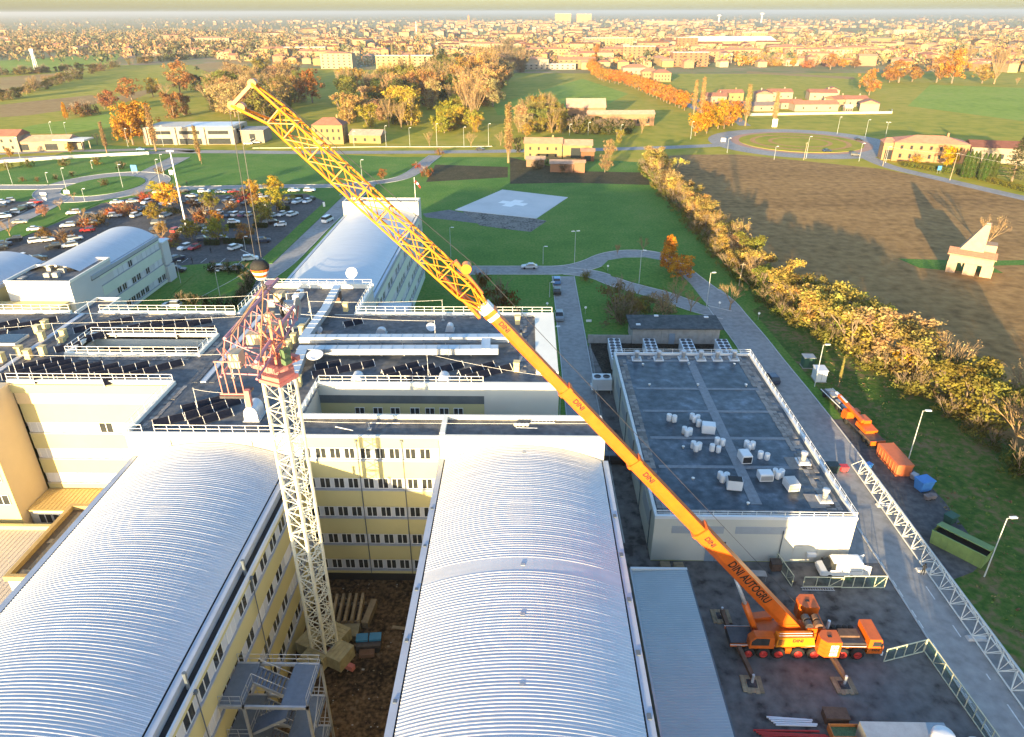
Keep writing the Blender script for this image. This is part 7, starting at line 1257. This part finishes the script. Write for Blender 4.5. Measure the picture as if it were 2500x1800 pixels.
hedge_line([(-562.8, 1192), (-564.6, 1207.5), (-566.4, 1223.5), (-568.2, 1239.8), (-570.1, 1256.6), (-572, 1273.8), (-574, 1291.4), (-575.7, 1308.6), (-576.1, 1323.5), (-576.6, 1338.7), (-577.1, 1354.3), (-577.7, 1370.2), (-578.2, 1386.5), (-578.7, 1403.2), (-575.4, 1410.5), (-568.9, 1410.3), (-562.5, 1410), (-556, 1409.8), (-549.6, 1409.6), (-543.2, 1409.3), (-536.8, 1409.1), (-524.5, 1392.9), (-512, 1375.7), (-499.9, 1358.9), (-488, 1342.5), (-476.4, 1326.4)], ['hedge','hedge','round'], (12,18), DK, 'taller dark tree behind the diagonal field lane', 'dark wood behind the field lane')
hedge_line([(-584.3, 833.1), (-581.3, 836.1), (-578.3, 839.2), (-575.2, 842.2), (-572.2, 845.3), (-569.1, 848.4), (-566, 851.6), (-563.2, 855.3), (-561.7, 861.1), (-560.2, 867), (-558.7, 872.9), (-557.1, 878.9), (-555.5, 885), (-553.9, 891.2), (-552.4, 897.6), (-550.9, 904.2), (-549.4, 910.9), (-547.9, 917.7), (-546.4, 924.6), (-544.8, 931.6)], ['hedge','bush'], (5,9), DK, 'dark hedge tree on the straight left field boundary', 'straight left field hedge')
hedge_line([(-830.1, 1544.7), (-811.3, 1522.2), (-793.1, 1500.3), (-775.3, 1479.1), (-758, 1458.4), (-741.2, 1438.3), (-724.9, 1418.7), (-720.4, 1422.8), (-717.9, 1431), (-715.4, 1439.4), (-712.9, 1447.8), (-710.3, 1456.4), (-707.7, 1465), (-705.1, 1473.8), (-705, 1488.1), (-705.3, 1503.5), (-705.6, 1519.1), (-705.9, 1535.1), (-706.2, 1551.5), (-706.5, 1568.2), (-706.8, 1585.2), (-707.1, 1602.6), (-727.8, 1666.3), (-767.6, 1774.9)], ['hedge','bare','round'], (9,16), [(.3,.2,.09),(.36,.18,.06),(.2,.14,.06)], 'brown tree on the far left field edge', 'far left field edge trees')
hedge_line([(-877.5, 1266.5), (-880.9, 1285.4), (-884.4, 1304.9), (-888, 1325), (-891.8, 1345.6), (-895.5, 1366.7), (-891.6, 1376.3), (-887.6, 1386.1), (-883.6, 1396), (-879.6, 1406.1), (-875.5, 1416.2), (-875.3, 1433.3), (-879.2, 1457.3), (-883.1, 1482.2), (-887.2, 1507.9), (-891.4, 1534.5), (-894.9, 1560.5), (-897.8, 1586), (-900.7, 1612.4), (-903.8, 1639.6), (-907, 1667.7), (-910.2, 1696.8)], ['hedge','round','bare'], (9,16), [(.3,.2,.09),(.36,.17,.05),(.2,.14,.06),(.12,.11,.04)], 'autumn tree below the far left suburb', 'trees below the far left suburb')
hedge_line([(-431.2, 635.9), (-435.3, 646.7), (-439.5, 657.7), (-443.9, 669.2), (-448.5, 681.1), (-453.1, 693.3), (-458, 706), (-463, 719.1), (-466.5, 730), (-469.9, 741), (-473.5, 752.4), (-477.1, 764.1), (-480.9, 776.1), (-484.7, 788.6)], ['bush','fan'], (4,8), [(.3,.22,.1),(.2,.15,.05)], 'pale shrub beside the field lane bend', 'shrubs at the field lane bend')
scatter([(255.1, 984.2), (282.7, 1094), (423.4, 1227.3), (378.3, 1010.9), (344.8, 903.9), (302.2, 955.6)], 34, ['round','bush'], (7,12), [(.44,.25,.03),(.38,.16,.05),(.42,.22,.03)], 'orange-yellow tree in the hedge before the town edge blocks', 'hedge before the town edge', 14)

# rough weeds on the verge, too small and many to count
wd_ = MB(); tr_.seed(99)
for k in range(700):
    y = tr_.uniform(46,150); x = 54.5+(max(0,y-100)*.02)+abs(tr_.gauss(0,1))*8+(3 if 66 < y < 100 else 0)
    if x > 60+.16*max(0,y-60)+14: continue
    h = tr_.uniform(.08,.24); mi = tr_.choice((0,0,0,1,2))
    for _ in range(3): quad(wd_, Vector((x+tr_.uniform(-.3,.3),y+tr_.uniform(-.3,.3),h*.6)), h, Vector((tr_.uniform(-1,1),tr_.uniform(-1,1),.25)).normalized()); wd_.m[-1] = mi
tag(wd_.build('verge_weeds', [mat('weed_green',(.10,.16,.03),.9,.3,2),mat('weed_straw',(.22,.17,.07),.9,.3,2),mat('weed_brown',(.14,.08,.045),.9,.3,2)]), 'rough weeds and dry grass on the bank below the hedgerow', None, None, 'stuff')

# ---------------------------------------------------------------- houses and town
wall_o = mat('house_plaster', (.50,.425,.345), .85, .07, .3, objcol=True); roof_o = mat('house_tiles', (1,1,1), .85, .18, .5, objcol=True)
UW = MB().box(-.5,.5,-.5,.5,0,1).mesh('house_wall', wall_o)
UG = MB().add([(-.5,-.5,0),(.5,-.5,0),(.5,.5,0),(-.5,.5,0),(-.5,0,1),(.5,0,1)], [(0,1,5,4),(2,3,4,5),(0,4,3),(1,2,5),(3,2,1,0)]).mesh('gable_roof', roof_o)
UH = MB().add([(-.5,-.5,0),(.5,-.5,0),(.5,.5,0),(-.5,.5,0),(-.18,0,1),(.18,0,1)], [(0,1,5,4),(2,3,4,5),(0,4,3),(1,2,5),(3,2,1,0)]).mesh('hip_roof', roof_o)
UF = MB().box(-.5,.5,-.5,.5,0,1).mesh('flat_roof', roof_o); UP = MB().box(-.5,.5,-.05,.05,-.5,.5).mesh('far_pane', glass)
TILE, TILE2, TILE3, GREYR = (.34,.15,.09),(.27,.12,.075),(.40,.21,.13),(.28,.26,.25)
def house(loc, wd, dp, h, deg, wc, rc, label, rt='gable', rise=1.6, wins=(), chim=0, group=None, cat='house', name='house', z=0.02):
    o = thing(name, label, cat, (*loc,z), R(deg), group); inst('wall', UW, o, (0,0,0), 0, (wd,dp,h), wc)
    r = inst('roof', {'gable':UG,'hip':UH,'flat':UF}[rt], o, (0,0,h), 0, (wd+.9,dp+.9,rise), rc)
    if chim:
        for k in range(chim): inst('chimney', UW, o, (wd*(.25-.5*k),dp*.1,h+rise*.4), 0, (.8,.8,rise*.8+.6), wc)
    for (side, n, zz, ww, hh) in wins:
        for i in range(n):
            t = (i+.5)/n-.5
            if side == 's': inst('window', UP, o, (t*wd*.92,-dp/2-.02,zz), 0, (ww,1,hh))
            elif side == 'e': inst('window', UP, o, (wd/2+.02,t*dp*.9,zz), R(90), (ww,1,hh))
            else: inst('window', UP, o, (-wd/2-.02,t*dp*.9,zz), R(90), (ww,1,hh))
    return o
CREAM, WH, PINK, OCH, BRK = (.50,.41,.21),(.54,.52,.46),(.48,.31,.21),(.48,.33,.14),(.34,.17,.10)
# farmhouse with outbuildings
fb = (-0.7, 340.2)
fh = house((fb[0]+8.6,fb[1]+4), 17.5, 8, 7.0, -3, CREAM, TILE3, 'old cream farmhouse with stepped tile roof below the tree belt', wins=(('s',4,4.8,.9,1.3),('s',4,1.8,.9,1.3)), chim=1, rise=2.2)
house((fb[0]+24.6,fb[1]+4), 13.5, 8, 6.2, -3, CREAM, (.36,.22,.15), 'barn half of the farmhouse with open dark bay', wins=(('s',1,2.8,6,4.5),), rise=2.2, cat='barn', name='barn')
house((fb[0]+29,fb[1]-2.5), 6, 6, 4.4, -3, BRK, TILE3, 'brick lean-to before the farmhouse barn', rise=1.0, wins=(('s',1,1.4,3,2.4),), cat='shed', name='shed')
b_ = (4, 320.9); house((b_[0],b_[1]+3), 8, 5, 3.2, -3, (.36,.27,.2), (.3,.22,.17), 'low farm shed overgrown with scrub, left', rise=1.2, cat='shed', name='shed')
b_ = (15.3, 309.7); house((b_[0],b_[1]+3), 10, 6, 3.6, -3, (.40,.24,.17), (.34,.24,.18), 'low farm shed overgrown with scrub, middle', rise=1.3, cat='shed', name='shed'); house((b_[0]+7.5,b_[1]+1.5), 4.5, 4.5, 4.2, -3, (.45,.25,.17), TILE3, 'small pinkish brick shed beside the overgrown one', rise=.9, cat='shed', name='shed')
# ruined barn
b_ = (37.2, 468.4); house((b_[0],b_[1]+6), 24, 12, 8, 0, (.46,.30,.2), (.40,.24,.17), 'ruined brick barn with broken gable behind the tree belt', rise=5, wins=(('s',3,3,2.4,3),), cat='barn', name='barn'); b_ = (56.8, 448.6); house((b_[0],b_[1]+4), 40, 8, 6.5, 2, (.50,.33,.22), (.42,.27,.19), 'long low ruined brick range beside the broken gable', rise=2, wins=(('s',7,2.5,2,2.6),), cat='barn', name='barn')
# two yellow houses, office and canopy by the main road
b_ = (-103.8, 382.2); house((b_[0],b_[1]+5), 16, 12, 9.5, 0, CREAM, TILE2, 'square yellow house with brown hip roof behind the jib', 'hip', 3.2, (('s',5,6.8,1,1.6),('s',5,3,1,1.6),('e',3,6.8,1,1.6)), 1)
b_ = (-84.6, 384.7); house((b_[0],b_[1]+5), 17, 11, 4.0, -6, CREAM, (.36,.26,.2), 'small yellow bungalow with wide roof beside the yellow house', 'gable', 2.4, (('s',3,1.9,1.2,1.5),))
ob = (-176.1, 381.9)
of = thing('office_building', 'white flat-roofed office building with strip windows beyond the main road', 'building', (*ob,.02), R(2))
inst('wall', UW, of, (0,9,0), 0, (47,22,8.6), (.74,.72,.66)); inst('roof', UF, of, (0,9,8.6), 0, (45.6,20.6,.1), (.50,.47,.42)); inst('roof_patch', UF, of, (9,9,8.72), 0, (24,16,.06), (.52,.60,.68))
for k in range(3): inst('window', UP, of, (-14.8+15*k,-2.05,6.0), 0, (10.5,1,1.7)); inst('window', UP, of, (-14.8+15*k,-2.05,1.6), 0, (11.5,1,2.9)); inst('pillar', UW, of, (-22.5+15*k,-2.4,0), 0, (1.6,.8,8.6), (.74,.72,.66))
inst('pillar', UW, of, (22.7,-2.4,0), 0, (1.6,.8,8.6), (.74,.72,.66))
for y,z_,w_ in ((1.5,6.2,3.4),(6.5,6.4,2),(11,6.2,3.4),(12,1.6,4),(3,1.6,1)): inst('window', UP, of, (23.55,y+2,z_), R(90), (w_,1,2.2))
house((ob[0]+31,ob[1]+10), 12, 14, 6.4, 2, WH, GREYR, 'low white annex behind the office corner', 'flat', .2, (('s',1,2.4,3,4.5),), cat='building', name='annex')
b_ = (-260.6, 356.8); house((b_[0]-4,b_[1]+6), 24, 12, 7.5, 4, WH, TILE2, 'white house with red roof at the left picture edge', 'gable', 2.6, (('s',5,5.4,1,1.4),('s',5,2.2,1,1.4)))
b_ = (-245.2, 359); house((b_[0],b_[1]+7), 30, 13, 4.6, 6, (.66,.58,.42), (.42,.27,.18), 'long low tan-roofed shed beside the left edge house', 'gable', 2.4, (('s',2,2,6,3),), cat='shed', name='shed')
cn = thing('fuel_canopy', 'small white fuel station canopy on the frontage road', 'canopy', (*(-229, 365.6),.02)); inst('roof', UF, cn, (0,0,4.6), 0, (16,9,.7), (.70,.67,.6))
for x in (-6,6):
    for y in (-3,3): inst('post', UW, cn, (x,y,0), 0, (.4,.4,4.6), (.6,.6,.58))
inst('kiosk', UW, cn, (0,2,0), 0, (6,3,3), (.66,.6,.5))
# pink house, annex, village, white houses
pb_ = (178.9, 331.4); ph = house((pb_[0]+6,pb_[1]+9), 31, 14, 8.2, -14, (.58,.36,.22), (.48,.20,.12), 'pink-ochre house with broad terracotta hip roof and arched porch', 'hip', 2.6, (('s',7,6.2,1.1,1.6),('s',7,2.4,1.1,1.8)), 1)
inst('porch', UW, ph, (-17,-1,0), 0, (5,9,7.6), (.62,.42,.24)); inst('porch_arch', UP, ph, (-17,-5.55,2.4), 0, (3,1,4.2)); inst('porch_roof', UH, ph, (-17,-1,7.6), 0, (6,10,1.8), (.48,.20,.12))
house((pb_[0]+37,pb_[1]+6), 26, 13, 6.6, -14, WH, (.15,.06,.04), 'white annex with dark brown roof behind the cypresses', 'gable', 2.4, (('s',5,3,1.4,2),), cat='house')
VL = [((139.2, 557.4),18,12,5.6,(.60,.45,.38),TILE2,'brown-roofed village house behind the poplars, leftmost',-10),((156.5, 577),17,12,6,CREAM,TILE2,'yellow village house beside the leftmost brown-roofed one',4),((180.3, 571.9),16,13,6,WH,TILE2,'white gabled village house right of the poplar',80),((195, 582),18,12,6,WH,TILE2,'long white village house with chimney pair',2),((228.5, 581.9),20,15,5.6,(.62,.55,.45),TILE2,'village house with broad brown hip roof at the rear',-8),((241.6, 597.7),12,10,6,WH,TILE,'white gabled village house behind the broad hip roof',75),((143.3, 517.4),22,10,4,(.55,.42,.34),TILE2,'low brown village house behind the round orange trees',6),((161, 517.4),24,10,3.6,(.60,.52,.42),(.16,.13,.12),'low village house with dark solar roof',4),((186.5, 530),15,11,4,WH,TILE2,'small village house with red-brown roof in the middle',0),((198.9, 517.3),30,12,4.4,WH,TILE,'long cream village house with roof panels in front',2),((226.1, 543.2),16,12,5,(.62,.5,.36),TILE2,'tan village house behind the white fence end',20),((236.9, 543.2),17,11,5,WH,TILE2,'white village house with fence slats',5),((237.1, 517.3),14,12,5,WH,TILE,'white gabled village house at the field end',70),((219.5, 513.2),5,4,2.6,WH,GREYR,'tiny white hut before the village wall',0)]
for p,wd,dp,h,wc,rc,lab,dg in VL: house((p[0],p[1]+dp/2), wd, dp, h, dg, wc, rc, lab, rise=2.2, wins=(('s',3,h*.5,1,1.2),), chim=1 if wd > 14 else 0, group='village houses by the far roundabout')
vw = thing('village_wall', 'long pale boundary wall in front of the village houses', 'wall'); q_ = [(146.6, 493.7), (172.2, 497.5), (203.6, 501.3), (245.1, 505.2), (250.6, 517.3)]
for a,b in zip(q_, q_[1:]): MB().bar((a[0],a[1],.8),(b[0],b[1],.8),.5,1.6).build('wall_segment', MATS['warm_concrete'], vw)
for p,wd,dp,h,rt,rc,lab in (((109.4, 772.5),26,15,11,'hip',TILE,'large white house beside the orange avenue'),((122.6, 763.6),16,12,8,'hip',TILE,'ochre house next to the large white one'),((131.8, 746.4),17,13,8,'hip',TILE2,'ochre square house third beside the avenue')): house((p[0],p[1]+dp/2), wd, dp, h, 3, WH if wd > 20 else (.6,.45,.27), rc, lab, rt, 3, (('s',5,h*.65,1.1,1.6),('s',5,h*.25,1.1,1.6)), 1)
# ruined shrine in the ploughed field
rs = thing('ruined_shrine', 'ruined pale brick shrine with broken tower in the ploughed field', 'ruin', (117.6,181.5,.03), R(-32)); rb = mat('pale_old_brick', (.36,.25,.17), .9, .12, 1.2, bump=.3)
def leg_(x,y,w_,d_,h): MB().box(x-w_/2,x+w_/2,y-d_/2,y+d_/2,0,h).build('wall_pier', rb, rs)
for x,y,w_,d_ in ((-4.0,-3.2,2.2,1.2),(-4.2,3.0,2,1.4),(0.2,-3.4,2.8,1.2),(4.0,-3.0,2.6,1.4),(4.4,0.8,1.2,2.6),(4.4,3.2,1.4,1.6)): leg_(x,y,w_,d_,3.0)
MB().box(-5,5,-3.8,3.8,3.0,5.0).build('upper_wall', rb, rs); 
for a,b in ((-2.6,1.2),(2.2,1.4)): MB().extrude([(a-b*.75+.0,2.0),(a-b*.4,2.9),(a+b*.4,2.9),(a+b*.75,2.0),(a+b*.75,3.02),(a-b*.75,3.02)][::-1], -3.75, -2.7).build('arch', rb, rs)
MB().add([(-5.6,-4.5,5.0),(5.4,-4.4,4.7),(5.4,-.6,5.6),(-5.6,-.6,5.9),(-5.6,-4.5,5.25),(5.4,-4.4,4.95),(5.4,-.6,5.85),(-5.6,-.6,6.15)], [(0,3,2,1),(4,5,6,7),(0,1,5,4),(1,2,6,5),(2,3,7,6),(3,0,4,7)]).build('tile_roof', mat('old_tile', (.46,.21,.12), .9, .25, 2), rs)
MB().add([(-3.8,-1.6,5.0),(2.2,-1.6,5.0),(2.4,3.4,5.0),(-3.6,3.4,5.0),(.9,.4,12.6),(2.1,.5,12.4),(2.2,2.6,12.8),(1.0,2.6,12.4)], [(0,3,2,1),(4,5,6,7),(0,1,5,4),(1,2,6,5),(2,3,7,6),(3,0,4,7)]).build('broken_tower', rb, rs); MB().box(2.2,4.8,-.4,3.7,5.0,7.6).build('side_wall', rb, rs); MB().box(1.0,1.8,1.0,2.0,12.4,12.9).build('loose_bricks', rb, rs)
# town landmarks
def block(p, wd, dp, h, deg, wc, rc, label, n=4, rt='hip', rise=2.0, cat='apartment block', bands=True):
    o = house((p[0],p[1]+dp/2), wd, dp, h, deg, wc, rc, label, rt, rise, cat=cat, name='apartment_block')
    if bands:
        for k in range(n):
            z_ = h*(k+.5)/n
            for i in range(max(2,int(wd/6))): inst('window', UP, o, ((i+.5)*wd/max(2,int(wd/6))-wd/2,-dp/2-.03,z_), 0, (2.2,1,h/n*.42))
            inst('balcony_band', UW, o, (0,-dp/2-.45,z_-h/n*.5+.2), 0, (wd*.94,.9,.5), tuple(c*1.04 for c in wc))
    return o
for p,wd,dp,h,dg,wc,rt,rise,lab in (((-140.5, 876.6),66,14,17,0,(.66,.56,.34),'flat',.4,'long yellow apartment block behind the wood'),((-230.7, 926.2),40,14,17,-6,(.62,.58,.44),'hip',2,'pale apartment block left of the wood'),((-381.4, 1147.4),44,16,13,4,(.66,.52,.22),'hip',2.5,'yellow block at the town corner'),((-352.6, 1215.5),66,14,12,2,(.66,.54,.3),'flat',.6,'long yellow block behind the town corner one'),((-661.6, 1608.2),80,16,14,0,(.62,.55,.42),'hip',2.5,'cream row of flats at the left town edge'),((142.2, 1357.4),84,16,20,2,(.62,.5,.3),'flat',.5,'big five-storey block beyond the orange avenue'),((-68.3, 1313),70,15,13,-2,(.66,.58,.42),'hip',2.5,'bright cream block behind the grey-brown wood'),((23.6, 1136.9),80,14,12,3,(.66,.54,.3),'hip',2.5,'yellow terrace at the meadow end'),((-73, 887.1),50,13,11,0,(.56,.36,.24),'flat',.4,'pinkish block behind the golden-tan trees'),((26.3, 909.3),62,14,6,2,(.62,.64,.66),'flat',.3,'low pale hall at the meadow end'),((59.5, 921.1),44,14,10,0,(.45,.35,.22),'gable',3,'brown-roofed barn house at the meadow end'),((126.5, 1097.9),46,16,14,5,(.55,.33,.2),'hip',2.5,'brick-pink block behind the avenue top'),((156.3, 1079.8),44,16,18,-4,(.5,.32,.2),'flat',.5,'tall brick block right of the avenue top'),((185.2, 1114.3),50,16,14,0,(.58,.42,.26),'hip',2.5,'tan block right of the tall brick one'),((267.7, 1301.9),34,16,22,0,(.46,.25,.15),'flat',.5,'brick tower block at the field edge'),((202.4, 957.5),44,15,16,2,(.48,.28,.18),'flat',.5,'pair of brick blocks before the field'),((249.9, 1044.6),40,14,13,-5,(.58,.38,.25),'hip',2.5,'pinkish block beside the brick pair'),((296, 1104.3),48,14,12,3,(.62,.48,.28),'hip',2.5,'ochre block above the orange hedge'),((321.7, 1103.7),26,14,12,0,(.66,.58,.38),'hip',2.5,'small cream block above the orange hedge'),((392.5, 1165.7),60,15,13,0,(.62,.44,.2),'hip',2.5,'orange-tan long block behind the hedge'),((425.9, 1115.4),78,14,12,0,(.70,.64,.48),'hip',2.5,'long cream block at the field edge'),((478.6, 1125.1),62,14,14,2,(.66,.5,.26),'hip',2.5,'yellow gabled block right of the long cream one'),((502.9, 1106.2),50,14,11,-3,(.64,.5,.32),'hip',2.5,'tan block by the white field wall'),((543.8, 1875.7),60,16,16,0,(.66,.54,.3),'flat',.5,'yellow block behind the white-roofed hall'),((1004.8, 2097.5),60,16,15,0,(.70,.66,.55),'flat',.5,'white block in the middle of the town'),((664.8, 3903.3),150,20,16,0,(.66,.55,.34),'flat',.5,'distant long yellow block beneath the towers')): block(p, wd, dp, h, dg, wc, TILE if rt != 'flat' else (.5,.46,.4), lab, rt=rt, rise=rise, n=max(2,round(h/3.5)))
p_ = (374.1, 1404.2); house((p_[0],p_[1]+40), 150, 70, 13, 3, (.62,.48,.26), (.66,.66,.62), 'big hall with low white roof in the town', 'gable', 7, cat='hall', name='sports_hall')
for p,wd,h,lab in (((215, 4766.1),60,48,'pale yellow tower block on the horizon, left of the pair'),((340.2, 4744.4),56,46,'pale yellow tower block on the horizon, right of the pair')): block(p, wd*1.6, 40, h, 0, (.64,.54,.32), (.5,.46,.4), lab, 10, 'flat', 1)
for p,lab,h in (((1350.5, 4569.2),'white mushroom water tower on the skyline',52),((1115.9, 4609.9),'cream water tower nearer the twin towers',42)):
    o = thing('water_tower', lab, 'water tower', (*p,0)); MB().tube((0,0,0),(0,0,h*.72),4.5,12,4).build('shaft', white_wall, o); MB().lathe([(4,0),(11,h*.12),(11,h*.26),(3,h*.28)], (0,0,h*.7), 16).build('tank', white_wall, o)
ch_o = thing('church', 'brick church with bell tower on the town skyline', 'church', (*(-293.2, 3823.6),0)); inst('nave', UW, ch_o, (-24,10,0), 0, (44,20,16), (.5,.33,.22)); inst('nave_roof', UG, ch_o, (-24,10,16), 0, (46,22,8), TILE); inst('bell_tower', UW, ch_o, (6,8,0), 0, (10,10,38), (.52,.33,.2)); inst('spire', UH, ch_o, (6,8,38), 0, (11,11,8), TILE)
tow = thing('chimney_stack', 'thin pale chimney stack in the town centre', 'chimney', (*(-321.5, 2256.4),0)); MB().tube((0,0,0),(0,0,34),1.8,10,1.2).build('shaft', conc_l, tow); MB().lathe([(1.5,34),(1.7,35),(1.2,36)], (0,0,0), 10).build('cap', conc_l, tow)
# individual houses of the near town
tn = random.Random(5)
def edge(r): 
    ks = [(-.75,1500),(-.55,1250),(-.42,1130),(-.25,960),(-.05,900),(.05,905),(.2,925),(.43,960),(.6,860),(.8,840)]
    for (a,ya),(b,yb) in zip(ks, ks[1:]):
        if a <= r <= b: return ya+(yb-ya)*(r-a)/(b-a)
    return 1000
WALLS = [((.66,.56,.36),'cream'),((.68,.64,.54),'white'),((.62,.44,.24),'ochre'),((.60,.38,.27),'pink'),((.62,.52,.26),'yellow')]; ROOFS = [(TILE,'red'),(TILE2,'brown'),(TILE3,'terracotta')]
placed = []
def spot(y0, y1, rmin=-.72, rmax=.74, pw=1.0, sparse_left=True, gap=17):
    for _ in range(400):
        r = tn.uniform(rmin,rmax); e = edge(r); y = e+(y1-y0)*tn.random()**pw+y0
        if sparse_left and r < -.4 and tn.random() < .72: continue
        x = r*y
        if all(abs(x-a) > gap or abs(y-b) > gap for a,b in placed[-400:]): placed.append((x,y)); return x,y
    return None
n = 0; secs = {}
items = []
while n < 300:
    s_ = spot(8, 560, pw=1.5)
    if not s_: break
    items.append(s_); n += 1
items.sort()
cnt = {}
for (x,y) in items:
    (wc,wn_),(rc,rn) = tn.choice(WALLS),tn.choice(ROOFS); big = tn.random() < .28; wd = tn.uniform(20,38) if big else tn.uniform(11,17); h = tn.uniform(8,12.5) if big else tn.uniform(5.5,8); zone = 'left of the wood' if x < -380 else 'behind the wood' if x < -40 else 'behind the avenue' if x < 300 else 'behind the open green field' if x < 560 else 'at the right edge'
    key = (wn_,rn,big,zone); cnt[key] = cnt.get(key,0)
    house((x,y), wd, tn.uniform(10,13), h, tn.choice([0,90])+tn.uniform(-14,14), tuple(c*tn.uniform(.92,1.06) for c in wc), rc, f'{wn_} {"long" if big else "small"} town house, {rn} roof, {zone}, {nth(cnt[key])} from left', tn.choice(['gable','hip']), tn.uniform(1.6,2.8), group='houses of the near town'); cnt[key] += 1
# the rest of the town, farther out, and its trees: masses nobody could count
ft = MB(); cols = [(.66,.56,.36),(.68,.64,.54),(.60,.44,.26),(.60,.40,.28),(.34,.15,.09),(.30,.14,.09),(.40,.22,.14),(.5,.47,.42)]; fm_ = [mat(f'far_plaster_{k}', (c[0]*.42,c[1]*.355,c[2]*.29), .9, .1, .02) for k,c in enumerate(cols)]
for k in range(1700):
    r = tn.gauss(.12,.36); y = edge(max(-.75,min(.79,r)))+380+4300*tn.random()**1.7
    if not -.8 < r < .85: continue
    if r < -.3 and tn.random() < .6: continue
    x = r*y; big = tn.random() < .16; wd = tn.uniform(24,56) if big else tn.uniform(11,20); dp = tn.uniform(11,16); h = tn.uniform(8,15) if big else tn.uniform(6,9); rot = tn.choice([0,1.57])+tn.uniform(-.25,.25); c,s = math.cos(rot),math.sin(rot); wi = tn.randrange(4); ri = 4+tn.choice([0,0,1,1,2,2,3]); rs_ = tn.uniform(1.5,3)
    P = lambda a,b,z: (x+a*c-b*s, y+a*s+b*c, z)
    a,b = wd/2,dp/2
    ft.add([P(-a,-b,0),P(a,-b,0),P(a,b,0),P(-a,b,0),P(-a,-b,h),P(a,-b,h),P(a,b,h),P(-a,b,h),P(-a,0,h+rs_),P(a,0,h+rs_)], [(0,1,5,4),(2,3,7,6),(1,2,6,9,5),(3,0,4,8,7)], wi); n0 = len(ft.v)-10; ft.f += [(n0+4,n0+5,n0+9,n0+8),(n0+6,n0+7,n0+8,n0+9)]; ft.m += [ri,ri]
tag(ft.build('far_town_houses', fm_), 'countless far houses of the town fading towards the horizon', None, None, 'stuff')
def tree_mass(name, n, fn, cs, label, sz):
    mb = MB(); tr_.seed(len(name)*7)
    for k in range(n):
        q = fn()
        if not q: continue
        x,y = q; h = tn.uniform(*sz); mi = tn.randrange(len(cs)); w_ = h*tn.uniform(.32,.6)
        for _ in range(15): v = rv(); quad(mb, Vector((x+v.x*w_*tn.uniform(.3,1),y+v.y*w_,h*.55+v.z*h*.45)), h*.22, (v+rv()*.8).normalized()); mb.m[-1] = mi
    ms = []
    for k,c in enumerate(cs):
        ms.append(mat(f'{name}_{k}', c, .95, .3, .05))
    tag(mb.build(name, ms), label, None, None, 'stuff')
def f1():
    r = tn.uniform(-.78,.8); y = edge(r)+20+900*tn.random()**1.3; return (r*y,y)
tree_mass('town_foliage', 3600, f1, [(.26,.17,.08),(.18,.15,.06),(.34,.17,.05),(.09,.10,.04),(.32,.24,.12)], 'autumn trees and gardens scattered between the near town houses', (6,15))
def f2():
    r = tn.uniform(-.82,.86); y = edge(max(-.75,min(.79,r)))+700+7500*tn.random()**1.7; return (r*y,y)
tree_mass('far_foliage', 3800, f2, [(.22,.16,.09),(.17,.14,.08),(.28,.19,.10),(.11,.12,.06)], 'far trees and hedges of the plain merging towards the horizon', (7,16))
def f3():
    r = tn.uniform(-.8,-.3); y = tn.uniform(1050,2600); return (r*y,y)
tree_mass('left_far_foliage', 1300, f3, [(.2,.14,.07),(.13,.12,.05),(.28,.16,.07),(.06,.07,.03)], 'brown trees and hedges across the far left plain', (7,17))

# ---------------------------------------------------------------- evening haze over the plain
hz = bpy.data.materials.new('haze'); hz.use_nodes = True; hn = hz.node_tree
for n in list(hn.nodes):
    if n.type == 'BSDF_PRINCIPLED': hn.nodes.remove(n)
pv = hn.nodes.new('ShaderNodeVolumePrincipled'); pv.inputs['Color'].default_value = (.88, .84, .79, 1); pv.inputs['Density'].default_value = 1.15e-4; pv.inputs['Anisotropy'].default_value = .45
hn.links.new(pv.outputs[0], hn.nodes['Material Output'].inputs['Volume'])
tag(MB().box(-61000,61000,-2000,71000,-1.5,74).build('haze', hz), 'pale evening haze lying over the far plain', None, None, 'stuff')
